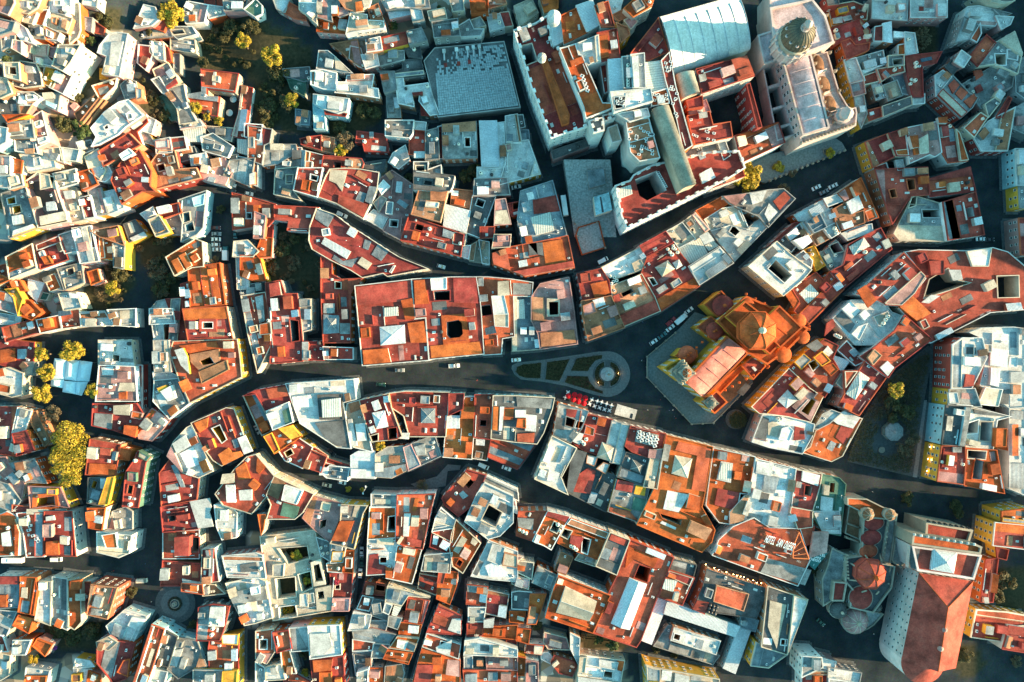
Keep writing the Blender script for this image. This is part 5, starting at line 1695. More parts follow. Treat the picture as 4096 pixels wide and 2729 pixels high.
        ang = math.atan2(e.y, e.x)
        xa, xb, ya, yb = v['bb']
        if ar > 70:                                  # plots at slightly different levels
            for _ in range(1 if ar < 170 else (2 if ar < 380 else 3)):
                if rnd.random() < .2: continue
                a_ = ang + (math.pi / 2 if rnd.random() < .6 else 0); dv = Vector((math.cos(a_), math.sin(a_)))
                ts = [p[0] * dv.x + p[1] * dv.y for p in pts]; t0, t1 = min(ts), max(ts); wd_ = rnd.uniform(.18, .42) * (t1 - t0); s0 = rnd.choice((t0 - .01, t1 - wd_ + .01, rnd.uniform(t0, t1 - wd_)))
                q = clip(clip(inset(pts, .32), dv, s0, 1), dv, s0 + wd_, -1)
                if len(q) < 3 or area(q) < 9: continue
                if any(inside(px, py, bl) for bl in blocked for px, py in q + [centroid(q)]) or any(inside(px, py, q) for bl in blocked for px, py in bl): continue
                plainb = any(w in b['label'] for w in ('university', 'palace', 'large red roof', 'huge red', 'vast orange')); lv = rnd.choice((.12, .3, .6, 1.1, 1.7)); rc2 = v['rc'] if plainb else rnd.choice([v['rc']] * 3 + (list('otpgn') if v['rc'] in 'rotp' else list('wcgnpt')))
                if rnd.random() < .5: blocked.append(q)
                rooftop_box(rt, 'roof_terrace', q, z + .006, z + lv, surf(rnd.choice([v['rc'], v['wc'], 'c']), True), surf(rc2), (), .28 if lv > .5 and rnd.random() < .5 else 0)
        for i in range(n):                           # lean-to sheet roofs against the parapets
            if rnd.random() > .16: continue
            a_, c_ = Vector(pts[i]), Vector(pts[(i + 1) % n]); e_ = c_ - a_
            if e_.length < 5: continue
            nr = Vector((-e_.y, e_.x)).normalized(); s0 = rnd.uniform(.05, .4); s1 = min(.95, s0 + rnd.uniform(.25, .5)); dp = rnd.uniform(1.8, 3.4)
            q = [a_ + e_ * s0 + nr * .35, a_ + e_ * s1 + nr * .35, a_ + e_ * s1 + nr * (dp + .35), a_ + e_ * s0 + nr * (dp + .35)]
            if not all(inside(p.x, p.y, pts) for p in q) or any(inside(p.x, p.y, bl) for bl in blocked for p in q) or any(inside(px, py, [tuple(p) for p in q]) for bl in blocked for px, py in bl): continue
            if covered(q[2].x, q[2].y, z + .1, v): continue
            blocked.append([tuple(p) for p in q]); hi, lo = z + rnd.uniform(2.0, 2.7), z + rnd.uniform(1.5, 1.9)
            mb = MB(); zz = (hi, hi, lo, lo)
            mb.add([(p.x, p.y, z + .006) for p in q] + [(p.x, p.y, h_) for p, h_ in zip(q, zz)], [(0, 1, 5, 4), (1, 2, 6, 5), (2, 3, 7, 6), (3, 0, 4, 7)], 0)
            ov_ = [q[0] - nr * .1, q[1] - nr * .1, q[2] + nr * .3, q[3] + nr * .3]
            mb.add([(p.x, p.y, h_ + .03) for p, h_ in zip(ov_, zz)], [(0, 1, 2, 3)], 1)
            mb.obj('lean_to', [surf(rnd.choice('wcgp' + v['rc']), True), surf(rnd.choice('mnmtceog'))], rt, rot=math.atan2(e_.y, e_.x))
        def place(w, d, tries=14, marg=.9):
            for _ in range(tries):
                x, y = rnd.uniform(xa, xb), rnd.uniform(ya, yb)
                q = rect(x, y, w + marg, d + marg, ang)
                if not all(inside(px, py, pts) for px, py in q + [(x, y)]): continue
                if any(inside(px, py, bl) for bl in blocked for px, py in q + [(x, y)]): continue
                if any(inside(px, py, q) for bl in blocked for px, py in bl): continue
                if covered(x, y, z + .1, v): continue
                blocked.append(q)
                return x, y
            return None
        nrooms = min(4, int(ar / 95 + rnd.random() * 1.1)) if not v['add'] else min(3, int(ar / 150 + rnd.random() * .8))
        for _ in range(nrooms):
            w, d = rnd.uniform(2.4, 5.5), rnd.uniform(2.2, 4.2)
            q = place(w, d)
            if q:
                zz = z + rnd.uniform(1.9, 3.0)
                hc = rnd.choice(['c', 'g', 't', v['rc'], v['rc'], v['rc'], 'm', 'n', 'o' if v['rc'] in 'ro' else 'w', 'p'])
                rooftop_box(rt, 'rooftop_room', rect(q[0], q[1], w, d, ang), z + .006, zz, surf(v['wc'] if v['wc'] in 'wcgypo' and rnd.random() < .4 else (hc if hc in 'wcgrop' else 'g'), True), surf(hc), (), .25 if hc not in 'm' and rnd.random() < .3 else 0)
        for _ in range(min(3, int(ar / 110 + rnd.random()))):           # repaired patches of another tint
            w, d = rnd.uniform(2.5, 7), rnd.uniform(2, 4.5); q = place(w, d, 10, .1)
            if q: rooftop_box(rt, 'roof_patch', rect(q[0], q[1], w, d, ang), z + .004, z + rnd.uniform(.03, .22), surf(v['rc'], True), surf(rnd.choice([v['rc'], v['rc'], 'g', 'n', 'd', 'p', 't'] if v['rc'] in 'rotp' else ['w', 'g', 'c', 'd', 'n', 'p'])))
        for _ in range(min(3, int(ar / 130 + rnd.random() * .9))):      # low dividing walls between roof plots
            ln = rnd.uniform(4, 10); q = place(ln, .25, 10, .3)
            if q:
                mb = MB(); mb.box((q[0], q[1], z + .006), (ln, .25, rnd.uniform(.5, 1.1)), ang + (0 if rnd.random() < .5 else 0))
                mb.obj('dividing_wall', surf(rnd.choice(['w', v['wc'], v['rc']]), True), rt)
        for _ in range(min(8, int(ar / 60 + rnd.random() * 1.5))):
            q = place(1.3, 1.0)
            if q:
                r0 = rnd.random()
                if r0 < .42: link('cooling_unit', AC_ME, rt, (q[0], q[1], z + .006), ang + rnd.choice((0, math.pi / 2)), (rnd.uniform(.8, 1.2),) * 3)
                elif r0 < .72: link('roof_light', HATCH_ME, rt, (q[0], q[1], z + .006), ang, (rnd.uniform(.7, 1.5), rnd.uniform(.7, 1.2), 1))
                elif r0 < .9: link('vent_pipe', VENT_ME, rt, (q[0], q[1], z), 0)
                else: link('aerial', AER_ME, rt, (q[0], q[1], z), ang)
        if rnd.random() < .34 and NT < 200 and v['h'] < 15:
            for _ in range(rnd.choice((1, 1, 2, 2, 3))):
                q = place(1.3, 1.3, 10, .3)
                if q: flatspots.append((q[0], q[1], z + .006, rnd.choice((0, 0, 1))))
    for (uv, v) in b.get('tanks', []):
        zz = v['z'] + .9
        for a in v['add']:
            if inside(*uv, a['uv']): zz = v['z'] + a['h'] + .9
        x, y = atz(*uv, zz); flatspots.append((x, y, zz - .9 + .006, 1 if 'black' in b['label'] else 0))
    for (uv, v) in b.get('acs', []):
        zz = v['z']
        for a in v['add']:
            if inside(*uv, a['uv']): zz = v['z'] + a['h'] + .05
        x, y = atz(*uv, zz + .5); link('cooling_unit', AC_ME, rt, (x, y, zz + .006), .3, (1.5, 1.5, 1.4))
    for i, (x, y, zz, kd) in enumerate(flatspots):
        NT += 1
        sz = rnd.uniform(.95, 1.3)
        o = link('water_tank', TANK_ME[kd], None, (x, y, zz), rnd.uniform(0, 6), (sz, sz, sz * rnd.uniform(.85, 1.1)))
        lb = b['label'].split(' with ')[0].split(' and ')[0] if len(b['label'].split()) > 11 else b['label']
        same = sum(1 for f in flatspots if f[3] == kd)
        b.setdefault('tl', {})
        tag(o, ('black' if kd == 1 else 'beige') + ' water tank on ' + ' '.join(b['label'].split()[:12]), 'water tank', 'rooftop water tanks')

rnd = random.Random(99)
for b in BLD:
    v0 = b['vols'][0]; cx, cy = centroid(v0['pts'])
    if not (cx < -92 and cy > -5): continue
    for _ in range(9):
        x, y = cx + rnd.uniform(-13, 13), cy + rnd.uniform(-11, 11); g = terrain(x, y)
        w, d = rnd.uniform(2.6, 5.5), rnd.uniform(2.4, 4.5); a = rnd.uniform(0, 3.1)
        if not any(inside(x, y, yy) for yy in YARD): continue
        q = rect(x, y, w, d, a)
        if any(covered(px, py, 0, None) for px, py in q + [(x, y)]): continue
        zz = g + rnd.uniform(2.2, 5.0); rc = rnd.choice('wcotgpmewcoy')
        rooftop_box(b['root'], 'outbuilding', q, g - 2.5, zz, surf(rnd.choice('wwcoptyk'), True), surf(rc), (), .35 if rnd.random() < .6 and rc not in 'm' else 0)
        VOLS.append(dict(z=zz, pts=q, bb=(x - 4, x + 4, y - 4, y + 4)))
# ------------------------------------------------------------------ landmarks
def pl(*a):
    """flat list of crop units -> list of tuples"""
    return [(a[i], a[i + 1]) for i in range(0, len(a), 2)]
def wp(pts, z):
    return ccw([atz(*src(x, y), z) for x, y in pts])
def zg(x, y, h):
    return ground_z(*src(x, y), h)
def body(rt, name, pts, z, rc, wc, base=None, holes=(), par=.9, win=0, wsc=1.0, th=.5, merlon=False, wmesh=None, pm=None):
    w = wp(pts, z); hs = [wp(h, z) for h in holes]
    bs = min(terrain(x, y) for x, y in w) - 1 if base is None else base
    vol = dict(z=z, pts=w, bb=(min(p[0] for p in w), max(p[0] for p in w), min(p[1] for p in w), max(p[1] for p in w)))
    VOLS.append(vol)
    n = len(w); mb = MB()
    mb.add([(p[0], p[1], bs) for p in w] + [(p[0], p[1], z) for p in w], [(i, (i + 1) % n, (i + 1) % n + n, i + n) for i in range(n)])
    for h in hs:
        m = len(h)
        mb.add([(p[0], p[1], bs) for p in h] + [(p[0], p[1], z) for p in h], [((i + 1) % m, i, i + m, (i + 1) % m + m) for i in range(m)])
    mb.obj('wall', surf(wc, True), rt)
    mb = MB(); mb.flat(w, hs, z); rf = mb.obj(name, surf(rc), rt)
    if par: parapet(rt, w, z, par, th, surf(pm or wc, True), rf, merlon)
    if win: put_windows(rt, vol, bs, z, w, win, 3.2, 3.6, wmesh, wsc)
    return vol
def dome(rt, name, c, z, r, rise, rc, ribs=8, ribm=None, n=24, drum=0.0, drumm='c', lantern=0.0, lm='c', smoothd=True, flat=1.0, rot=0.0, sx=1.0, sy=1.0, az=0.0):
    """c: world xy. drum below, ribbed shell, lantern on top."""
    if drum:
        mb = MB(); mb.lathe((c[0], c[1], z - drum), [(r * 1.0, 0), (r * 1.0, drum * .82), (r * 1.09, drum * .86), (r * 1.09, drum)], n, rot=rot, sx=sx, sy=sy, az=az)
        mb.obj('drum', surf(drumm, True), rt)
    prof = [(r * math.cos(t * math.pi / 2 / 9), rise * math.sin(t * math.pi / 2 / 9)) for t in range(9)] + [(r * .06, rise)]
    mb = MB(); mb.lathe((c[0], c[1], z), prof, n, rot=rot, sx=sx, sy=sy, az=az)
    d = mb.obj(name, surf(rc), rt, smooth_=smoothd)
    if ribs:
        mb = MB()
        for k in range(ribs):
            a = rot + 2 * math.pi * k / ribs
            pp = []
            for rr, h in prof:
                x, y = rr * 1.012 * math.cos(a) * sx, rr * 1.012 * math.sin(a) * sy
                pp.append((c[0] + x * math.cos(az) - y * math.sin(az), c[1] + x * math.sin(az) + y * math.cos(az), z + h * 1.01))
            for p, q in zip(pp, pp[1:]): mb.tube(p, q, max(.09, r * .022), 5)
        mb.obj('rib', surf(ribm or rc, True), d)
    if lantern:
        l = lantern; mb = MB()
        mb.lathe((c[0], c[1], z + rise - .25), [(r * .17, 0), (r * .17, l * .12), (r * .12, l * .14), (r * .12, l * .62), (r * .17, l * .66), (r * .14, l * .74), (r * .06, l * .92), (.06, l)], 8)
        for k in range(8):
            a = k * math.pi / 4
            mb.tube((c[0] + r * .145 * math.cos(a), c[1] + r * .145 * math.sin(a), z + rise + l * .1), (c[0] + r * .145 * math.cos(a), c[1] + r * .145 * math.sin(a), z + rise + l * .64), .12, 6)
        mb.tube((c[0], c[1], z + rise + l * .9), (c[0], c[1], z + rise + l * 1.3), .07, 5)
        mb.tube((c[0] - .45, c[1], z + rise + l * 1.15), (c[0] + .45, c[1], z + rise + l * 1.15), .06, 5)
        mb.obj('lantern', surf(lm, True), d)
    return d
def barrel(rt, name, A, B, C, D, z, rise, rc, n=16, bands=0, bandm='w', ends=True, th=0):
    """vault spanning A->B, running to D->C (crop units)"""
    a, b, c, d = (Vector(atz(*src(*p), z)) for p in (A, B, C, D))
    mb = MB(); vs = []
    for p, q in ((a, b), (d, c)):
        for k in range(n + 1):
            t = k / n; m = p.lerp(q, .5 - .5 * math.cos(math.pi * t))
            vs.append((m.x, m.y, z + rise * math.sin(math.pi * t)))
    fs = [(k, k + 1, n + 1 + k + 1, n + 1 + k) for k in range(n)]
    if (b - a).x * (d - a).y - (b - a).y * (d - a).x < 0: fs = [tuple(reversed(f)) for f in fs]
    if ends: fs += [tuple(range(n + 1)), tuple(range(n + 1, 2 * n + 2))]
    mb.add(vs, fs)
    o = mb.obj(name, surf(rc), rt, smooth_=True)
    if bands:
        mb = MB()
        for j in range(bands + 1):
            s = j / bands
            p0, q0 = a.lerp(d, s), b.lerp(c, s); prev = None
            for k in range(n + 1):
                t = k / n; m = p0.lerp(q0, .5 - .5 * math.cos(math.pi * t)); w = (m.x, m.y, z + rise * math.sin(math.pi * t) + .03)
                if prev: mb.tube(prev, w, .11, 5)
                prev = w
        mb.obj('seam', surf(bandm, True), o)
    return o
def pinnacles(rt, pts, z, h=1.8, r=.45, m='z', name='pinnacle'):
    for x, y in pts:
        w = atz(*src(x, y), z)
        mb = MB(); mb.box((w[0], w[1], z), (r * 2, r * 2, h * .45)); mb.lathe((w[0], w[1], z + h * .45), [(r * .8, 0), (r * .9, h * .1), (r * .3, h * .3), (.06, h * .55)], 8)
        mb.obj(name, surf(m, True), rt)

# --- the white arched hall and the market hall
setcrop(2, 0)
g = zg(175, 30, 0); r_ = root('sports_hall', (*atz(*src(175, 33), g), g), 'huge white arched metal roof with standing seams in the university block', 'sports hall')
q = pl(135, 16, 206, -4, 218, 46, 148, 69)
body(r_, 'eaves', q, g + 15, 'm', 'c', par=0)
barrel(r_, 'roof', q[0], q[3], q[2], q[1], g + 15.02, 5.2, 'm', 20, 7, 'm')
g = zg(200, 70, 0); r_ = root('market_hall', (*atz(*src(200, 72), g), g), 'large hall roofed with worn grey sheets in rows and white ducts along its far edge', 'market hall')
setcrop(1, 0)
q = pl(154, 56, 164, 44, 228, 38, 243, 99, 167, 108)
zr = g = zg(195, 70, 0) + 6.5
body(r_, 'roof', q, zr, 'd', 'g', par=.35, th=.35)
a0 = wp(q, zr)
mb = MB()
p0, p1, p2, p3 = (Vector(atz(*src(*p), zr)) for p in ((163, 47), (227, 41), (241, 97), (168, 106)))
rng = random.Random(3)
for j in range(26):                      # lapped rows of sheets, some slipped or missing
    t0, t1 = j / 26, (j + 1.06) / 26
    for k in range(34):
        if j < 10 and rng.random() < (.75 - .055 * j) * (1.3 if k < 11 else .55): continue
        s0, s1 = k / 34 + .001, (k + 1) / 34 - .0015
        f = lambda s, t: p0.lerp(p1, s).lerp(p3.lerp(p2, s), t)
        A, B, Cc, D = f(s0, t0), f(s1, t0), f(s1, t1), f(s0, t1)
        h0, h1 = zr + .12 + rng.uniform(0, .03), zr + .34 + rng.uniform(0, .05)
        mb.add([(A.x, A.y, h0), (D.x, D.y, h1), (Cc.x, Cc.y, h1), (B.x, B.y, h0)], [(0, 1, 2, 3)])
        mb.add([(D.x, D.y, h1), (D.x, D.y, zr), (Cc.x, Cc.y, zr), (Cc.x, Cc.y, h1)], [(0, 1, 2, 3)])
mb.obj('roof_sheeting', plain('worn_cement_sheet', (.30, .335, .34), .8, noise=.3), r_)
for x, y in ((172.5, 46.5), (184, 45), (194, 44), (199.5, 43), (205, 42.5)):
    w = atz(*src(x, y), zr + 1.8)
    mb = MB(); mb.box((w[0], w[1], zr + .4), (1.4, 1.5, 1.5), .1); mb.obj('duct_head', surf('w', True), r_)
    e = atz(*src(x + .5, y + 9), zr + .6)
    mb = MB(); mb.tube((w[0], w[1] - .5, zr + .8), (e[0], e[1], zr + .6), .4, 8); mb.obj('duct', STEEL, r_)
for x, y in ((174, 60), (186, 58.5), (196, 57)):
    w = atz(*src(x, y), zr + .5); mb = MB(); mb.box((w[0], w[1], zr + .3), (1.3, 1.6, .8), .1); mb.obj('red_cowl', surf('r', True), r_)
# --- university vaults and turrets
setcrop(2, 0)
uni = next(b for b in BLD if b['label'].startswith('university main'))['root']
gz = zg(140, 120, 0)
barrel(uni, 'vault_roof', (128, 101), (144, 97), (169, 169), (156, 174), gz + 22.4, 3.2, 'c', 14)
body(uni, 'vault_base', pl(128, 101, 144, 97, 169, 169, 156, 174), gz + 22.3, 'c', 'c', par=0)
barrel(uni, 'vault_roof', (150, 69), (167, 66), (172.5, 85), (156, 92), gz + 20, 3, 'c', 14)
body(uni, 'vault_base', pl(150, 69, 167, 66, 172.5, 85, 156, 92), gz + 19.9, 'c', 'c', par=0)
dome(uni, 'turret_dome', atz(*src(27.5, 52.5), gz + 25), gz + 25, 1.7, 1.5, 'w', 8, 'w', drum=2.6, drumm='w')
dome(uni, 'turret_dome', atz(*src(38.5, 15.5), gz + 26), gz + 26, 2.7, 2.4, 'w', 8, 'w', drum=4, drumm='w')
for k in range(8):
    w = atz(*src(106.5, 60 + 2.7 * k), gz + 24.2); link('water_tank', TANK_ME[0], None, (w[0], w[1], gz + 23.4), 0, (1.1, 1.1, 1))
    tag(COL.objects[-1], 'beige tank in the long row on the highest white university block', 'water tank', 'tank row on the university')
for j in range(5):
    w = atz(*src(64.5 + 1.2 * j, 70 + 3.3 * j), gz + 22.9); link('cooling_unit', AC_ME, uni, (w[0], w[1], gz + 22.3), -.4, (1.4,) * 3)
rng = random.Random(5)
for (x0, y0, x1, y1, n, h) in ((176, 64, 214, 84, 14, 22), (140, 56, 150, 80, 12, 24), (146, 80, 152, 108, 8, 24), (129, 86, 143, 94, 9, 24), (107, 113, 133, 142, 22, 22.6), (95, 90, 103, 99, 9, 24.2), (11, 50, 21, 58, 6, 12), (166, 121, 198, 130, 7, 16)):
    for _ in range(n):
        x, y = rng.uniform(x0, x1), rng.uniform(y0, y1)
        w = atz(*src(x, y), gz + h)
        if h > 13:
            ok = any(inside(w[0], w[1], v['pts']) and abs(v['z'] - gz - h) < 2.2 for v in VOLS if v['bb'][0] < w[0] < v['bb'][1] and v['bb'][2] < w[1] < v['bb'][3])
            if not ok: continue
            zt = max(v['z'] for v in VOLS if v['bb'][0] < w[0] < v['bb'][1] and v['bb'][2] < w[1] < v['bb'][3] and inside(w[0], w[1], v['pts']))
            link('cooling_unit', AC_ME, uni, (w[0], w[1], zt + .006), rng.uniform(-.4, -.2), (1.2, 1.2, 1.1))
setcrop(2, 1)
r_ = root('university_wing', (*P(150, 20)[:2], P(150, 20).z), 'red roofed university wing with white merlons and a deep pale patio above the street', 'university')
zz = zg(140, 20, 20)
body(r_, 'roof', pl(94, 14, 108, 9, 111, 4, 128, -5, 180, -17, 208, -18, 214, -2, 200, 7, 105, 54, 100, 42), zz, 'r', 'w', holes=[pl(113, 8, 133, 0, 142, 18, 124, 27.5, 117, 23)], par=1.3, th=.6, merlon=True, win=95)
rooftop_box(r_, 'skylight', wp(pl(96, 17, 109, 13, 111, 21, 98, 26), zz + 1.2), zz + .01, zz + 1.2, surf('w', True), surf('l'))
rooftop_box(r_, 'rooftop_room', wp(pl(172, 3, 183, -3, 187, 6, 175, 12), zz + 1.4), zz + .01, zz + 1.4, surf('w', True), surf('m'))
barrel(r_, 'vault_roof', (148, 1), (158, -2), (169, 9), (157, 16), zz + .5, 2.4, 'w', 12)
for k in range(9):
    w = atz(*src(134 + .9 * k, 2 + 1.6 * k), zz + .4); link('cooling_unit', AC_ME, r_, (w[0], w[1], zz + .006), .4, (1.1,) * 3)

# --- university stairs
r_ = root('stone_staircase', (*P(68, 40)[:2], 0), 'monumental grey stone stairs climbing beside the crenellated university wing', 'staircase')
zt = 8.2
A, B, Cc, D = (Vector(atz(*src(*p), 4)) for p in ((47, -8), (89, -8), (97, 60), (58, 60)))
mb = MB(); N = 46
for k in range(N):                     # from the street end up
    t0, t1 = 1 - k / N, 1 - (k + 1) / N
    z1 = .25 + (zt) * smooth((k + 1) / N) 
    l0, r0 = A.lerp(D, t0), B.lerp(Cc, t0); l1, r1 = A.lerp(D, t1), B.lerp(Cc, t1)
    mb.prism(ccw([tuple(l0), tuple(r0), tuple(r1), tuple(l1)]), -1, z1 + .004 * k)
mb.obj('step_flight', plain('worn_grey_stone', (.27, .27, .26), .9, noise=.35), r_)
mb = MB(); q = wp(pl(58, 60, 60.5, 52, 80, 46, 86, 71, 64, 78), .9); mb.prism(q, -.5, .9); lo = mb.obj('landing', plain('worn_grey_stone', (.27, .27, .26)), r_)
mb = MB()
inn = inset(q, .5); n = len(q)
mb.add([(p[0], p[1], .5) for p in q] + [(p[0], p[1], 1.7) for p in q] + [(p[0], p[1], 1.7) for p in inn] + [(p[0], p[1], .9) for p in inn],
       [f for i in range(n) for f in ((i, (i + 1) % n, (i + 1) % n + n, i + n), (i + n, (i + 1) % n + n, (i + 1) % n + 2 * n, i + 2 * n), (i + 2 * n, (i + 1) % n + 2 * n, (i + 1) % n + 3 * n, i + 3 * n))])
mb.obj('landing_wall', surf('o', True), r_)
rooftop_box(r_, 'lobby_roof', wp(pl(75, 24, 89, 20, 92, 36, 77, 41), 9.6), 3, 9.6, surf('c', True), surf('u'))
rooftop_box(r_, 'lobby_roof', wp(pl(69, 0, 84, -2, 86, 12, 71, 16), 9.8), 3, 9.8, surf('g', True), surf('n'))
mb = MB(); w = wp(pl(80.5, 24, 82, 24, 84.5, 38, 82.5, 38.5), 9.62); mb.flat(w, [], 9.63); mb.obj('roof_slot', DARKM, r_)
for x, y in ((58, 49), (60, 60), (78, 48), (82, 63), (85.5, 71)):
    w = P(x, y, 1.5); mb = MB(); mb.box((w[0], w[1], .5), (.8, .8, 1.9)); mb.lathe((w[0], w[1], 2.4), [(.3, 0), (.42, .3), (.1, .7)], 8); mb.obj('stone_post', surf('z', True), r_)

# --- stone church with the great dome (upper right)
setcrop(3, 0)
gz = 9.0
r_ = root('domed_church', (*P(30, 70)[:2], gz), 'rose stone church with a giant ribbed dome and scalloped nave roof beside walled yards', 'church')
body(r_, 'nave_roof', pl(13, 57, 39, 50, 56, 118, 31, 125), gz + 17, 'q', 'i', par=1.0, th=.7, win=40, wsc=1.4)
barrel(r_, 'vault', (15.5, 57.5), (37.5, 51.5), (54, 117), (32.5, 123.5), gz + 17.02, 1.5, 'q', 16, 6, 'q')
body(r_, 'crossing_roof', pl(1, 8, 40, 0, 52, 15, 60, 40, 39, 48, 13, 56, 6, 48), gz + 17.6, 'q', 'i', par=1.2, th=.8)
body(r_, 'apse_roof', pl(-10, 33, 5, 28, 10, 55, -4, 60), gz + 16.5, 'q', 'i', par=1, th=.7)
body(r_, 'apse_roof', pl(1, -8, 26, -8, 40, -2, 40, 1, 1, 9), gz + 16.2, 'q', 'i', par=1, th=.7)
w = atz(*src(23.5, 37), gz + 26)
mb = MB(); mb.lathe((w[0], w[1], gz + 17.5), [(6.9, 0), (6.9, 7.2), (7.3, 7.4), (7.3, 8.2), (6.6, 8.3)], 32)
dr = mb.obj('drum', surf('i', True), r_)
mb = MB()
for k in range(16):
    a = 2 * math.pi * k / 16
    mb.tube((w[0] + 7.2 * math.cos(a), w[1] + 7.2 * math.sin(a), gz + 17.5), (w[0] + 7.2 * math.cos(a), w[1] + 7.2 * math.sin(a), gz + 25), .42, 7)
    mb.box((w[0] + 7.1 * math.cos(a), w[1] + 7.1 * math.sin(a), gz + 25.7), (.9, .9, 1.5), a, top=.5)
mb.obj('column', surf('i', True), dr)
mb = MB(); mb.lathe((w[0], w[1], gz + 25.8), [(6.3, 0), (6.3, 3.2), (6.75, 3.5), (6.45, 3.9)], 32); mb.obj('attic_ring', surf('z', True), r_)
prof_mat = plain('weathered_bronze_tile', (.095, .075, .048), .6, noise=.35)
c = (w[0], w[1])
prof = [(6.45 * math.cos(t * math.pi / 2 / 10) ** .85, 9.0 * math.sin(t * math.pi / 2 / 10)) for t in range(10)] + [(1.2, 9.1)]
mb = MB(); mb.lathe((c[0], c[1], gz + 29.7), prof, 36); dm = mb.obj('dome', prof_mat, r_, smooth_=True)
mb = MB()
for k in range(24):
    a = 2 * math.pi * k / 24
    pp = [(c[0] + (r0 + .06) * math.cos(a), c[1] + (r0 + .06) * math.sin(a), gz + 29.7 + h + .05) for r0, h in prof]
    for p, q in zip(pp, pp[1:]): mb.tube(p, q, .11, 5)
mb.obj('rib', plain('dark_bronze', (.05, .042, .035), .6), dm)
mb = MB()
for k in range(12):
    a = 2 * math.pi * (k + .5) / 12; rr, h = 5.75, 4.4
    mb.lathe((c[0] + rr * math.cos(a), c[1] + rr * math.sin(a), gz + 29.6 + h), [(.62, 0), (.62, .55), (.42, .6), (.4, .3)], 10)
mb.obj('oculus', surf('i', True), dm)
mb = MB(); mb.lathe((c[0], c[1], gz + 38.6), [(1.8, 0), (1.8, .7), (1.1, .75), (1.1, 3.6), (1.7, 3.7), (1.6, 4.2), (.9, 5.4), (.25, 5.9), (.06, 7.4)], 12)
for k in range(8): 
    a = k * math.pi / 4; mb.tube((c[0] + 1.35 * math.cos(a), c[1] + 1.35 * math.sin(a), gz + 39.2), (c[0] + 1.35 * math.cos(a), c[1] + 1.35 * math.sin(a), gz + 42.3), .17, 6)
mb.obj('lantern', surf('i', True), dm)
body(r_, 'aisle_roof', pl(40, 51, 54, 48, 65, 85, 74, 100, 57, 106, 52, 100), gz + 10, 'i', 'i', par=.8)
for x, y in ((46, 59), (51.5, 78), (57, 96)):
    dome(r_, 'chapel_vault', atz(*src(x, y), gz + 10.4), gz + 10, 3.6, 1.5, 'e', 0, n=20, sx=.72, sy=1.1, az=.25)
    barrel(r_, 'buttress', (x + 6, y + 5), (x + 6.5, y + 7), (x - 1, y + 9.5), (x - 1.5, y + 7.5), gz + 10.1, 2.4, 'i', 8)
body(r_, 'yard_wall', pl(-6, 58, 8, 58, 25, 124, 8, 130), gz + 9.5, 'i', 'i', holes=[pl(-5, 60, 6, 60, 10, 76, -2, 80), pl(-2, 82, 11, 79, 15, 96, 2, 100), pl(2, 102, 15, 98, 20, 113, 6, 117), pl(8, 119, 20, 115, 23.5, 123, 11, 127)], par=.5, win=0)
fa = body(r_, 'facade_top', pl(28, 126, 57, 106, 80, 99, 81, 104, 80, 116, 56, 124, 31, 133), gz + 13, 'i', 'i', par=1, win=0)
w = atz(*src(71, 105), gz + 19)
mb = MB(); mb.lathe((w[0], w[1], gz + 12), [(3.0, 0), (3.0, 4.6), (3.4, 4.8), (3.4, 5.6), (2.4, 5.7), (2.4, 8.8), (2.8, 9), (2.0, 10), (1.1, 11.4), (.1, 12.4)], 8)
mb.obj('bell_tower', surf('i', True), r_)
pinnacles(r_, [(57 + 3.2 * k, 106.5 - .3 * k + 4 * (k % 2)) for k in range(5)] + [(60 + 3 * k, 113) for k in range(3)] + [(30 + 3.2 * k, 131.8 - 1.15 * k) for k in range(16)], gz + 13, 2.6, .5)
pinnacles(r_, [(41 + 1.65 * k * 1.0, 52 + 7.1 * k) for k in range(8)] + [(56, 49), (61, 66), (64.5, 84), (53, 15), (59, 40)], gz + 11.5, 3.2, .55)
pinnacles(r_, [(14 + 2.2 * k, 60 + 8.2 * k) for k in range(8)], gz + 18, 1.2, .4)

# stone terrace in front
r_ = root('stone_terrace', (*P(30, 145)[:2], 0), 'raised grey stone terrace with bollards in front of the domed stone church', 'terrace')
q = pl(-40, 160, 0, 142, 62, 127, 68, 131, 72, 138, 45, 148, -2, 168)
mb = MB(); mb.prism(wp(q, 2.4), -1, 2.4); mb.obj('paving', plain('terrace_stone', (.14, .15, .15), .9, noise=.3), r_)
for k in range(15):
    w = atz(*src(2 + 4.9 * k, 166 - 1.98 * k), 3); mb = MB(); mb.box((w[0], w[1], 2.35), (.9, .9, 1.0), .4); mb.lathe((w[0], w[1], 3.35), [(.3, 0), (.35, .25), (.05, .55)], 8); mb.obj('bollard', surf('z', True), r_)
mb = MB()
for a, b_ in (((50, 137.5), (54, 137)), ((50, 137.5), (51, 142)), ((51, 142), (56, 141.5))):
    u, v = P(*a, 2), P(*b_, 2); mb.tube((u.x, u.y, 2.7), (v.x, v.y, 2.7), .22, 6)
mb.obj('planter_kerb', surf('z', True), r_)

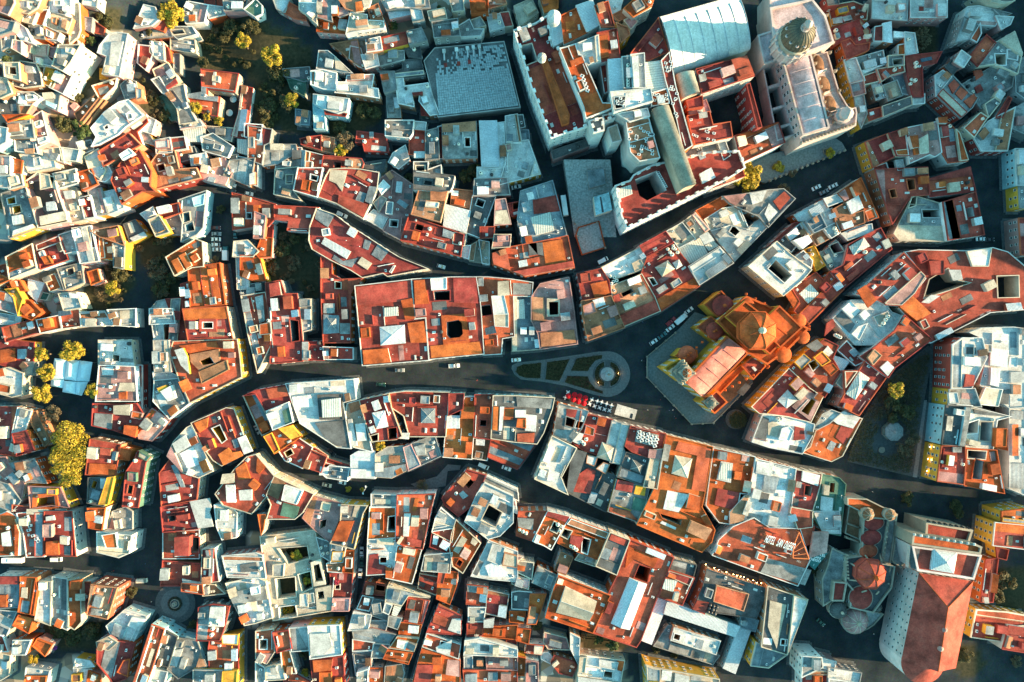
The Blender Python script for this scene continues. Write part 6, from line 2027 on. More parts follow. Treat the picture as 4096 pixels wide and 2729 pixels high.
# --- yellow basilica
def ov(x, y):        # overview pixels (2353 wide) -> source
    return x * 1.7408, y * 1.7408
class _O: pass
def wpo(pts, z): return ccw([atz(*ov(x, y), z) for x, y in pts])
OX = OY = 0.0
def ovu(pts): return [((x * 1.7408) / 4.356, (y * 1.7408) / 4.356) for x, y in pts]   # with crop origin 0,0
setcrop(0, 0)
r_ = root('yellow_basilica', (*atz(*ov(1690, 800), 0), 0), 'golden yellow basilica with red domes and two belfries on the main plaza', 'church')
body(r_, 'nave_roof', ovu(pl(1572, 877, 1617, 916, 1719, 812, 1669, 772)), 20, 'a', 'y', pm='x', par=1, th=.7, win=30, wsc=1.2)
nv = ovu(pl(1574, 879, 1615, 914, 1716, 811, 1669, 775)); barrel(r_, 'vault', nv[0], nv[1], nv[2], nv[3], 20.02, 1.6, 'a', 16, 5, 'a')
body(r_, 'transept_roof', ovu(pl(1647, 738, 1714, 680, 1760, 700, 1858, 755, 1812, 802, 1762, 839, 1717, 811)), 17, 'x', 'y', pm='x', par=1.0, th=.8, win=30)
body(r_, 'arm_roof', ovu(pl(1668, 728, 1712, 692, 1812, 770, 1768, 815)), 20.3, 'x', 'y', pm='x', par=.8, th=.6)
body(r_, 'arm_roof', ovu(pl(1790, 702, 1843, 753, 1792, 800, 1742, 748)), 20.9, 'x', 'y', pm='x', par=.8, th=.6)
dome(r_, 'dome', atz(*ov(1741, 760), 26), 26, 8.0, 5.2, 'x', 8, 'x', n=8, drum=5.6, drumm='x', lantern=3.8, lm='c', smoothd=False, rot=math.pi / 8)
for x, y, rr, rs in ((1661, 703, 4.7, 2.7), (1642, 760, 3.9, 2.3), (1579, 816, 4.1, 2.0)):
    dome(r_, 'chapel_dome', atz(*ov(x, y), 13.5), 13.2, rr, rs, 'r', 0, n=20, lantern=1.6, lm='o')
body(r_, 'chapel_roof', ovu(pl(1618, 700, 1657, 668, 1684, 697, 1648, 730)), 13, 'r', 'y', pm='x', par=.8)
body(r_, 'chapel_roof', ovu(pl(1600, 752, 1634, 726, 1671, 764, 1650, 790)), 13, 'r', 'y', pm='x', par=.8, win=10)
body(r_, 'chapel_roof', ovu(pl(1551, 818, 1569, 800, 1601, 804, 1603, 820, 1578, 832)), 13, 'r', 'y', pm='x', par=.8)
for x, y, rr, rs in ((1836, 738, 3.2, 1.6), (1800, 815, 3.6, 1.5), (1845, 775, 3.0, 1.2), (1716, 698, 3.2, 1.5)):
    dome(r_, 'chapel_dome', atz(*ov(x, y), 17.2), 17.02, rr, rs, 'x', 0, n=20)
body(r_, 'aisle_roof', ovu(pl(1702, 841, 1734, 812, 1760, 841, 1730, 873)), 14, 'r', 'y', pm='x', par=.8, win=12)
body(r_, 'aisle_roof', ovu(pl(1640, 895, 1650, 880, 1705, 835, 1712, 845, 1655, 905)), 13, 'x', 'y', pm='x', par=.6)
rooftop_box(r_, 'roof_panel', wpo(pl(1727, 845, 1732, 842, 1740, 850, 1735, 854), 14.6), 14.1, 14.6, surf('w', True), surf('w'))
def tower(cx, cy, side, z0, tiers, az, cap):
    z = z0
    for k, (s, h) in enumerate(tiers):
        w = atz(*ov(cx, cy), (z0 + z) / 2 * 0 + z0 + 8)
        mb = MB()
        hs = side * s
        mb.box((w[0], w[1], z), (hs * 2, hs * 2, h * .84), az)
        mb.box((w[0], w[1], z + h * .84), (hs * 2.24, hs * 2.24, h * .16), az)
        tw = mb.obj('tower_stage', surf('z', True), r_)
        mc = MB()
        for i in range(4):
            a = az + math.pi / 4 + i * math.pi / 2
            mc.tube((w[0] + hs * 1.38 * math.cos(a), w[1] + hs * 1.38 * math.sin(a), z), (w[0] + hs * 1.38 * math.cos(a), w[1] + hs * 1.38 * math.sin(a), z + h * .84), hs * .13, 7)
            mc.lathe((w[0] + hs * 1.42 * math.cos(a), w[1] + hs * 1.42 * math.sin(a), z + h), [(hs * .15, 0), (hs * .19, hs * .2), (.05, hs * .7)], 8)
        mc.obj('column', surf('z', True), tw)
        mo = MB()
        for i in range(4):
            a = az + i * math.pi / 2
            px, py = w[0] + hs * 1.005 * math.cos(a), w[1] + hs * 1.005 * math.sin(a)
            mo.box((px, py, z + h * .15), (.06, hs * .75, h * .5), a)
        mo.obj('bell_opening', PANE, tw)
        z += h
    return w, z
az = -.82 + math.pi / 4 * 0
body(r_, 'tower_base', ovu(pl(1525, 846, 1561, 824, 1596, 853, 1570, 880)), 18, 'y', 'y', par=.7, win=14)
w, z = tower(1571, 856, 3.4, 18, ((1, 5.5), (.82, 5), (.62, 3.6)), .72, 'o')
dome(r_, 'tower_dome', (w[0], w[1]), z + .02, 1.9, 1.7, 'o', 8, 'z', n=8, lantern=1.6)
body(r_, 'tower_base', ovu(pl(1611, 925, 1645, 897, 1671, 924, 1641, 951)), 17, 'r', 'y', pm='x', par=1.2, th=.6, win=14)
w, z = tower(1639, 927, 2.1, 17, ((1, 4.2), (.75, 3.2)), .72, 'z')
dome(r_, 'tower_dome', (w[0], w[1]), z + .02, 1.3, 1.3, 'z', 8, 'z', n=8, lantern=1.4)
for (x0, y0), (x1, y1), n in (((1552, 848), (1598, 900), 6), ((1560, 835), (1640, 762), 6), ((1650, 905), (1762, 845), 7), ((1714, 676), (1858, 750), 7), ((1858, 757), (1765, 842), 5)):
    pinnacles(r_, [(((x0 + (x1 - x0) * k / n) * 1.7408) / 4.356, ((y0 + (y1 - y0) * k / n) * 1.7408) / 4.356) for k in range(n + 1)], 16.5, 2.0, .45, 'x')
# raised forecourt
setcrop(2, 2)
q = pl(124, 14, 140, 0, 150, -8, 165, -24, 186, 0, 150, 46, 185, 64, 200, 56, 218, 37, 214, 30, 222, 40, 206, 52, 185, 75, 165, 76, 124, 33)
fc = pl(124, 14, 150, -8, 168, -27, 200, -16, 221, 12, 221, 37, 185, 75, 165, 76, 124, 33)
mb = MB(); mb.prism(wp(fc, .9), -.5, .9); o = mb.obj('church_forecourt', plain('forecourt_stone', (.13, .14, .138), .9, noise=.25)); tag(o, kind='structure')
r_ = root('stone_balustrade', (*P(140, 55)[:2], .9), 'low stone balustrade with square posts around the yellow basilica forecourt', 'balustrade')
path = pl(150, -8, 124, 14, 124, 33, 165, 76, 185, 75, 221, 38)
for a, b_ in zip(path, path[1:]):
    A, B = (Vector(atz(*src(*p), 1.4)) for p in (a, b_)); n = max(2, int((B - A).length / 5))
    mb = MB(); mid = (A + B) / 2; an = math.atan2((B - A).y, (B - A).x)
    mb.box((mid.x, mid.y, .88), ((B - A).length, .28, .75), an); mb.obj('rail', surf('z', True), r_)
    for k in range(n):
        p = A.lerp(B, k / n); mb = MB(); mb.box((p.x, p.y, .85), (.75, .75, 1.15), an); mb.lathe((p.x, p.y, 2.0), [(.22, 0), (.3, .22), (.06, .5)], 8); mb.obj('post', surf('z', True), r_)
# ochre side terrace
r_ = root('side_terrace', (*P(200, 45)[:2], .9), 'ochre paved side terrace with steps between the basilica and the narrow street', 'terrace')
mb = MB(); mb.prism(wp(pl(187, 44, 209, 26, 219, 37, 199, 57), 2.2), 0, 2.2); mb.obj('paving', surf('e'), r_)
mb = MB()
for k in range(7):
    u = wp([(206 + k * 1.2, 47 - k * 1.3), (212 + k, 50 - k * 1.2), (213.2 + k, 48.6 - k * 1.2), (207.2 + k * 1.2, 45.6 - k * 1.3)], 2)
    mb.prism(u, .5, 2.3 - .0 * k + .02 * k)
mb.obj('step_flight', surf('z'), r_)

# --- twin domed church (lower right)
setcrop(3, 3)
r_ = root('red_domed_church', (*P(92, 50)[:2], 0), 'old stone church with three red saucer domes in line and a crown shaped ribbed dome', 'church')
body(r_, 'nave_roof', pl(87, 0, 111, 2, 104, 47, 116, 50, 113, 70, 96, 93, 74, 88, 77, 72, 70, 64, 71, 42, 85, 40), 11, 'd', 'z', par=1, th=.6, win=20)
for x, y, rr in ((98, 11, 4.3), (95.3, 24.5, 4.5), (93, 37, 4.0), (86, 80, 5.0)):
    dome(r_, 'saucer_dome', atz(*src(x, y), 12.5), 11.6, rr, 1.6, 'r', 0, n=28, drum=.7, drumm='z', sx=1, sy=.74 if y < 60 else 1, az=.15)
dome(r_, 'crown_dome', atz(*src(95, 58), 17), 16.5, 6.4, 4.6, 'h', 8, 'o', n=8, drum=5.0, drumm='h', lantern=3, lm='o', smoothd=False, rot=.3)
w = atz(*src(95, 58), 13)
for k in range(8):
    mb = MB(); a = .3 + k * math.pi / 4
    mb.tube((w[0] + 9.5 * math.cos(a), w[1] + 9.5 * math.sin(a), 11.3), (w[0] + 6.9 * math.cos(a), w[1] + 6.9 * math.sin(a), 15.6), .35, 6); mb.obj('flying_buttress', surf('z', True), r_)
body(r_, 'west_wing_roof', pl(58, 33, 72, 40, 68, 63, 60, 64, 58, 82, 50, 87, 49, 62, 54, 50), 9, 'g', 'z', par=.8, win=24)
body(r_, 'west_wing_roof', pl(60, 64, 72, 65, 69, 82, 58, 82), 11.5, 'r', 'z', par=.9)
body(r_, 'porch_roof', pl(74, -8, 87, -4, 84, 26, 70, 20), 8, 'e', 'z', par=.7)
for x, y in ((77, 12), (76, 25)):
    barrel(r_, 'buttress', (x - 6, y - 3), (x - 6.4, y - 1), (x + 7, y + 4), (x + 7.5, y + 2), 8.3, 2, 'z', 8)
body(r_, 'east_aisle_roof', pl(111, 4, 118, 6, 112, 48, 105, 46), 9, 'g', 'z', par=.6)
body(r_, 'facade_top', pl(72, -13, 90, -12, 118, 2, 117, 8, 96, 6, 72, -6), 13, 'o', 'z', par=1.1)
for x, y, rr, lz in ((93.5, 3.5, 2.6, 18), (114, 4, 2.4, 18)):
    w = atz(*src(x, y), lz); mb = MB()
    mb.lathe((w[0], w[1], 12), [(rr, 0), (rr, 3.6), (rr * 1.15, 3.8), (rr * 1.1, 4.4)], 8); mb.obj('turret', surf('z', True), r_)
    dome(r_, 'turret_dome', (w[0], w[1]), 16.4, rr * .95, 2.0, 'e', 8, 'z', n=16, lantern=1.5)
dome(r_, 'dark_cupola', atz(*src(65.5, 91), 10), 8.5, 3.7, 4.2, 'd', 16, 'd', n=20, drum=4, drumm='c', lantern=1.6)
dome(r_, 'ribbed_apse_dome', atz(*src(81, 101), 9), 7.8, 5.6, 4.0, 'p', 10, 'c', n=20, drum=4, drumm='z', lantern=2.0)
body(r_, 'apse_roof', pl(66, 92, 92, 90, 106, 94, 97, 104, 91, 108, 84, 111, 74, 109, 69, 101), 7.6, 'g', 'z', par=.6)
dome(r_, 'turret_dome', atz(*src(102, 89), 9), 8, 1.7, 1.6, 'd', 8, 'z', n=12, drum=3, drumm='z')
pinnacles(r_, [(72 + k * .2, 40 + 3 * k) for k in range(8)] + [(110 - .6 * k, 8 + 5 * k) for k in range(8)], 12, 1.6, .4)

# --- theatre with the great hipped red roof
r_ = root('theatre', (*P(155, 80)[:2], 0), 'big white walled theatre with a hipped red roof and rows of small dark windows', 'theatre')
body(r_, 'eaves', pl(139, 57, 188, 64.5, 172, 143, 160, 147, 123, 135.5), 21, 'r', 'j', par=0, win=96, wsc=.8)
w = wp(pl(139, 57, 188, 64.5, 172.5, 143, 155, 146, 123, 135.5), 21.02); ev = inset(w, -.5)
ra, rb = atz(*src(166, 88.5), 28), atz(*src(154.5, 146), 25)
A, B, Cc, D = (atz(*src(*p), 21.1) for p in ((138.5, 56.5), (188.5, 64), (172.5, 144), (122.5, 136)))
mb = MB(); vs = [(*A, 21.1), (*B, 21.1), (*Cc, 21.1), (*D, 21.1), (*ra, 27.5), (*rb, 26.5)]
mb.add(vs, [(0, 4, 1), (1, 4, 5, 2), (0, 3, 5, 4), (3, 2, 5)]); mb.obj('hipped_roof', surf('h'), r_)
w0 = atz(*src(141, 138), 20); mb = MB(); mb.lathe((w0[0], w0[1], 0), [(8.6, 0), (8.6, 20.3), (9.0, 20.6), (9.0, 21.2), (0.3, 25.4)], 32); mb.obj('apse', [surf('h')], r_)
mb = MB(); mb.lathe((w0[0], w0[1], 0), [(8.75, 0), (8.75, 20.2), (8.7, 20.3)], 32); mb.obj('apse_wall', surf('j', True), r_)
for x, y in ((162.5, 109), (159, 126.5)):
    w0 = atz(*src(x, y), 27); mb = MB(); mb.lathe((w0[0], w0[1], 25.5), [(1.1, 0), (1.1, 1.5), (.7, 1.9), (.1, 2.2)], 14); mb.obj('roof_vent', surf('p', True), r_)
mb = MB(); mb.tube((*A, 21.3), (*ra, 27.6), .18, 6); mb.tube((*B, 21.3), (*ra, 27.6), .18, 6); mb.tube((*ra, 27.6), (*rb, 26.6), .18, 6); mb.obj('ridge_cap', surf('o', True), r_)
body(r_, 'stage_roof', pl(131, 31, 195, 39.5, 188, 62, 136, 54), 23, 'r', 'j', par=1.2, th=.8, win=0)
rooftop_box(r_, 'rooftop_room', wp(pl(131, 31, 140, 33, 136, 53, 129, 52), 23.6), 21, 23.6, surf('w', True), surf('d'))
s_ = dict(h=3.2); ap = wp(pl(152, 34, 174, 37.5, 170.5, 57, 149, 53.5), 24); mb = MB(); c = centroid(ap)
mb.add([(p[0], p[1], 24.1) for p in ap] + [(c[0], c[1], 27)], [(i, (i + 1) % 4, 4) for i in range(4)]); mb.add([(p[0], p[1], 23) for p in ap] + [(p[0], p[1], 24.1) for p in ap], [(i, (i + 1) % 4, (i + 1) % 4 + 4, i + 4) for i in range(4)]); mb.obj('glass_pyramid', surf('m'), r_)
body(r_, 'attic_roof', pl(132, 20, 190, 29.5, 195.5, 32, 194, 39, 131, 30), 24.5, 'o', 'z', par=1.1, th=.8)
body(r_, 'portico_roof', pl(144, 9, 187, 16.5, 183, 29, 143, 22), 18, 'r', 'z', par=1.3, th=.9, win=0)
body(r_, 'side_block_roof', pl(118, 13, 131, 16, 131, 31, 122, 52, 113, 45), 9, 'g', 'z', par=.8, win=20)
st = plain('dark_statue_bronze', (.03, .033, .035), .5)
for k in range(8):
    w0 = atz(*src(148 + 5.1 * k, 9.2 + .87 * k), 20.5)
    mb = MB(); mb.box((w0[0], w0[1], 19.2), (.8, .8, .6)); mb.lathe((w0[0], w0[1], 19.8), [(.42, 0), (.34, .7), (.4, 1.25), (.36, 1.45), (.13, 1.6), (.2, 1.75), (.2, 1.95), (.05, 2.1)], 8); mb.tube((w0[0] + .3, w0[1], 21.1), (w0[0] + .75, w0[1] + .15, 21.6), .1, 5); mb.obj('statue', st, r_)
pinnacles(r_, [(134 + 6.1 * k, 21 + 1.0 * k) for k in range(10)], 25.4, 1.5, .5, 'w')
# ------------------------------------------------------------------ ground
SOIL = [poly_in(0, 0, 75,60, 92,50, 100,70, 112,72, 100,80, 88,78, 80,92, 74,100, 66,88, 78,70), poly_in(0, 0, 176,18, 236,10, 236,65, 186,62, 179,45),
        poly_in(0, 0, 125,66, 146,84, 165,112, 150,115, 130,100, 128,80), poly_in(0, 0, 42,106, 75,104, 80,122, 60,120), poly_in(0, 0, 86,8, 112,5, 110,28, 96,28),
        poly_in(1, 0, -5,15, 30,30, 55,48, 52,62, 50,120, 37,120, 0,118, -8,60), poly_in(1, 0, 85,92, 113,92, 116,112, 90,124, 60,125, 62,106),
        poly_in(0, 1, 90,88, 118,88, 122,108, 104,126, 80,126, 76,104), poly_in(0, 1, 122,58, 160,48, 162,80, 150,92, 128,88), poly_in(0, 1, 140,92, 166,96, 167,118, 140,118),
        poly_in(1, 1, 18,45, 30,55, 50,56, 50,72, 60,78, 60,118, 40,115, 38,104, 10,102, 8,80, 16,62), poly_in(0, 3, 38,100, 62,108, 85,100, 95,102, 90,125, 55,128, 48,120, 30,112),
        poly_in(3, 3, 210,48, 240,48, 240,92, 224,95, 206,84), poly_in(3, 3, 172,125, 190,122, 200,140, 185,155, 170,148), poly_in(3, 0, 130,20, 158,18, 155,48, 138,50),
        poly_in(0, 2, 28,66, 50,60, 60,90, 48,100, 30,80), poly_in(2, 3, 60,112, 110,112, 106,128, 62,130), poly_in(1, 3, 10,30, 70,30, 70,98, 12,98)]
xs = [-4000, -1600, -800, -500, -400] + [-340 + 2.5 * i for i in range(310)] + [450, 520, 700, 1600, 4000]
ys = [-4000, -1600, -800, -500, -330] + [-250 + 2.5 * i for i in range(201)] + [260, 330, 500, 800, 1600, 4000]
vs, cols, yds = [], [], []
ybb = [(min(p[0] for p in s), max(p[0] for p in s), min(p[1] for p in s), max(p[1] for p in s)) for s in YARD]
bbs = [(min(p[0] for p in s), max(p[0] for p in s), min(p[1] for p in s), max(p[1] for p in s)) for s in SOIL]
for y in ys:
    for x in xs:
        vs.append((x, y, terrain(x, y)))
        s = 0.0
        for q, b_ in zip(SOIL, bbs):
            if b_[0] <= x <= b_[1] and b_[2] <= y <= b_[3] and inside(x, y, q): s = 1.0; break
        if abs(x) > 262 or abs(y) > 175: s = .9
        cols.append(s); yd = 0.0
        for q, b_ in zip(YARD, ybb):
            if b_[0] <= x <= b_[1] and b_[2] <= y <= b_[3] and inside(x, y, q): yd = 1.0; break
        yds.append(yd)
nx = len(xs)
fs = [(j * nx + i, j * nx + i + 1, (j + 1) * nx + i + 1, (j + 1) * nx + i) for j in range(len(ys) - 1) for i in range(nx - 1)]
me = bpy.data.meshes.new('ground'); me.from_pydata(vs, [], fs)
at = me.attributes.new('soil', 'FLOAT', 'POINT'); at.data.foreach_set('value', cols); at2 = me.attributes.new('yard', 'FLOAT', 'POINT'); at2.data.foreach_set('value', yds)
me.polygons.foreach_set('use_smooth', [True] * len(fs))
gm, nt, bs_ = new_mat('street_and_soil')
L = nt.links.new
att = node(nt, 'ShaderNodeAttribute', attribute_name='soil'); geo = node(nt, 'ShaderNodeNewGeometry')
n1 = node(nt, 'ShaderNodeTexNoise'); n1.inputs['Scale'].default_value = .12; n1.inputs['Detail'].default_value = 8; L(geo.outputs['Position'], n1.inputs['Vector'])
n2 = node(nt, 'ShaderNodeTexVoronoi'); n2.inputs['Scale'].default_value = 2.2; L(geo.outputs['Position'], n2.inputs['Vector'])
n3 = node(nt, 'ShaderNodeTexNoise'); n3.inputs['Scale'].default_value = .7; n3.inputs['Detail'].default_value = 8; n3.inputs['Roughness'].default_value = .7; L(geo.outputs['Position'], n3.inputs['Vector'])
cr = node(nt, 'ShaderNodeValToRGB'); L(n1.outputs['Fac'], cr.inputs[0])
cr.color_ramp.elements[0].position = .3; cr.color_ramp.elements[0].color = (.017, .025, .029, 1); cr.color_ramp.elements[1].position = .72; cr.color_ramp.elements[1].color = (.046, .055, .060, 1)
cs = node(nt, 'ShaderNodeValToRGB'); L(n3.outputs['Fac'], cs.inputs[0])
cs.color_ramp.elements[0].position = .3; cs.color_ramp.elements[0].color = (.016, .02, .012, 1); cs.color_ramp.elements[1].position = .7; cs.color_ramp.elements[1].color = (.065, .055, .032, 1)
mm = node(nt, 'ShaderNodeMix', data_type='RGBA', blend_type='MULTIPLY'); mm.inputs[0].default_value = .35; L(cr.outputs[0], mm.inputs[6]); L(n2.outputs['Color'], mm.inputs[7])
mx = node(nt, 'ShaderNodeMix', data_type='RGBA'); L(att.outputs['Fac'], mx.inputs[0]); L(mm.outputs[2], mx.inputs[6]); L(cs.outputs[0], mx.inputs[7])
att2 = node(nt, 'ShaderNodeAttribute', attribute_name='yard'); cy_ = node(nt, 'ShaderNodeValToRGB'); n4 = node(nt, 'ShaderNodeTexVoronoi'); n4.inputs['Scale'].default_value = .22; L(geo.outputs['Position'], n4.inputs['Vector'])
sp = node(nt, 'ShaderNodeSeparateColor'); L(n4.outputs['Color'], sp.inputs[0]); L(sp.outputs[0], cy_.inputs[0])
cy_.color_ramp.elements[0].color = (.10, .095, .085, 1); cy_.color_ramp.elements[1].color = (.46, .41, .34, 1); e_ = cy_.color_ramp.elements.new(.4); e_.color = (.30, .22, .14, 1); e_ = cy_.color_ramp.elements.new(.7); e_.color = (.26, .25, .24, 1)
my = node(nt, 'ShaderNodeMix', data_type='RGBA', blend_type='MIX'); L(att2.outputs['Fac'], my.inputs[0]); L(mm.outputs[2], my.inputs[6]); L(cy_.outputs[0], my.inputs[7]); L(my.outputs[2], mx.inputs[6])
L(mx.outputs[2], bs_.inputs['Base Color']); bs_.inputs['Roughness'].default_value = .95; bs_.inputs['Specular IOR Level'].default_value = .05
me.materials.append(gm)
o = bpy.data.objects.new('ground', me); COL.objects.link(o); tag(o, kind='structure')

# raised pavements along the street fronts
mb = MB(); rng = random.Random(2)
for v in list(VOLS):
    if 'b' not in v: continue
    pts = v['pts']
    for i in range(len(pts)):
        a, c = Vector(pts[i]), Vector(pts[(i + 1) % len(pts)]); e = c - a
        if e.length < 4: continue
        nr = Vector((e.y, -e.x)).normalized(); mid = (a + c) / 2; q = mid + nr * 2.5
        g0 = terrain(mid.x, mid.y)
        if g0 > .3 or covered(q.x, q.y, 1, v) or any(inside(q.x, q.y, s) for s in SOIL): continue
        cc = mid + nr * .55
        mb.box((cc.x, cc.y, -.2), (e.length + .8, 1.5, .33 + rng.uniform(0, .02)), math.atan2(e.y, e.x))
o = mb.obj('pavement', plain('pavement_slab', (.085, .092, .095), .9, noise=.3)); tag(o, kind='structure')

# --- main plaza with beds and monument
setcrop(2, 2)
pav = plain('plaza_paving', (.075, .082, .084), .9, noise=.25); pav2 = plain('plaza_path', (.11, .118, .12), .9, noise=.2)
def circ(cx, cy, r, n=40, a0=0, a1=2 * math.pi): return [(cx + r * math.cos(a0 + (a1 - a0) * k / n), cy + r * math.sin(a0 + (a1 - a0) * k / n)) for k in range(n + (0 if abs(a1 - a0 - 2 * math.pi) < 1e-6 else 1))]
tear = pl(0, 22, 5, 19.5, 28, 17, 55, 13, 80, 9.3) + circ(87.5, 30, 21, 30, -1.75, 1.85) + pl(75, 49, 50, 41, 28, 37, 8, 35, 2, 30, -.5, 25)
mb = MB(); mb.prism(wp(tear, .1), -.2, .1); o = mb.obj('plaza_path', pav2); tag(o, kind='structure')
mb = MB(); mb.prism(wp(circ(87.5, 30, 13.2), .14), 0, .14); o = mb.obj('plaza_ring', pav); tag(o, kind='structure')
lawn = plain('bed_soil_and_turf', (.032, .030, .014), .95, noise=.6)
beds = [(pl(3, 28, 4, 23, 10, 20.5, 27.5, 19, 26.5, 34.5, 12, 34, 6, 32), 'long rounded flower bed at the pointed end of the plaza island'), (pl(31.5, 18.5, 54, 15.5, 44, 37, 30, 35.5), 'second flower bed of the plaza island holding one dark bush'),
        (pl(59, 15, 84, 11.5, 83, 16, 77, 18, 72, 24, 70, 28, 53, 27.5), 'flower bed beside the monument ring on the basilica side of the avenue'), (pl(50.5, 31, 70, 31.5, 72, 37, 77, 43, 84, 45, 84, 49, 65, 43.5, 47.5, 38), 'flower bed beside the monument ring nearest the red parasols'),
        (circ(87.5, 30, 12.3, 14, math.pi / 2 + .2, 1.5 * math.pi - .2) + circ(87.5, 30, 6.9, 14, 1.5 * math.pi - .3, math.pi / 2 + .3), 'half moon bed on the outer side of the monument'), (circ(87.5, 30, 12.3, 14, -math.pi / 2 + .2, math.pi / 2 - .2) + circ(87.5, 30, 6.9, 14, math.pi / 2 - .3, -math.pi / 2 + .3), 'half moon bed between the monument and the church forecourt')]
def leaf_mat(name, c1, c2, tr=.25):
    m, nt, b = new_mat(name); L = nt.links.new
    oi = node(nt, 'ShaderNodeNewGeometry'); cr = node(nt, 'ShaderNodeValToRGB')
    L(oi.outputs['Random Per Island'], cr.inputs[0])
    cr.color_ramp.elements[0].color = (*c1, 1); cr.color_ramp.elements[1].color = (*c2, 1)
    L(cr.outputs[0], b.inputs['Base Color']); b.inputs['Roughness'].default_value = .75
    t = node(nt, 'ShaderNodeBsdfTranslucent'); L(cr.outputs[0], t.inputs['Color'])
    ms = node(nt, 'ShaderNodeMixShader'); ms.inputs[0].default_value = tr
    L(b.outputs[0], ms.inputs[1]); L(t.outputs[0], ms.inputs[2]); L(ms.outputs[0], nt.nodes['Material Output'].inputs['Surface'])
    return m
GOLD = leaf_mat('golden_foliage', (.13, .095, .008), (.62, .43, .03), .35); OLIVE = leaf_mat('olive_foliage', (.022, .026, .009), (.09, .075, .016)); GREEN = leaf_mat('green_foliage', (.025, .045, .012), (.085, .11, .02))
BROWN = leaf_mat('dry_foliage', (.07, .05, .028), (.17, .125, .06)); LAUREL = leaf_mat('laurel_foliage', (.028, .028, .012), (.075, .066, .024)); RED = leaf_mat('red_blossom', (.25, .01, .03), (.5, .03, .08)); PURP = leaf_mat('purple_blossom', (.2, .02, .3), (.35, .06, .5))
BARK = plain('bark', (.11, .085, .06), .95, noise=.3)
def leaves(mb, c, r, n, s, rng, shell=.45, zs=1.0):
    for _ in range(n):
        d = Vector((rng.gauss(0, 1), rng.gauss(0, 1), rng.gauss(0, 1))).normalized()
        p = Vector(c) + Vector((d.x, d.y, d.z * zs)) * r * (1 - shell * rng.random() ** 1.6)
        nn = (d + Vector((rng.uniform(-.8, .8), rng.uniform(-.8, .8), rng.uniform(-.2, 1.0)))).normalized()
        t = nn.orthogonal().normalized(); t = Matrix.Rotation(rng.uniform(0, 6.28), 3, nn) @ t; b_ = nn.cross(t)
        a = s * rng.uniform(.6, 1.3)
        mb.add([p + t * a, p + b_ * a * .55, p - t * a, p - b_ * a * .55], [(0, 1, 2, 3)])
for i, (q, lb) in enumerate(beds):
    w = wp(q, .3); c = centroid(w); r_ = root('flower_bed', (c[0], c[1], .1), lb, 'flower bed', 'flower beds of the plaza island')
    mb = MB(); inn = inset(w, .3); n = len(w)
    mb.add([(p[0], p[1], .1) for p in w] + [(p[0], p[1], .42) for p in w] + [(p[0], p[1], .42) for p in inn] + [(p[0], p[1], .2) for p in inn], [f for k in range(n) for f in ((k, (k + 1) % n, (k + 1) % n + n, k + n), (k + n, (k + 1) % n + n, (k + 1) % n + 2 * n, k + 2 * n), (k + 2 * n, (k + 1) % n + 2 * n, (k + 1) % n + 3 * n, k + 3 * n))])
    mb.obj('kerb', pav2, r_)
    mb = MB(); mb.flat(inn, [], .3); mb.obj('soil', lawn, r_)
    mb = MB(); rg = random.Random(i); bb = (min(p[0] for p in inn), max(p[0] for p in inn), min(p[1] for p in inn), max(p[1] for p in inn))
    for _ in range(260):
        x, y = rg.uniform(bb[0], bb[1]), rg.uniform(bb[2], bb[3])
        if inside(x, y, inn): leaves(mb, (x, y, .4), rg.uniform(.25, .55), 14, .16, rg)
    o = mb.obj('planting', LAUREL if i != 3 else leaf_mat('bed_mix', (.03, .03, .012), (.12, .02, .02)), r_); tag(o, kind='stuff')
w = P(87.5, 30, 0)
r_ = root('peace_monument', (w.x, w.y, .14), 'pale stone monument with a statue on stepped round base in the plaza island', 'monument')
mb = MB(); mb.lathe((w.x, w.y, .14), [(3.1, 0), (3.1, .35), (2.5, .36), (2.5, .8), (1.6, .82), (1.6, 1.3), (1.2, 1.32), (1.05, 4.2), (1.35, 4.4), (1.35, 4.8)], 24); mb.obj('pedestal', plain('monument_stone', (.33, .33, .32), .85, noise=.2), r_)
mb = MB(); mb.lathe((w.x, w.y, 4.94), [(.55, 0), (.45, 1), (.5, 1.6), (.3, 2.1), (.15, 2.25), (.23, 2.45), (.2, 2.7), (.05, 2.85)], 10); mb.tube((w.x + .3, w.y, 6.7), (w.x + 1, w.y + .2, 7.1), .12, 6); mb.obj('statue', surf('z', True), r_)
LAMP = plain('warm_lamp_glow', (.9, .6, .25), .5, emit=((1, .55, .18), 14))
def lamp(x, y, h, label, grp):
    w = P(x, y, h); r_ = root('wall_lamp', w, label, 'lamp', grp)
    mb = MB(); mb.lathe(w, [(.08, -.2), (.24, 0), (.24, .3), (.1, .42)], 8); mb.obj('glass', LAMP, r_)
    mb = MB(); mb.lathe((w.x, w.y, w.z + .42), [(.26, 0), (.06, .2)], 8); mb.tube((w.x, w.y, w.z - .2), (w.x - .2, w.y - .5, w.z - .45), .05, 5); mb.obj('bracket', DARKM, r_)
lamp(98, 29.3, 1.2, 'lit lamp in the half moon bed facing the church forecourt', None); lamp(79.5, 38.3, 1.2, 'lit lamp in the half moon bed on the outer side of the monument', None)
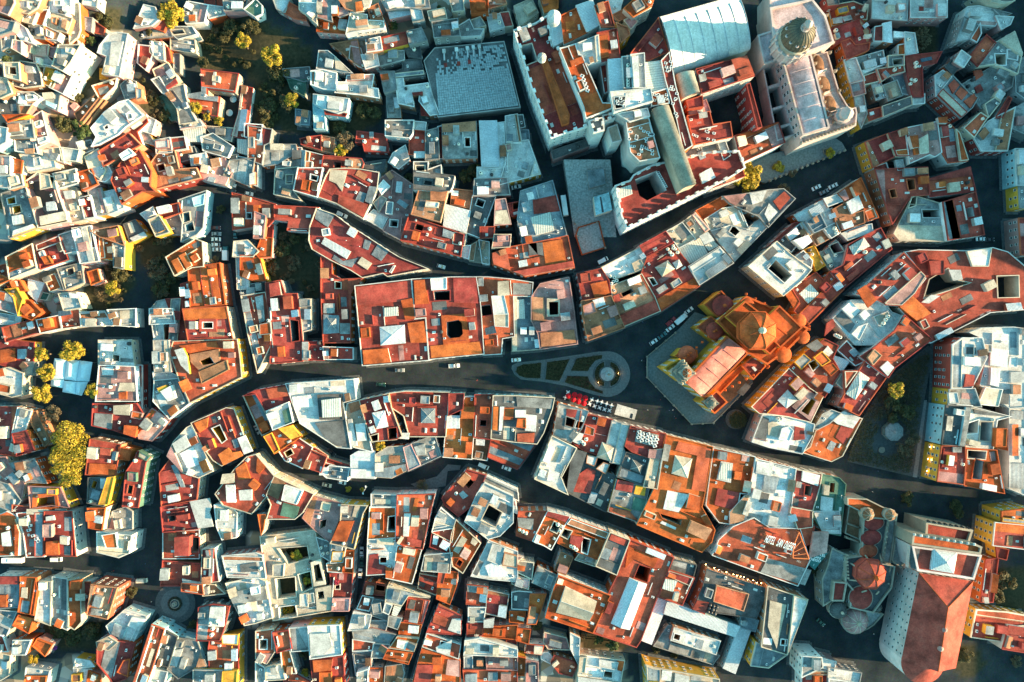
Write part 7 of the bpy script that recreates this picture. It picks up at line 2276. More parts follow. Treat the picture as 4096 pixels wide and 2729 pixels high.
# fountain circle (lower left)
setcrop(0, 3)
w = P(161, 84.5, 0)
mb = MB(); mb.lathe((w.x, w.y, 0), [(9.0, -.1), (9.0, .05)], 48); o = mb.obj('round_paving', pav); tag(o, kind='structure')
mb = MB(); mb.lathe((w.x, w.y, .05), [(6.4, -.1), (6.4, .03)], 48); o = mb.obj('round_paving', pav2); tag(o, kind='structure')
r_ = root('fountain', (w.x, w.y, .08), 'round stone fountain ringed by a dark low hedge on the paved circle', 'fountain')
mb = MB(); mb.lathe((w.x, w.y, .08), [(2.1, 0), (2.1, .8), (1.8, .82), (1.8, .4), (.5, .42), (.4, 1.5), (1.0, 1.8), (.95, 1.9), (.3, 1.9), (.2, 2.6), (.05, 2.8)], 28); mb.obj('basin', surf('z', True), r_)
mb = MB(); rg = random.Random(1)
for k in range(40): leaves(mb, (w.x + 2.75 * math.cos(k * .157), w.y + 2.75 * math.sin(k * .157), .5), .55, 30, .18, rg)
mb.obj('hedge', LAUREL, r_)
mb = MB(); mb.lathe((w.x, w.y, .47), [(1.78, 0), (1.78, .02)], 24); mb.obj('water', plain('fountain_water', (.02, .05, .06), .08), r_)

# --- triangular garden: clipped laurels, bandstand, fountain, trees
setcrop(3, 2)
gar = pl(147, 4, 154, 8, 148, 30, 143.5, 54, 139, 90, 134, 124.5, 73, 110.5, 80, 90, 87, 70, 98, 52, 110, 34)
mb = MB(); mb.prism(wp(gar, .12), -.2, .12); o = mb.obj('garden_paving', pav); tag(o, kind='structure')
mb = MB(); mb.prism(wp(pl(143.5, 54, 146, 54, 137, 125, 133, 124.5, 138, 90), .16), 0, .16); o = mb.obj('garden_path', plain('garden_path_slab', (.2, .2, .2), .9, noise=.2)); tag(o, kind='structure')
can = wp(pl(146, 9, 150, 14, 145, 32, 141, 54, 137, 84, 133, 112, 131, 122, 75, 109.5, 81, 91, 88.5, 71, 100, 52, 112, 36), 5)
hole = wp(pl(106, 70, 119, 66, 128, 78, 129, 92, 122, 104, 105, 106, 96, 99, 100, 84), 5)
mb = MB(); rg = random.Random(9); bb = (min(p[0] for p in can), max(p[0] for p in can), min(p[1] for p in can), max(p[1] for p in can)); cnt = 0
while cnt < 1500:
    x, y = rg.uniform(bb[0], bb[1]), rg.uniform(bb[2], bb[3])
    if not inside(x, y, can) or inside(x, y, hole): continue
    leaves(mb, (x, y, 4.1 + rg.uniform(-.35, .35)), rg.uniform(.6, 1.1), 15, .27, rg, .5, .7); cnt += 1
o = mb.obj('clipped_laurel_canopy', LAUREL); tag(o, kind='stuff')
rg = random.Random(4); k = 0
mb = MB()
for _ in range(400):
    x, y = rg.uniform(bb[0], bb[1]), rg.uniform(bb[2], bb[3])
    if inside(x, y, can) and not inside(x, y, hole) and k < 60: mb.tube((x, y, 0), (x, y, 4), .14, 6); k += 1
o = mb.obj('laurel_trunks', BARK); tag(o, kind='stuff')
w = P(116, 83, 4.2)
r_ = root('bandstand', (w.x, w.y, .12), 'eight sided bandstand with a grey tiled roof inside the tree garden', 'bandstand')
mb = MB(); mb.lathe((w.x, w.y, 4.0), [(4.3, 0), (4.3, .18), (3.2, .75), (1.5, 1.5), (.9, 1.9), (.9, 2.3), (.2, 2.8)], 8, rot=.39); mb.obj('roof', plain('bandstand_slate', (.16, .17, .17), .8, noise=.3), r_)
mb = MB(); mb.lathe((w.x, w.y, .12), [(4.1, 0), (4.1, 1.0)], 8, rot=.39); mb.obj('floor', surf('z', True), r_)
mb = MB()
for k in range(8):
    a = .39 + k * math.pi / 4; mb.tube((w.x + 3.8 * math.cos(a), w.y + 3.8 * math.sin(a), 1.1), (w.x + 3.8 * math.cos(a), w.y + 3.8 * math.sin(a), 4.05), .12, 6)
mb.obj('column', DARKM, r_)
w = P(104, 99.5, 0); r_ = root('garden_fountain', (w.x, w.y, .12), 'small round fountain basin beside the eight sided bandstand', 'fountain')
mb = MB(); mb.lathe((w.x, w.y, .12), [(1.4, 0), (1.4, .6), (1.15, .62), (1.15, .3), (.2, .32), (.15, 1.2), (.03, 1.3)], 20); mb.obj('basin', surf('z', True), r_)

# ------------------------------------------------------------------ trees
def crown_mesh(kind, seed, n=2600, s=.085, lobes=19, flat=.75):
    rg = random.Random(seed); mb = MB()
    L_ = [(rg.uniform(-.15, .15), rg.uniform(-.15, .15), .0, .46)]
    for k in range(lobes):
        a = rg.uniform(0, 6.28); d = rg.uniform(.35, .72); L_.append((d * math.cos(a), d * math.sin(a), rg.uniform(-.4, .6) * flat, rg.uniform(.13, .36)))
    tot = sum(l[3] ** 2 for l in L_)
    for l in L_: leaves(mb, l[:3], l[3], int(n * l[3] ** 2 / tot), s, rg, .55, .85)
    me = bpy.data.meshes.new('crown'); me.from_pydata([tuple(v) for v in mb.v], [], mb.f); me.materials.append(kind); return me
def trunk_mesh(seed):
    rg = random.Random(seed); mb = MB(); mb.tube((0, 0, -1.9), (0, 0, -.3), .11, 8, r2=.07)
    for k in range(6):
        a = k * 1.05 + rg.uniform(-.3, .3); e = (.5 * math.cos(a), .5 * math.sin(a), rg.uniform(-.1, .3)); mb.tube((0, 0, -.5), e, .05, 6, r2=.015)
        for j in range(2):
            q = (e[0] + rg.uniform(-.3, .3), e[1] + rg.uniform(-.3, .3), e[2] + rg.uniform(0, .3)); mb.tube(e, q, .018, 5, r2=.006)
    me = bpy.data.meshes.new('trunk'); me.from_pydata([tuple(v) for v in mb.v], [], mb.f); me.materials.append(BARK); return me
CR = {'g': [crown_mesh(GOLD, i) for i in range(3)], 'o': [crown_mesh(OLIVE, 10 + i) for i in range(3)], 'n': [crown_mesh(GREEN, 20 + i) for i in range(2)],
      'b': [crown_mesh(BROWN, 30 + i, 1500, .07) for i in range(2)], 'r': [crown_mesh(RED, 40, 900)], 'p': [crown_mesh(PURP, 41, 900)]}
TR = [trunk_mesh(i) for i in range(3)]
TN = 0
def tree(x, y, r, kind, label, top=None, name='tree', cat='tree', group=None, hs=.9):
    """r crown radius in crop units"""
    global TN
    TN += 1; R = r * 4.356 * WIDTH / 4096
    h = top if top else R * 1.9
    U, V = src(x, y); z = ground_z(U, V, h); wx, wy = atz(U, V, z); g = terrain(wx, wy)
    zc = max(g + .6, z - R * hs)
    rt = root(name, (wx, wy, g), label, cat, group)
    c = link('crown', CR[kind][TN % len(CR[kind])], rt, (wx, wy, zc), TN * 1.7, (R, R, R * hs))
    link('trunk', TR[TN % 3], rt, (wx, wy, zc), TN, (R, R, max(.4, (zc - g + .3) / 1.9)))
    return rt
T = [  # crop c r, x y radius kind top label
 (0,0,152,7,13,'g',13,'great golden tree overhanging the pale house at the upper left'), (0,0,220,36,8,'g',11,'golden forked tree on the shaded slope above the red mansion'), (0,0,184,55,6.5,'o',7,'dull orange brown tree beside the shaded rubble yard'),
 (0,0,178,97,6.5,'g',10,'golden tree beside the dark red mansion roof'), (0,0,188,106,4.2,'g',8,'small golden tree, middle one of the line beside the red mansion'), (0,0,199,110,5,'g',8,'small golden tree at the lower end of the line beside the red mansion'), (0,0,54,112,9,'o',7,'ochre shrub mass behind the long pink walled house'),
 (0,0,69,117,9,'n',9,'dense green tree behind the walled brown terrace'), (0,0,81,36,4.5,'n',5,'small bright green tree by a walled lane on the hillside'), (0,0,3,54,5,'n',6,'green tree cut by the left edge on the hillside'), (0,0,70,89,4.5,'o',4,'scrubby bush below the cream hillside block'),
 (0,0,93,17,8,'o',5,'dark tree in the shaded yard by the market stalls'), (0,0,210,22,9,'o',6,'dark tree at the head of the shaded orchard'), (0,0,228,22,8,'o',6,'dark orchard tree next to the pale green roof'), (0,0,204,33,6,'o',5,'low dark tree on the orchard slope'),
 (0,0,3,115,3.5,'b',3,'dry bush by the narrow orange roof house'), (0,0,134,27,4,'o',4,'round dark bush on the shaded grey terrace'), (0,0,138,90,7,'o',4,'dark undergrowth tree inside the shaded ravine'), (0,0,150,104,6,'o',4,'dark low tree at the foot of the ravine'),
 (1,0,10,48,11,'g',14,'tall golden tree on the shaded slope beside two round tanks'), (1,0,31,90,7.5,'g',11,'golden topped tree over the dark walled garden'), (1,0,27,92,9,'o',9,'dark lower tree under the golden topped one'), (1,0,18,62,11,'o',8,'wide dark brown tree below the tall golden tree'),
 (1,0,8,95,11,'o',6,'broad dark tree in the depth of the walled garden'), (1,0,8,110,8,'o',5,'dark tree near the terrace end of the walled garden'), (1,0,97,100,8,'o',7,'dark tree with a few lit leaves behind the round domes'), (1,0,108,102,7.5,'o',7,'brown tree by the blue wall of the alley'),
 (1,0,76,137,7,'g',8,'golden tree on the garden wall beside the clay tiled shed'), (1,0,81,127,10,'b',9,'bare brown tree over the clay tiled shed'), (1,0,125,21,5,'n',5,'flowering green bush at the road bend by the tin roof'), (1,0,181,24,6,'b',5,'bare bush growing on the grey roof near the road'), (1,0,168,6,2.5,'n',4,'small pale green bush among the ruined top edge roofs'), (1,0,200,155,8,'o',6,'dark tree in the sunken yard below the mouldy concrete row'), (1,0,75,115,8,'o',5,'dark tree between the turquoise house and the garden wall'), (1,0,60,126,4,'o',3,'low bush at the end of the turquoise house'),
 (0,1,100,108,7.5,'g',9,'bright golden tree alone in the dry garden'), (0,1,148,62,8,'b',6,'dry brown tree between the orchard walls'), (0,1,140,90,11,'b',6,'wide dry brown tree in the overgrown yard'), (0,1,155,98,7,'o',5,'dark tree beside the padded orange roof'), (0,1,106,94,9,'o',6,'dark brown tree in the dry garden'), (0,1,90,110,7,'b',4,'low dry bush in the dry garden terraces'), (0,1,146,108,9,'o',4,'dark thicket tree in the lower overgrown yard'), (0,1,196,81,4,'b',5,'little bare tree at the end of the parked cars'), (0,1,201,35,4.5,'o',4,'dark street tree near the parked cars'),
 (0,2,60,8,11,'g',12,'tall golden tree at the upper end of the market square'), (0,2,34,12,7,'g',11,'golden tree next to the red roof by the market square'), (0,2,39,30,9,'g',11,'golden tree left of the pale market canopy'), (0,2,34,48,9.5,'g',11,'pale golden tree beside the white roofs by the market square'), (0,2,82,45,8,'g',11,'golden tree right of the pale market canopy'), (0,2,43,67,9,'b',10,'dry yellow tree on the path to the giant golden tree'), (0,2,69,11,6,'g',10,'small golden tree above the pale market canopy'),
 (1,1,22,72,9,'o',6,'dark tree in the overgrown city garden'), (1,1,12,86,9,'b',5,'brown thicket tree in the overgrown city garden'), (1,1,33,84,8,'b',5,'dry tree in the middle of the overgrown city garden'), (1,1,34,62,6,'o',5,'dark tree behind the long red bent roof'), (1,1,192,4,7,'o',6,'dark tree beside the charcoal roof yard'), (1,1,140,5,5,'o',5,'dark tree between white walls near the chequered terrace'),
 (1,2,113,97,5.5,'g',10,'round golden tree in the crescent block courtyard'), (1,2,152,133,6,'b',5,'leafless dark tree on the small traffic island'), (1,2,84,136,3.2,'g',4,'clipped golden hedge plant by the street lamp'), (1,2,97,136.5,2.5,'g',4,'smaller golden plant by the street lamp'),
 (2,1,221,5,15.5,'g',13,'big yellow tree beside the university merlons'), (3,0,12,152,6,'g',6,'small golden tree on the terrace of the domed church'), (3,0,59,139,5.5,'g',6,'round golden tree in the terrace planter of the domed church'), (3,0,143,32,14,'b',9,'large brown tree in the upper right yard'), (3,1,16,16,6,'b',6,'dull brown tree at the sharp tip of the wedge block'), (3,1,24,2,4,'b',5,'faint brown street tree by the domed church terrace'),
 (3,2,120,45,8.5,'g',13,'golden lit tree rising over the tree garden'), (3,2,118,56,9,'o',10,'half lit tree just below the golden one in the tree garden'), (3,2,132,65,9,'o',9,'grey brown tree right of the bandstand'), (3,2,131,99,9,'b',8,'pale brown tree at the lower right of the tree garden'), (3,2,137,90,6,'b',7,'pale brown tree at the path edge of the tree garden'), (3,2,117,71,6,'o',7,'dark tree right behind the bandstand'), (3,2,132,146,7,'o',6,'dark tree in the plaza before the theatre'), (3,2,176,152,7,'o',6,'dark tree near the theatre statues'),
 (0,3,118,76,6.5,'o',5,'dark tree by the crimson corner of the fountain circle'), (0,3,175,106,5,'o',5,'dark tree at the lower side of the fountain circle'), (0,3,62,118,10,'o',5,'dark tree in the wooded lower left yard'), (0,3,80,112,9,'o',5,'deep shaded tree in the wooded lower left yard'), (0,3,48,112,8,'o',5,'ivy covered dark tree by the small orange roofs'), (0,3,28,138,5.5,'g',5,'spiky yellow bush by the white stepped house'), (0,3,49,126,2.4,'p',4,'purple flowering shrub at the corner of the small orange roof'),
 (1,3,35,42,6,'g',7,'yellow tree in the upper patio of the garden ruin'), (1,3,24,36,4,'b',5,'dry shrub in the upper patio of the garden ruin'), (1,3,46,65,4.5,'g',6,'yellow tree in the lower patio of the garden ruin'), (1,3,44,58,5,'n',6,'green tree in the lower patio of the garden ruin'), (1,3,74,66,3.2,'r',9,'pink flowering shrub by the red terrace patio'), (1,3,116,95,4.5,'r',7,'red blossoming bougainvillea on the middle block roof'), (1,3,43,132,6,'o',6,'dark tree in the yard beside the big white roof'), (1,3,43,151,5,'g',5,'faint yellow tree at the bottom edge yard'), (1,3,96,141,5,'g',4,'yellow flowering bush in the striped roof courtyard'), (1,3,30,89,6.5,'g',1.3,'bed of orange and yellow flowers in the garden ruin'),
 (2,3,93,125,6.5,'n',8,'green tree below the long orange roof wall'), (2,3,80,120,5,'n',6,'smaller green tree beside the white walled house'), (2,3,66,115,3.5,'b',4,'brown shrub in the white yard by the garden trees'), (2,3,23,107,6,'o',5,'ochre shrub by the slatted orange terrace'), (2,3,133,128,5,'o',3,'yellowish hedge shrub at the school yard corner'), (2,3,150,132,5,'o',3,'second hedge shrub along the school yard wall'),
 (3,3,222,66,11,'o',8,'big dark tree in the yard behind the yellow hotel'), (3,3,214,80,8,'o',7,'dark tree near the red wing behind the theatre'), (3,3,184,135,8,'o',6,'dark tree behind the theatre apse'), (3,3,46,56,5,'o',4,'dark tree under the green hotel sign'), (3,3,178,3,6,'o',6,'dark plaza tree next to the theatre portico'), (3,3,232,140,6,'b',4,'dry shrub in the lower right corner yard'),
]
for c_, r__, x, y, rr, k, top, lb in T:
    setcrop(c_, r__); tree(x, y, rr * 1.06, k, lb, top, 'flower_bed_planting' if 'bed of' in lb else ('shrub' if ('bush' in lb or 'shrub' in lb or 'plant' in lb) else 'tree'), 'shrub' if ('bush' in lb or 'shrub' in lb or 'plant' in lb or 'bed of' in lb) else 'tree')
rg = random.Random(31)
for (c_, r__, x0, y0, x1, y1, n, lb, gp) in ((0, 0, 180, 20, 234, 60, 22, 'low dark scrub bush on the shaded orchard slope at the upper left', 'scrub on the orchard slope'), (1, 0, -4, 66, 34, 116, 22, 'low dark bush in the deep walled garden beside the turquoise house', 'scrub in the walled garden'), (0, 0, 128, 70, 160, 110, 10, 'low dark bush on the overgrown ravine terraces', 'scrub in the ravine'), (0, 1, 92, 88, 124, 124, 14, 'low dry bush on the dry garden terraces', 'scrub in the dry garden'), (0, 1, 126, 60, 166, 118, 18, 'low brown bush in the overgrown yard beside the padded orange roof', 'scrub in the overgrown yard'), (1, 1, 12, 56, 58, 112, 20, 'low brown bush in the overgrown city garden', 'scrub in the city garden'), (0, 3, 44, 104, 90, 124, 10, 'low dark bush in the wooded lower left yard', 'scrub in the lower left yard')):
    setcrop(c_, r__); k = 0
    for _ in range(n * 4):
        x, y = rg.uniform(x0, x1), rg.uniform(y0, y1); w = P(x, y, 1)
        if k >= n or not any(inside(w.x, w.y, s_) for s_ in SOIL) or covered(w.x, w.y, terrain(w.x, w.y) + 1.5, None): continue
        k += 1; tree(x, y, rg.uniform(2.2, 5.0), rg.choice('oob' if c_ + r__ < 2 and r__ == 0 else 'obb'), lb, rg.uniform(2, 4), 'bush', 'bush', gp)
# the giant golden tree
setcrop(0, 2)
w = P(63, 103, 9); r_ = root('giant_tree', (w.x, w.y, 0), 'giant golden tree, the largest of all, standing over the lane', 'tree')
mb = MB(); rg = random.Random(77)
for x, y, rr in ((60, 80, 9), (70, 82, 9), (76, 90, 8), (53, 88, 8), (62, 92, 12), (74, 102, 9), (54, 102, 9), (65, 106, 13), (50, 108, 7), (74, 112, 7), (58, 116, 10), (68, 120, 9), (60, 126, 8), (70, 128, 5.5), (62, 131, 4), (50, 118, 5)):
    q = P(x, y, 9 + rg.uniform(0, 3.5)); leaves(mb, q, rr * .488 * .8, int(rr * rr * 6.5), .34, rg, .5, .8)
for _ in range(60):
    a, d = rg.uniform(0, 6.28), rg.uniform(.3, 1.0); q = P(63 + 16 * d * math.cos(a), 104 + 29 * d * math.sin(a), 8 + 4 * rg.random() * (1.2 - d)); leaves(mb, q, rg.uniform(.8, 1.9), 75, .32, rg, .6, .8)
mb.obj('crown', GOLD, r_)
mb = MB(); mb.tube((w.x, w.y, -.3), (w.x, w.y, 6), .7, 10, r2=.45)
for k in range(9):
    a = k * .7; mb.tube((w.x, w.y, 5), (w.x + 6 * math.cos(a), w.y + 9 * math.sin(a), 9), .28, 6, r2=.08)
mb.obj('trunk', BARK, r_)
# clipped round tree on the plaza
setcrop(2, 2)
w = P(208, 72.5, 5); r_ = root('clipped_round_tree', (w.x, w.y, 0), 'drum shaped clipped tree in a ring kerb at the corner of the church plaza', 'tree')
mb = MB(); rg = random.Random(6)
for _ in range(420):
    a, d = rg.uniform(0, 6.28), 3.6 * math.sqrt(rg.random()); leaves(mb, (w.x + d * math.cos(a), w.y + d * math.sin(a), 3.7 + rg.uniform(-.6, .6)), .8, 12, .22, rg)
mb.obj('crown', OLIVE, r_)
mb = MB(); mb.tube((w.x, w.y, 0), (w.x, w.y, 3.5), .3, 8); mb.obj('trunk', BARK, r_)
mb = MB(); mb.lathe((w.x, w.y, 0), [(4.4, 0), (4.4, .4), (4.1, .42), (4.1, .1)], 32); mb.obj('ring_kerb', pav2, r_)
# ------------------------------------------------------------------ vehicles
GLASS = plain('vehicle_glass', (.015, .02, .025), .08); TYRE = plain('tyre_rubber', (.02, .02, .02), .9); HEAD = plain('headlight_lens', (.7, .72, .72), .2); TAIL = plain('tail_lamp', (.35, .01, .01), .3)
PAINT = {k: plain(k + '_car_paint', c, .28) for k, c in dict(white=(.72, .72, .70), grey=(.22, .23, .24), dark=(.03, .035, .04), teal=(.04, .13, .14), red=(.35, .02, .02), beige=(.55, .48, .36), green=(.03, .08, .05), maroon=(.12, .03, .03)).items()}
def section(mb, prof, w, mi=0):
    """side profile (x, z) extruded across width with tucked upper edge"""
    n = len(prof); vs = []
    for s in (-1, 1):
        for x, z, k in prof: vs.append((x, s * w / 2 * k, z))
    mb.add(vs, [(i, (i + 1) % n, (i + 1) % n + n, i + n) for i in range(n)] + [tuple(reversed(range(n))), tuple(range(n, 2 * n))], mi)
def vehicle(kind, paint):
    """children meshes around origin, front to +x"""
    parts = []
    Lh, W = {'sedan': (2.15, 1.72), 'hatch': (1.9, 1.68), 'van': (2.4, 1.9), 'pickup': (2.5, 1.8), 'truck': (3.3, 2.2), 'bus': (4.6, 2.4)}[kind]
    pm = PAINT[paint]; mb = MB(); mg = MB()
    if kind in ('sedan', 'hatch'):
        b_ = [(-Lh, .32, 1), (-Lh, .62, 1), (-Lh + .1, .86, .97), (Lh * .45, .86, .98), (Lh - .15, .7, .94), (Lh, .5, .92), (Lh, .3, .95)]; section(mb, b_, W)
        r0 = -Lh + (.75 if kind == 'sedan' else .15); g_ = [(r0, .855, .93), (r0 + .5, 1.36, .74), (Lh * .12, 1.38, .74), (Lh * .48, .86, .93)]; section(mg, g_, W)
        mr = MB(); mr.box((((r0 + .5) + Lh * .12) / 2, 0, 1.375), (Lh * .12 - r0 - .5 - .05, W * .74, .05)); parts.append(('roof', mr, pm))
    elif kind == 'van':
        section(mb, [(-Lh, .35, 1), (-Lh, 1.85, .9), (Lh * .45, 1.9, .9), (Lh * .78, 1.15, .97), (Lh, .9, .95), (Lh, .35, .97)], W)
        section(mg, [(Lh * .5, 1.86, .82), (Lh * .8, 1.2, .9), (Lh * .7, 1.16, .9), (Lh * .42, 1.86, .82)], W + .03)
    elif kind == 'pickup':
        section(mb, [(-Lh, .4, 1), (-Lh, .75, 1), (Lh * .5, .95, .98), (Lh, .8, .94), (Lh, .38, .95)], W)
        section(mg, [(-.35, .93, .95), (-.2, 1.55, .8), (.55, 1.55, .8), (1.15, .93, .95)], W)
        mr = MB(); mr.box((.18, 0, 1.54), (.7, W * .78, .05)); parts.append(('roof', mr, pm))
        mr = MB()
        for s in (-1, 1): mr.box((-1.4, s * (W / 2 - .06), .75), (2.05, .1, .42))
        mr.box((-2.42, 0, .75), (.1, W - .1, .42)); parts.append(('cargo_bed', mr, pm))
    else:
        if kind == 'truck':
            section(mb, [(1.35, .5, 1), (1.35, 2.1, .92), (2.5, 2.1, .92), (3.2, 1.4, .95), (3.3, .5, .95)], W)
            section(mg, [(2.55, 2.0, .86), (3.2, 1.42, .9), (3.08, 1.4, .9), (2.45, 2.0, .86)], W + .03)
            mr = MB(); mr.box((-1.0, 0, .75), (4.4, W, 2.0)); parts.append(('cargo_box', mr, PAINT['white']))
        else:
            section(mb, [(-Lh, .5, 1), (-Lh, 2.6, .93), (Lh - .3, 2.65, .93), (Lh, 1.6, .97), (Lh, .5, .97)], W)
            section(mg, [(Lh - .28, 2.5, .86), (Lh + .02, 1.6, .9), (Lh - .1, 1.55, .9), (Lh - .4, 2.5, .86)], W + .02)
            mr = MB(); mr.box((-.6, 0, 2.66), (2.2, 1.3, .2)); parts.append(('roof_unit', mr, PALEBOX))
    parts.insert(0, ('body', mb, pm)); parts.append(('window', mg, GLASS))
    for x in (-Lh * .62, Lh * .62):
        for s in (-1, 1):
            mw = MB(); mw.tube((x, s * W * .42, .33), (x, s * W * .51, .33), .33, 14); mw.tube((x, s * W * .51, .33), (x, s * W * .515, .33), .18, 8); parts.append(('wheel', mw, TYRE))
    for s in (-1, 1):
        ml = MB(); ml.box((Lh * .97, s * W * .34, .55), (.16, .36, .16)); parts.append(('headlight', ml, HEAD))
        ml = MB(); ml.box((-Lh * .985, s * W * .36, .6), (.1, .3, .16)); parts.append(('tail_light', ml, TAIL))
    ml = MB()
    for s in (-1, 1): ml.box((Lh * .3, s * W * .53, .9), (.18, .16, .12))
    parts.append(('wing_mirror', ml, pm))
    return parts
VM = {}
def car(x, y, deg, kind, paint, label, cat=None, z=0.0):
    key = (kind, paint)
    w = P(x, y, .8); g = terrain(w.x, w.y)
    cat = cat or {'sedan': 'car', 'hatch': 'car', 'van': 'van', 'pickup': 'pickup', 'truck': 'truck', 'bus': 'bus'}[kind]
    if key in VM:
        return copy_thing(VM[key], (w.x, w.y, g + z), math.radians(deg), label)
    rt = bpy.data.objects.new('parked_' + cat, None); COL.objects.link(rt); rt.location = (w.x, w.y, g + z); WL[rt.name] = Vector((0, 0, 0))
    for n, mb, m in vehicle(kind, paint):
        o = mb.obj(n, m, rt); o.location = (0, 0, 0)
    rt.rotation_euler = (0, 0, math.radians(deg)); tag(rt, label, cat, 'vehicles in the streets'); VM[key] = rt
    return rt
CARS = [
 (0,1,198,52.5,0,'sedan','maroon','dark maroon car at the upper end of the parked row'), (0,1,198.5,58,0,'sedan','grey','grey car second in the parked row'), (0,1,198.3,63,180,'sedan','white','white car in the middle of the parked row'), (0,1,198,68,180,'hatch','white','white car parked just below the middle of the row'), (0,1,199,72.3,180,'sedan','white','white car at the lower end of the parked row'),
 (0,1,207.5,76,90,'truck','teal','small teal truck standing across the end of the parked row'), (0,1,216,58,90,'sedan','teal','teal car parked along the kerb opposite the parked row'), (0,1,212.5,12.5,-22,'sedan','white','white car at the street bend below the salmon roof'), (0,1,228.5,21,-12,'hatch','white','white topped car entering the winding street'), (0,1,212,18.5,-15,'sedan','dark','dark car by the small street island at the bend'),
 (1,1,79,40.5,-24,'pickup','white','white pickup driving down the winding dark street'), (1,1,170,88,-15,'hatch','white','white car near the narrow tip of the patchwork roof'),
 (2,1,3.8,15,12,'sedan','white','white car by the charcoal wall across from the university stairs'), (2,1,48,32.5,-82,'bus','white','long white bus parked in the narrow street below the stairs'), (2,1,83.5,82.5,27,'van','white','cream white van at the crossing below the university stairs'), (2,1,162.5,128.5,38,'sedan','white','white car parked at the head of the line beside the basilica'), (2,1,155,136,40,'truck','white','white box truck parked beside the basilica'), (2,1,146,138.5,40,'pickup','red','red pickup passing the white box truck'), (2,1,145.5,144.5,38,'sedan','white','white car parked just behind the red pickup'), (2,1,138,151.5,36,'sedan','teal','dark teal car in the line beside the basilica'), (2,1,130,157.2,33,'hatch','white','white car at the tail of the line beside the forecourt corner'),
 (3,1,44.5,15.5,25,'sedan','white','white car in the middle of the wide street below the domed church'), (3,1,51.5,19.5,25,'sedan','grey','grey car parked along the orange corner roof'), (3,1,60,14,25,'sedan','white','white car parked ahead of the grey one along the orange corner roof'), (3,1,195.5,62.8,2,'sedan','white','white car below the red terrace with many tanks'), (3,1,203.5,63.3,2,'sedan','dark','dark car behind the white one near the right edge'),
 (1,2,132,26.5,0,'sedan','grey','grey green car on the plaza street by the white fronted palace'), (1,2,182,22.5,4,'pickup','white','white pickup on the plaza street before the orange palace'), (1,2,114.5,39.5,-4,'sedan','green','dark green car by the end of the glass courtyard building'), (1,2,65,132,-12,'sedan','beige','beige car on the curved street behind the crescent block'), (1,2,79,129.5,-10,'hatch','white','white car tight against the curved crescent block'), (1,2,209,114.5,-25,'van','white','white van on the street above the plum red wedge roof'), (1,2,230,116.5,-20,'sedan','white','white car above the long maroon roof near the junction'), (1,2,1,81,-62,'sedan','grey','grey car in the lane of the yellow walled crescent house'), (1,2,69,102,-38,'sedan','dark','dark car inside the curved alley of the crescent block'),
 (2,2,3.8,17,5,'sedan','white','white and green taxi near the pointed end of the plaza island'),
 (1,3,97,37,90,'sedan','white','white car at the upper end of the narrow parking lane'), (1,3,97,46.5,90,'sedan','green','dark green car between two white ones in the narrow lane'), (1,3,95.5,57,86,'sedan','white','white car at the lower end of the narrow parking lane'),
 (0,3,13,44.3,0,'bus','white','white bus along the lower left street'), (0,3,52,44,0,'van','white','white van beside the orange red corner roof in the lower left'), (0,3,130.5,63.5,3,'van','beige','small pale kiosk van on the square above the fountain circle'),
 (3,3,48.5,102,-42,'sedan','green','green and white taxi by the crown domed church'),
]
for c_, r__, x, y, d, k, p, lb in CARS:
    setcrop(c_, r__); car(x, y, d, k, p, lb)

# ------------------------------------------------------------------ plaza furniture
setcrop(2, 2)
REDC = plain('red_parasol_cloth', (.42, .012, .02), .8); POLE = plain('pale_pole', (.5, .5, .5), .5); WHITEP = plain('white_table_cloth', (.75, .75, .73), .7); DWOOD = plain('dark_chair_wood', (.10, .05, .03), .7)
plabels = ['red parasol nearest the crescent block end', 'red parasol at the upper left of the cluster beside white chairs', 'red parasol in the middle of the upper row', 'red parasol at the island end of the upper row', 'crimson pink parasol at the start of the lower row', 'red parasol in the middle of the lower row', 'red parasol closest to the open white tables']
pc = None
for (x, y), lb in zip(((52, 50), (57.5, 49), (62.2, 50.4), (67.4, 52), (56.5, 53.5), (61, 55.4), (66, 57)), plabels):
    w = P(x, y, 2.4); loc = Vector((w.x, w.y, 0))
    if pc is None:
        pc = bpy.data.objects.new('parasol', None); COL.objects.link(pc); WL[pc.name] = Vector((0, 0, 0)); tag(pc, lb, 'parasol', 'red cafe parasols')
        mb = MB(); n = 8
        vs = [(1.28 * math.cos(k * math.pi / 4), 1.28 * math.sin(k * math.pi / 4), 2.15) for k in range(8)] + [(.7 * math.cos(k * math.pi / 4), .7 * math.sin(k * math.pi / 4), 2.5) for k in range(8)] + [(0, 0, 2.72)] + [(1.26 * math.cos(k * math.pi / 4), 1.26 * math.sin(k * math.pi / 4), 1.98) for k in range(8)]
        fs = []
        for k in range(8): j = (k + 1) % 8; fs += [(k, j, j + 8, k + 8), (k + 8, j + 8, 16), (k + 17, j + 17, j, k)]
        mb.add(vs, fs); o = mb.obj('canopy', REDC, pc); o.location = (0, 0, 0)
        mb = MB()
        for k in range(8): mb.tube((1.28 * math.cos(k * math.pi / 4), 1.28 * math.sin(k * math.pi / 4), 2.13), (0, 0, 2.68), .02, 4)
        o2 = mb.obj('rib', POLE, pc); o2.location = (0, 0, 0)
        mb = MB(); mb.tube((0, 0, 0), (0, 0, 2.85), .03, 6); mb.lathe((0, 0, 0), [(.3, 0), (.3, .08), (.05, .12)], 10); o3 = mb.obj('pole', POLE, pc); o3.location = (0, 0, 0)
        pc.location = loc
    else: copy_thing(pc, loc, x, lb)
tb = ch = None
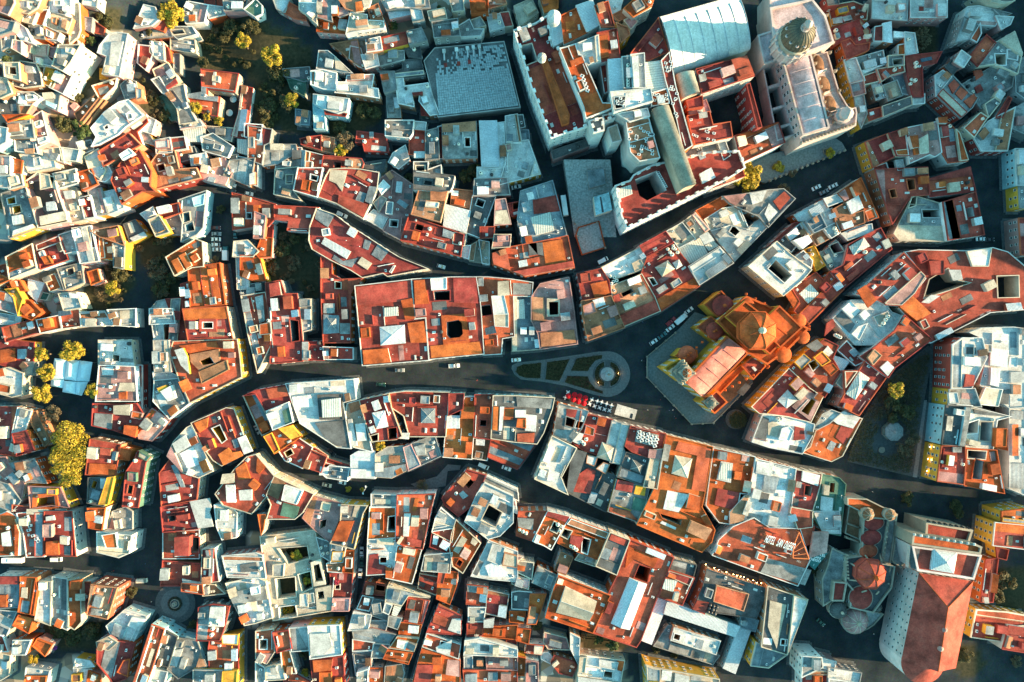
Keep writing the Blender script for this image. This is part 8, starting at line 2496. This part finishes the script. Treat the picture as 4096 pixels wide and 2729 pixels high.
tl = ['white table at the upper left of the open tables', 'white table in the upper row, second along', 'white table in the upper row, third along', 'white table in the upper row, fourth along', 'white table beside the white event canopy', 'white table nearest the last red parasol', 'white table in the lower row, second along', 'white table in the lower row, third along', 'white table in the lower row, fourth along', 'white table by the wall next to the event canopy', 'white table half hidden beyond the upper left parasol', 'white table half hidden by the parasol at the crescent end']
for (x, y), lb in zip(((73.5, 53.5), (78.5, 55), (82.5, 56), (87, 57.5), (91.5, 59), (71.5, 57.5), (76, 59.5), (80.5, 61), (85, 62.5), (89.5, 63.5), (51.5, 46.8), (49, 51.5)), tl):
    w = P(x, y, .75); az = .5 + x * .37
    if tb is None:
        tb = bpy.data.objects.new('cafe_table', None); COL.objects.link(tb); WL[tb.name] = Vector((0, 0, 0)); tag(tb, lb, 'table', 'white cafe tables')
        mb = MB(); mb.box((0, 0, .72), (.95, .95, .05)); mb.obj('table_top', WHITEP, tb).location = (0, 0, 0)
        for sx in (-1, 1):
            for sy in (-1, 1): mb = MB(); mb.tube((sx * .38, sy * .38, 0), (sx * .38, sy * .38, .72), .03, 5); mb.obj('leg', POLE, tb).location = (0, 0, 0)
        tb.location = (w.x, w.y, 0); tb.rotation_euler = (0, 0, az)
    else: copy_thing(tb, (w.x, w.y, 0), az, lb)
    for k in range(4):
        a = az + k * math.pi / 2; l = (w.x + .82 * math.cos(a), w.y + .82 * math.sin(a), 0)
        if ch is None:
            ch = bpy.data.objects.new('cafe_chair', None); COL.objects.link(ch); WL[ch.name] = Vector((0, 0, 0)); tag(ch, 'pale cafe chair drawn up to a small white table on the plaza', 'chair', 'cafe chairs')
            mb = MB(); mb.box((0, 0, .43), (.45, .45, .05)); mb.obj('seat', WHITEP, ch).location = (0, 0, 0)
            mb = MB(); mb.box((.21, 0, .48), (.04, .45, .45)); mb.obj('backrest', WHITEP, ch).location = (0, 0, 0)
            mb = MB()
            for sx in (-1, 1):
                for sy in (-1, 1): mb.tube((sx * .19, sy * .19, 0), (sx * .19, sy * .19, .43), .02, 4)
            mb.obj('leg_frame', DWOOD, ch).location = (0, 0, 0)
            ch.location = l; ch.rotation_euler = (0, 0, a)
        else: copy_thing(ch, l, a)
q = wp(pl(97, 57.5, 115, 63, 112.5, 72, 94, 67), 3.2); c = centroid(q)
r_ = root('event_canopy', (c[0], c[1], 0), 'flat white event canopy with a black opening standing on the plaza', 'canopy')
rooftop_box(r_, 'roof_sheet', q, 3.0, 3.25, WHITEP, surf('w'))
for p in inset(q, .2):
    mb = MB(); mb.tube((p[0], p[1], 0), (p[0], p[1], 3.0), .08, 6); mb.obj('post', STEEL, r_)
mb = MB(); mb.flat(wp(pl(109, 66, 111.3, 66.7, 110.3, 71, 107.8, 70.3), 3.26), [], 3.262); mb.obj('opening', PANE, r_)
# market canopy
setcrop(0, 2)
c = P(66, 32, 5); r_ = root('market_canopy', (c.x, c.y, 0), 'pale blue tent canopy of five joined hipped sheets over the market square', 'canopy')
cloth = plain('pale_blue_tent_cloth', (.50, .62, .66), .7, noise=.08)
for pts in (pl(50, 15.5, 61.5, 16.5, 59, 35, 47, 34), pl(61.6, 16.5, 73, 17.5, 70, 36.5, 59.1, 35), pl(73.1, 17.5, 85, 19, 82, 37, 70.1, 36.5), pl(47, 34.2, 59, 35.2, 57.5, 43, 46.5, 41), pl(58.5, 36, 70, 37, 69, 48.5, 57.3, 46.5), pl(70.1, 37, 81, 37.3, 75, 50, 69.1, 48.5)):
    w = wp(pts, 4.2); cc = centroid(w); mb = MB(); m = len(w); i2 = [((p[0] * .25 + cc[0] * .75), (p[1] * .6 + cc[1] * .4)) for p in w]
    mb.add([(p[0], p[1], 4.2) for p in w] + [(p[0], p[1], 5.6) for p in i2], [(i, (i + 1) % m, (i + 1) % m + m, i + m) for i in range(m)] + [tuple(range(m, 2 * m))]); mb.obj('tent_sheet', cloth, r_)
    for p in inset(w, .3): mb = MB(); mb.tube((p[0], p[1], 0), (p[0], p[1], 4.2), .07, 5); mb.obj('post', STEEL, r_)
# round parasols on the mansion patio
setcrop(0, 0)
for x, y, lb in ((214, 91, 'pale grey parasol on the mansion patio, nearer the orchard'), (210.5, 103.5, 'pale grey parasol on the mansion patio, nearer the wooden deck')):
    w = P(x, y, 2.6); r_ = root('patio_parasol', (w.x, w.y, terrain(w.x, w.y)), lb, 'parasol', 'patio parasols')
    mb = MB(); mb.lathe((w.x, w.y, w.z - .3), [(1.55, 0), (1.55, .05), (.8, .45), (.05, .7)], 10); mb.obj('canopy', plain('grey_parasol_cloth', (.36, .40, .40), .8), r_)
    mb = MB(); mb.tube((w.x, w.y, w.z - 2.6), (w.x, w.y, w.z), .05, 6); mb.obj('pole', POLE, r_)

# wall lamps burning along the dark theatre roof and the garden frontage
setcrop(2, 3)
for i, (x, y) in enumerate(((178, 49), (186, 52), (190, 53.8), (197, 56), (203.5, 58), (207, 59), (210, 60), (213, 60.6), (216.5, 62.8), (221.5, 63.5), (225, 65.5), (229, 66))):
    lamp(x, y, 9, 'lit street front lamp in the long row on the dark theatre like roof', 'lamps in a row')
setcrop(3, 2)
for x, y in ((149, 97), (152.5, 97), (147, 108), (150.2, 108.6), (146, 119), (149, 119.3)):
    lamp(x, y, 8 if x > 150 else 6, 'lit lamp between shuttered windows of the orange frontage', 'lamps of the orange frontage')

# ------------------------------------------------------------------ hotel signs
def letters(txt, size, mat, name, parent, origin, ux, uy, depth=.18):
    cu = bpy.data.curves.new('letter', 'FONT'); cu.body = txt; cu.size = size; cu.extrude = depth / 2; cu.align_x = 'CENTER'; cu.align_y = 'CENTER'
    tmp = bpy.data.objects.new('letter', cu); COL.objects.link(tmp)
    dg = bpy.context.evaluated_depsgraph_get(); me = bpy.data.meshes.new_from_object(tmp.evaluated_get(dg))
    bpy.data.objects.remove(tmp); bpy.data.curves.remove(cu)
    me.materials.clear(); me.materials.append(mat)
    o = bpy.data.objects.new(name, me); COL.objects.link(o); o.parent = parent
    ux, uy = Vector(ux).normalized(), Vector(uy); uy = (uy - ux * uy.dot(ux)).normalized(); uz = ux.cross(uy)
    M = Matrix((ux, uy, uz)).transposed().to_4x4(); M.translation = Vector(origin) - WL[parent.name]
    o.matrix_local = M
    return o
SIGNW = plain('white_sign_letter', (.85, .85, .82), .5); SIGNG = plain('green_sign_board', (.012, .09, .085), .6); ORM = plain('orange_frame_steel', (.55, .13, .03), .6)
setcrop(3, 3)
zz = zg(10, 28, 15.5)
a, b_ = Vector((*atz(*src(-2.5, 25), zz), zz)), Vector((*atz(*src(23.8, 33.3), zz), zz))
r_ = root('rooftop_hotel_sign', ((a + b_) / 2), 'white rooftop letters reading HOTEL SAN DIEGO on an orange steel frame', 'sign')
ux = (b_ - a); uy = Vector((.02, 1, 0)) * .93 + Vector((0, 0, .38))
for i, chh in enumerate('HOTEL SAN DIEGO'):
    if chh != ' ':
        o = letters(chh, 5.6, SIGNW, 'letter', r_, a.lerp(b_, (i + .5) / 15) + Vector((0, 0, .35)), ux, uy); o.scale = (.24, 1.0, 1)
mb = MB(); up = uy.normalized() * 2.1
for s in (-1, -.33, .33, 1): mb.tube(a + up * s - Vector((0, 0, .1)), b_ + up * s - Vector((0, 0, .1)), .09, 5)
for k in range(9):
    p = a.lerp(b_, k / 8); mb.tube(p + up - Vector((0, 0, .1)), p - up - Vector((0, 0, .1)), .08, 5); mb.tube(p + up, Vector((p.x, p.y, zz - 4.5)), .08, 5)
mb.obj('frame', ORM, r_)
tri = [Vector((*atz(*src(*p), zz), zz)) for p in ((23.4, 32), (28.5, 19), (37.7, 43.6), (22.8, 42.8))]
mb = MB()
for p, q in zip(tri, tri[1:] + tri[:1]): mb.tube(p, q, .25, 6)
for t in (.3, .55, .8): mb.tube(tri[0].lerp(tri[3], t), tri[1].lerp(tri[2], t), .16, 6)
for p in tri: mb.tube(p, (p.x, p.y, zz - 4.5), .14, 6)
mb.obj('brace', ORM, r_)
zs = zg(45, 44, 12)
q = [Vector((*atz(*src(*p), zs), zs)) for p in ((43.5, 35.5), (54.5, 38), (43.5, 54), (38, 49))]
c = (q[0] + q[1] + q[2] + q[3]) / 4
r_ = root('corner_hotel_sign', c, 'green board with white words HOTEL SAN DIEGO at the corner of the hotel', 'sign')
dn = [-.9, -.9, -2.2, -2.2]
top = [v + Vector((0, 0, d + 1.5)) for v, d in zip(q, dn)]
mb = MB(); mb.add([*top, *[v - Vector((0, 0, .3)) for v in top]], [(3, 2, 1, 0), (0, 1, 5, 4), (1, 2, 6, 5), (2, 3, 7, 6), (3, 0, 4, 7), (4, 5, 6, 7)]); mb.obj('board', SIGNG, r_)
ux = Vector((*atz(*src(50, 40), zs), 0)) - Vector((*atz(*src(43, 38.6), zs), 0)); 
ctr = lambda x, y: Vector((*atz(*src(x, y), zs), 0))
def on_board(x, y):
    p = ctr(x, y); n_ = (top[1] - top[0]).cross(top[3] - top[0]); t = top[0]
    return Vector((p.x, p.y, t.z - (n_.x * (p.x - t.x) + n_.y * (p.y - t.y)) / n_.z)) + Vector((0, 0, .12))
uy = on_board(46, 38) - on_board(44.5, 44)
for txt, x, y, s in (('HOTEL', 46.8, 39.6, 1.75), ('SAN', 45.2, 42.3, 1.55), ('DIEGO', 43.3, 44.8, 1.65), ('1', 42.5, 49.6, 1.2)):
    letters(txt, s, SIGNW, 'lettering', r_, on_board(x, y), on_board(x + 2, y + .45) - on_board(x, y), uy, .1)
mb = MB()
for v in top: mb.tube(v, (v.x, v.y, 0), .12, 6)
mb.obj('post', STEEL, r_)

# ------------------------------------------------------------------ people on the plazas
def figure():
    me = bpy.data.meshes.new('body_skin')
    vsk = [((0, 0, .95), .15), ((0, 0, 1.2), .15), ((0, 0, 1.4), .16), ((0, 0, 1.5), .06), ((0, 0, 1.6), .1), ((.01, 0, 1.72), .085),
           ((0, .1, .88), .09), ((.06, .1, .48), .065), ((-.02, .1, .07), .045), ((.12, .1, .03), .04), ((0, -.1, .88), .09), ((-.04, -.1, .48), .065), ((-.2, -.1, .08), .045), ((-.07, -.1, .03), .04),
           ((0, .2, 1.4), .055), ((-.05, .25, 1.12), .045), ((.08, .25, .9), .035), ((.13, .25, .82), .03), ((0, -.2, 1.4), .055), ((.05, -.25, 1.12), .045), ((.17, -.24, .92), .035), ((.22, -.24, .85), .03)]
    ed = [(0, 1), (1, 2), (2, 3), (3, 4), (4, 5), (0, 6), (6, 7), (7, 8), (8, 9), (0, 10), (10, 11), (11, 12), (12, 13), (2, 14), (14, 15), (15, 16), (16, 17), (2, 18), (18, 19), (19, 20), (20, 21)]
    me.from_pydata([v for v, r in vsk], ed, []); o = bpy.data.objects.new('body_skin', me); COL.objects.link(o)
    md = o.modifiers.new('skin', 'SKIN'); ly = me.skin_vertices[0].data if me.skin_vertices else None
    if ly is None:
        bm = bmesh.new(); bm.from_mesh(me); bm.verts.layers.skin.verify(); bm.to_mesh(me); bm.free(); ly = me.skin_vertices[0].data
    for i, (v, r) in enumerate(vsk): ly[i].radius = (r, r)
    ly[0].use_root = True
    sd = o.modifiers.new('sub', 'SUBSURF'); sd.levels = 1
    dg = bpy.context.evaluated_depsgraph_get(); m2 = bpy.data.meshes.new_from_object(o.evaluated_get(dg)); bpy.data.objects.remove(o)
    return m2
FIG = figure(); FIG.name = 'person'
SK = plain('skin', (.35, .19, .12), .6); TR_ = plain('dark_trousers', (.03, .035, .05), .8); HAIR = plain('dark_hair', (.02, .015, .012), .7)
SHIRTS = [plain('white_shirt', (.7, .7, .68), .8), plain('dark_jacket', (.03, .03, .035), .8), plain('red_top', (.4, .03, .03), .8), plain('blue_top', (.05, .12, .25), .8)]
FM = []
for s in SHIRTS:
    m = FIG.copy(); m.materials.clear()
    for q in (TR_, s, SK, HAIR): m.materials.append(q)
    for p in m.polygons:
        c = p.center; p.material_index = 0 if c.z < .93 else (1 if c.z < 1.47 and not (abs(c.y) > .2 and c.z < 1.0) else (2 if c.z < 1.62 or c.x > .06 else 3))
        p.use_smooth = True
    FM.append(m)
PPL = [(2,2,119,17.5,'walking by the forecourt steps'), (2,2,121,18,'walking beside another near the forecourt steps'), (2,2,136.5,53.5,'standing beside the forecourt balustrade'), (2,2,144.5,63.5,'strolling below the forecourt balustrade'), (2,2,147.5,63,'strolling just ahead of another below the balustrade'), (2,2,120,72,'on the open pavement right of the event canopy'), (2,2,150.5,70.5,'crossing between church and street front'), (2,2,149,69,'crossing toward the church corner'), (2,2,124.5,63,'alone in the middle of the plaza'), (2,2,108,72,'by the lower corner of the event canopy'), (2,2,80,50.5,'beside the open white tables'), (2,2,94,49,'near the monument ring path'), (2,2,95,69,'behind the event canopy by the wall'),
       (1,2,102,45,'by the end of the glass courtyard building'), (1,2,203,35.5,'crossing the plaza street alone'), (1,2,128,43,'at the kerb in front of the maroon roof'), (0,3,139,83,'walking on the paving of the fountain circle'), (0,3,103,55,'crossing the street above the fountain circle'), (0,3,104.5,54.5,'crossing just behind another above the fountain circle'), (0,3,133.5,48,'on the kerb of the curving lower left street'), (3,2,96,138,'on the paving near the lit theatre square'), (3,2,115,144,'dressed lightly before the theatre square'), (3,2,152,139,'standing on the wide street by the orange frontage'), (3,2,101,119,'walking past the lower edge of the tree garden'), (3,3,97,112.5,'alone on the street behind the crown domed church'), (3,3,32,100,'by the kerb of the small plaza of the domed church'), (2,1,158,139,'beside the white box truck'), (2,1,120,139,'walking along the wedge block street'), (0,2,88,50,'under the trees of the market square'), (0,2,47,53,'by the stalls of the market square')]
for i, (c_, r__, x, y, lb) in enumerate(PPL):
    setcrop(c_, r__); w = P(x, y, 1); k = i % 4
    o = link('person', FM[k], None, (w.x, w.y, terrain(w.x, w.y) + (.9 if False else .05)), i * 1.3)
    tag(o, 'person in ' + ('white shirt', 'dark jacket', 'red top', 'blue top')[k] + ' ' + lb, 'person', 'people on foot')

# street wires
WIRE = plain('black_wire', (.02, .02, .02), .6)
for c_, r__, a, b_, h, lb in ((0, 1, (109, 50), (120, 35), 9, 'cable slung from the charcoal roof to the yellow frontage'), (1, 1, (205, 97), (217, 89), 9, 'cable slung over the street near the orange palace'), (2, 2, (120, 76), (139, 70), 6, 'cable of small flags over the plaza toward the church corner'), (2, 2, (186, 76), (196, 88), 6, 'line of small festive flags near the clipped round tree')):
    setcrop(c_, r__); p, q = P(*a, h), P(*b_, h); mb = MB(); pr = None
    for k in range(11):
        t = k / 10; m_ = p.lerp(q, t) - Vector((0, 0, 1.0 * math.sin(math.pi * t)))
        if pr: mb.tube(pr, m_, .035, 4)
        pr = m_
    o = mb.obj('cable', WIRE, None, loc=(p + q) / 2); tag(o, lb, 'cable')
# street lamp with two arms
setcrop(1, 2); w = P(101.5, 134.5, 3)
r_ = root('street_lamp', (w.x, w.y, 0), 'white twin armed street lamp on the curved street', 'street lamp')
mb = MB(); mb.tube((w.x, w.y, 0), (w.x, w.y, 8), .09, 8, r2=.06); mb.obj('pole', POLE, r_)
for s in (-1, 1): mb = MB(); mb.tube((w.x, w.y, 7.8), (w.x + s * .5, w.y + 1.2 * s, 8.2), .05, 6); mb.box((w.x + s * .6, w.y + 1.5 * s, 8.1), (.5, .9, .18), .4); mb.obj('lamp_head', PALEBOX, r_)
# small traffic island
isl = wp(pl(142, 131, 166, 124, 176, 113, 188, 114, 187, 118, 176, 119, 174, 133, 150, 136), .16); mb = MB(); mb.prism(isl, -.1, .16); o = mb.obj('traffic_island', pav2); tag(o, kind='structure')

# ------------------------------------------------------------------ light, sky, camera
az, el = math.radians(SUN_AZ), math.radians(SUN_EL)
d = Vector((math.cos(az) * math.cos(el), math.sin(az) * math.cos(el), math.sin(el)))
su = bpy.data.lights.new('sun', 'SUN'); su.energy = 5.0; su.angle = math.radians(.6); su.color = (1.0, .70, .39)
so = bpy.data.objects.new('sun', su); COL.objects.link(so); so.rotation_euler = (-d).to_track_quat('-Z', 'Y').to_euler(); so.location = (0, 0, 200)
wd = bpy.data.worlds.new('World'); scn.world = wd; wd.use_nodes = True
nt = wd.node_tree; bg = nt.nodes['Background']
sk = nt.nodes.new('ShaderNodeTexSky'); sk.sky_type = 'NISHITA'; sk.sun_disc = False; sk.sun_elevation = el; sk.sun_rotation = math.pi / 2 - az
tint = nt.nodes.new('ShaderNodeMix'); tint.data_type = 'RGBA'; tint.blend_type = 'MULTIPLY'; tint.inputs[0].default_value = 1; tint.inputs[7].default_value = (.52, 1.1, .98, 1)
nt.links.new(sk.outputs[0], tint.inputs[6]); nt.links.new(tint.outputs[2], bg.inputs['Color']); bg.inputs['Strength'].default_value = .13
cam = bpy.data.cameras.new('camera'); cam.lens = LENS; cam.sensor_width = 36; cam.clip_start = 1; cam.clip_end = 9000
co = bpy.data.objects.new('camera', cam); COL.objects.link(co); co.location = (0, 0, CAMZ); co.rotation_euler = (0, 0, 0); scn.camera = co
scn.view_settings.view_transform = 'Standard'; scn.view_settings.look = 'None'; scn.view_settings.exposure = 2.1; scn.view_settings.gamma = 1; scn.view_settings.use_curve_mapping = False
scn.cycles.max_bounces = 6; scn.cycles.diffuse_bounces = 3
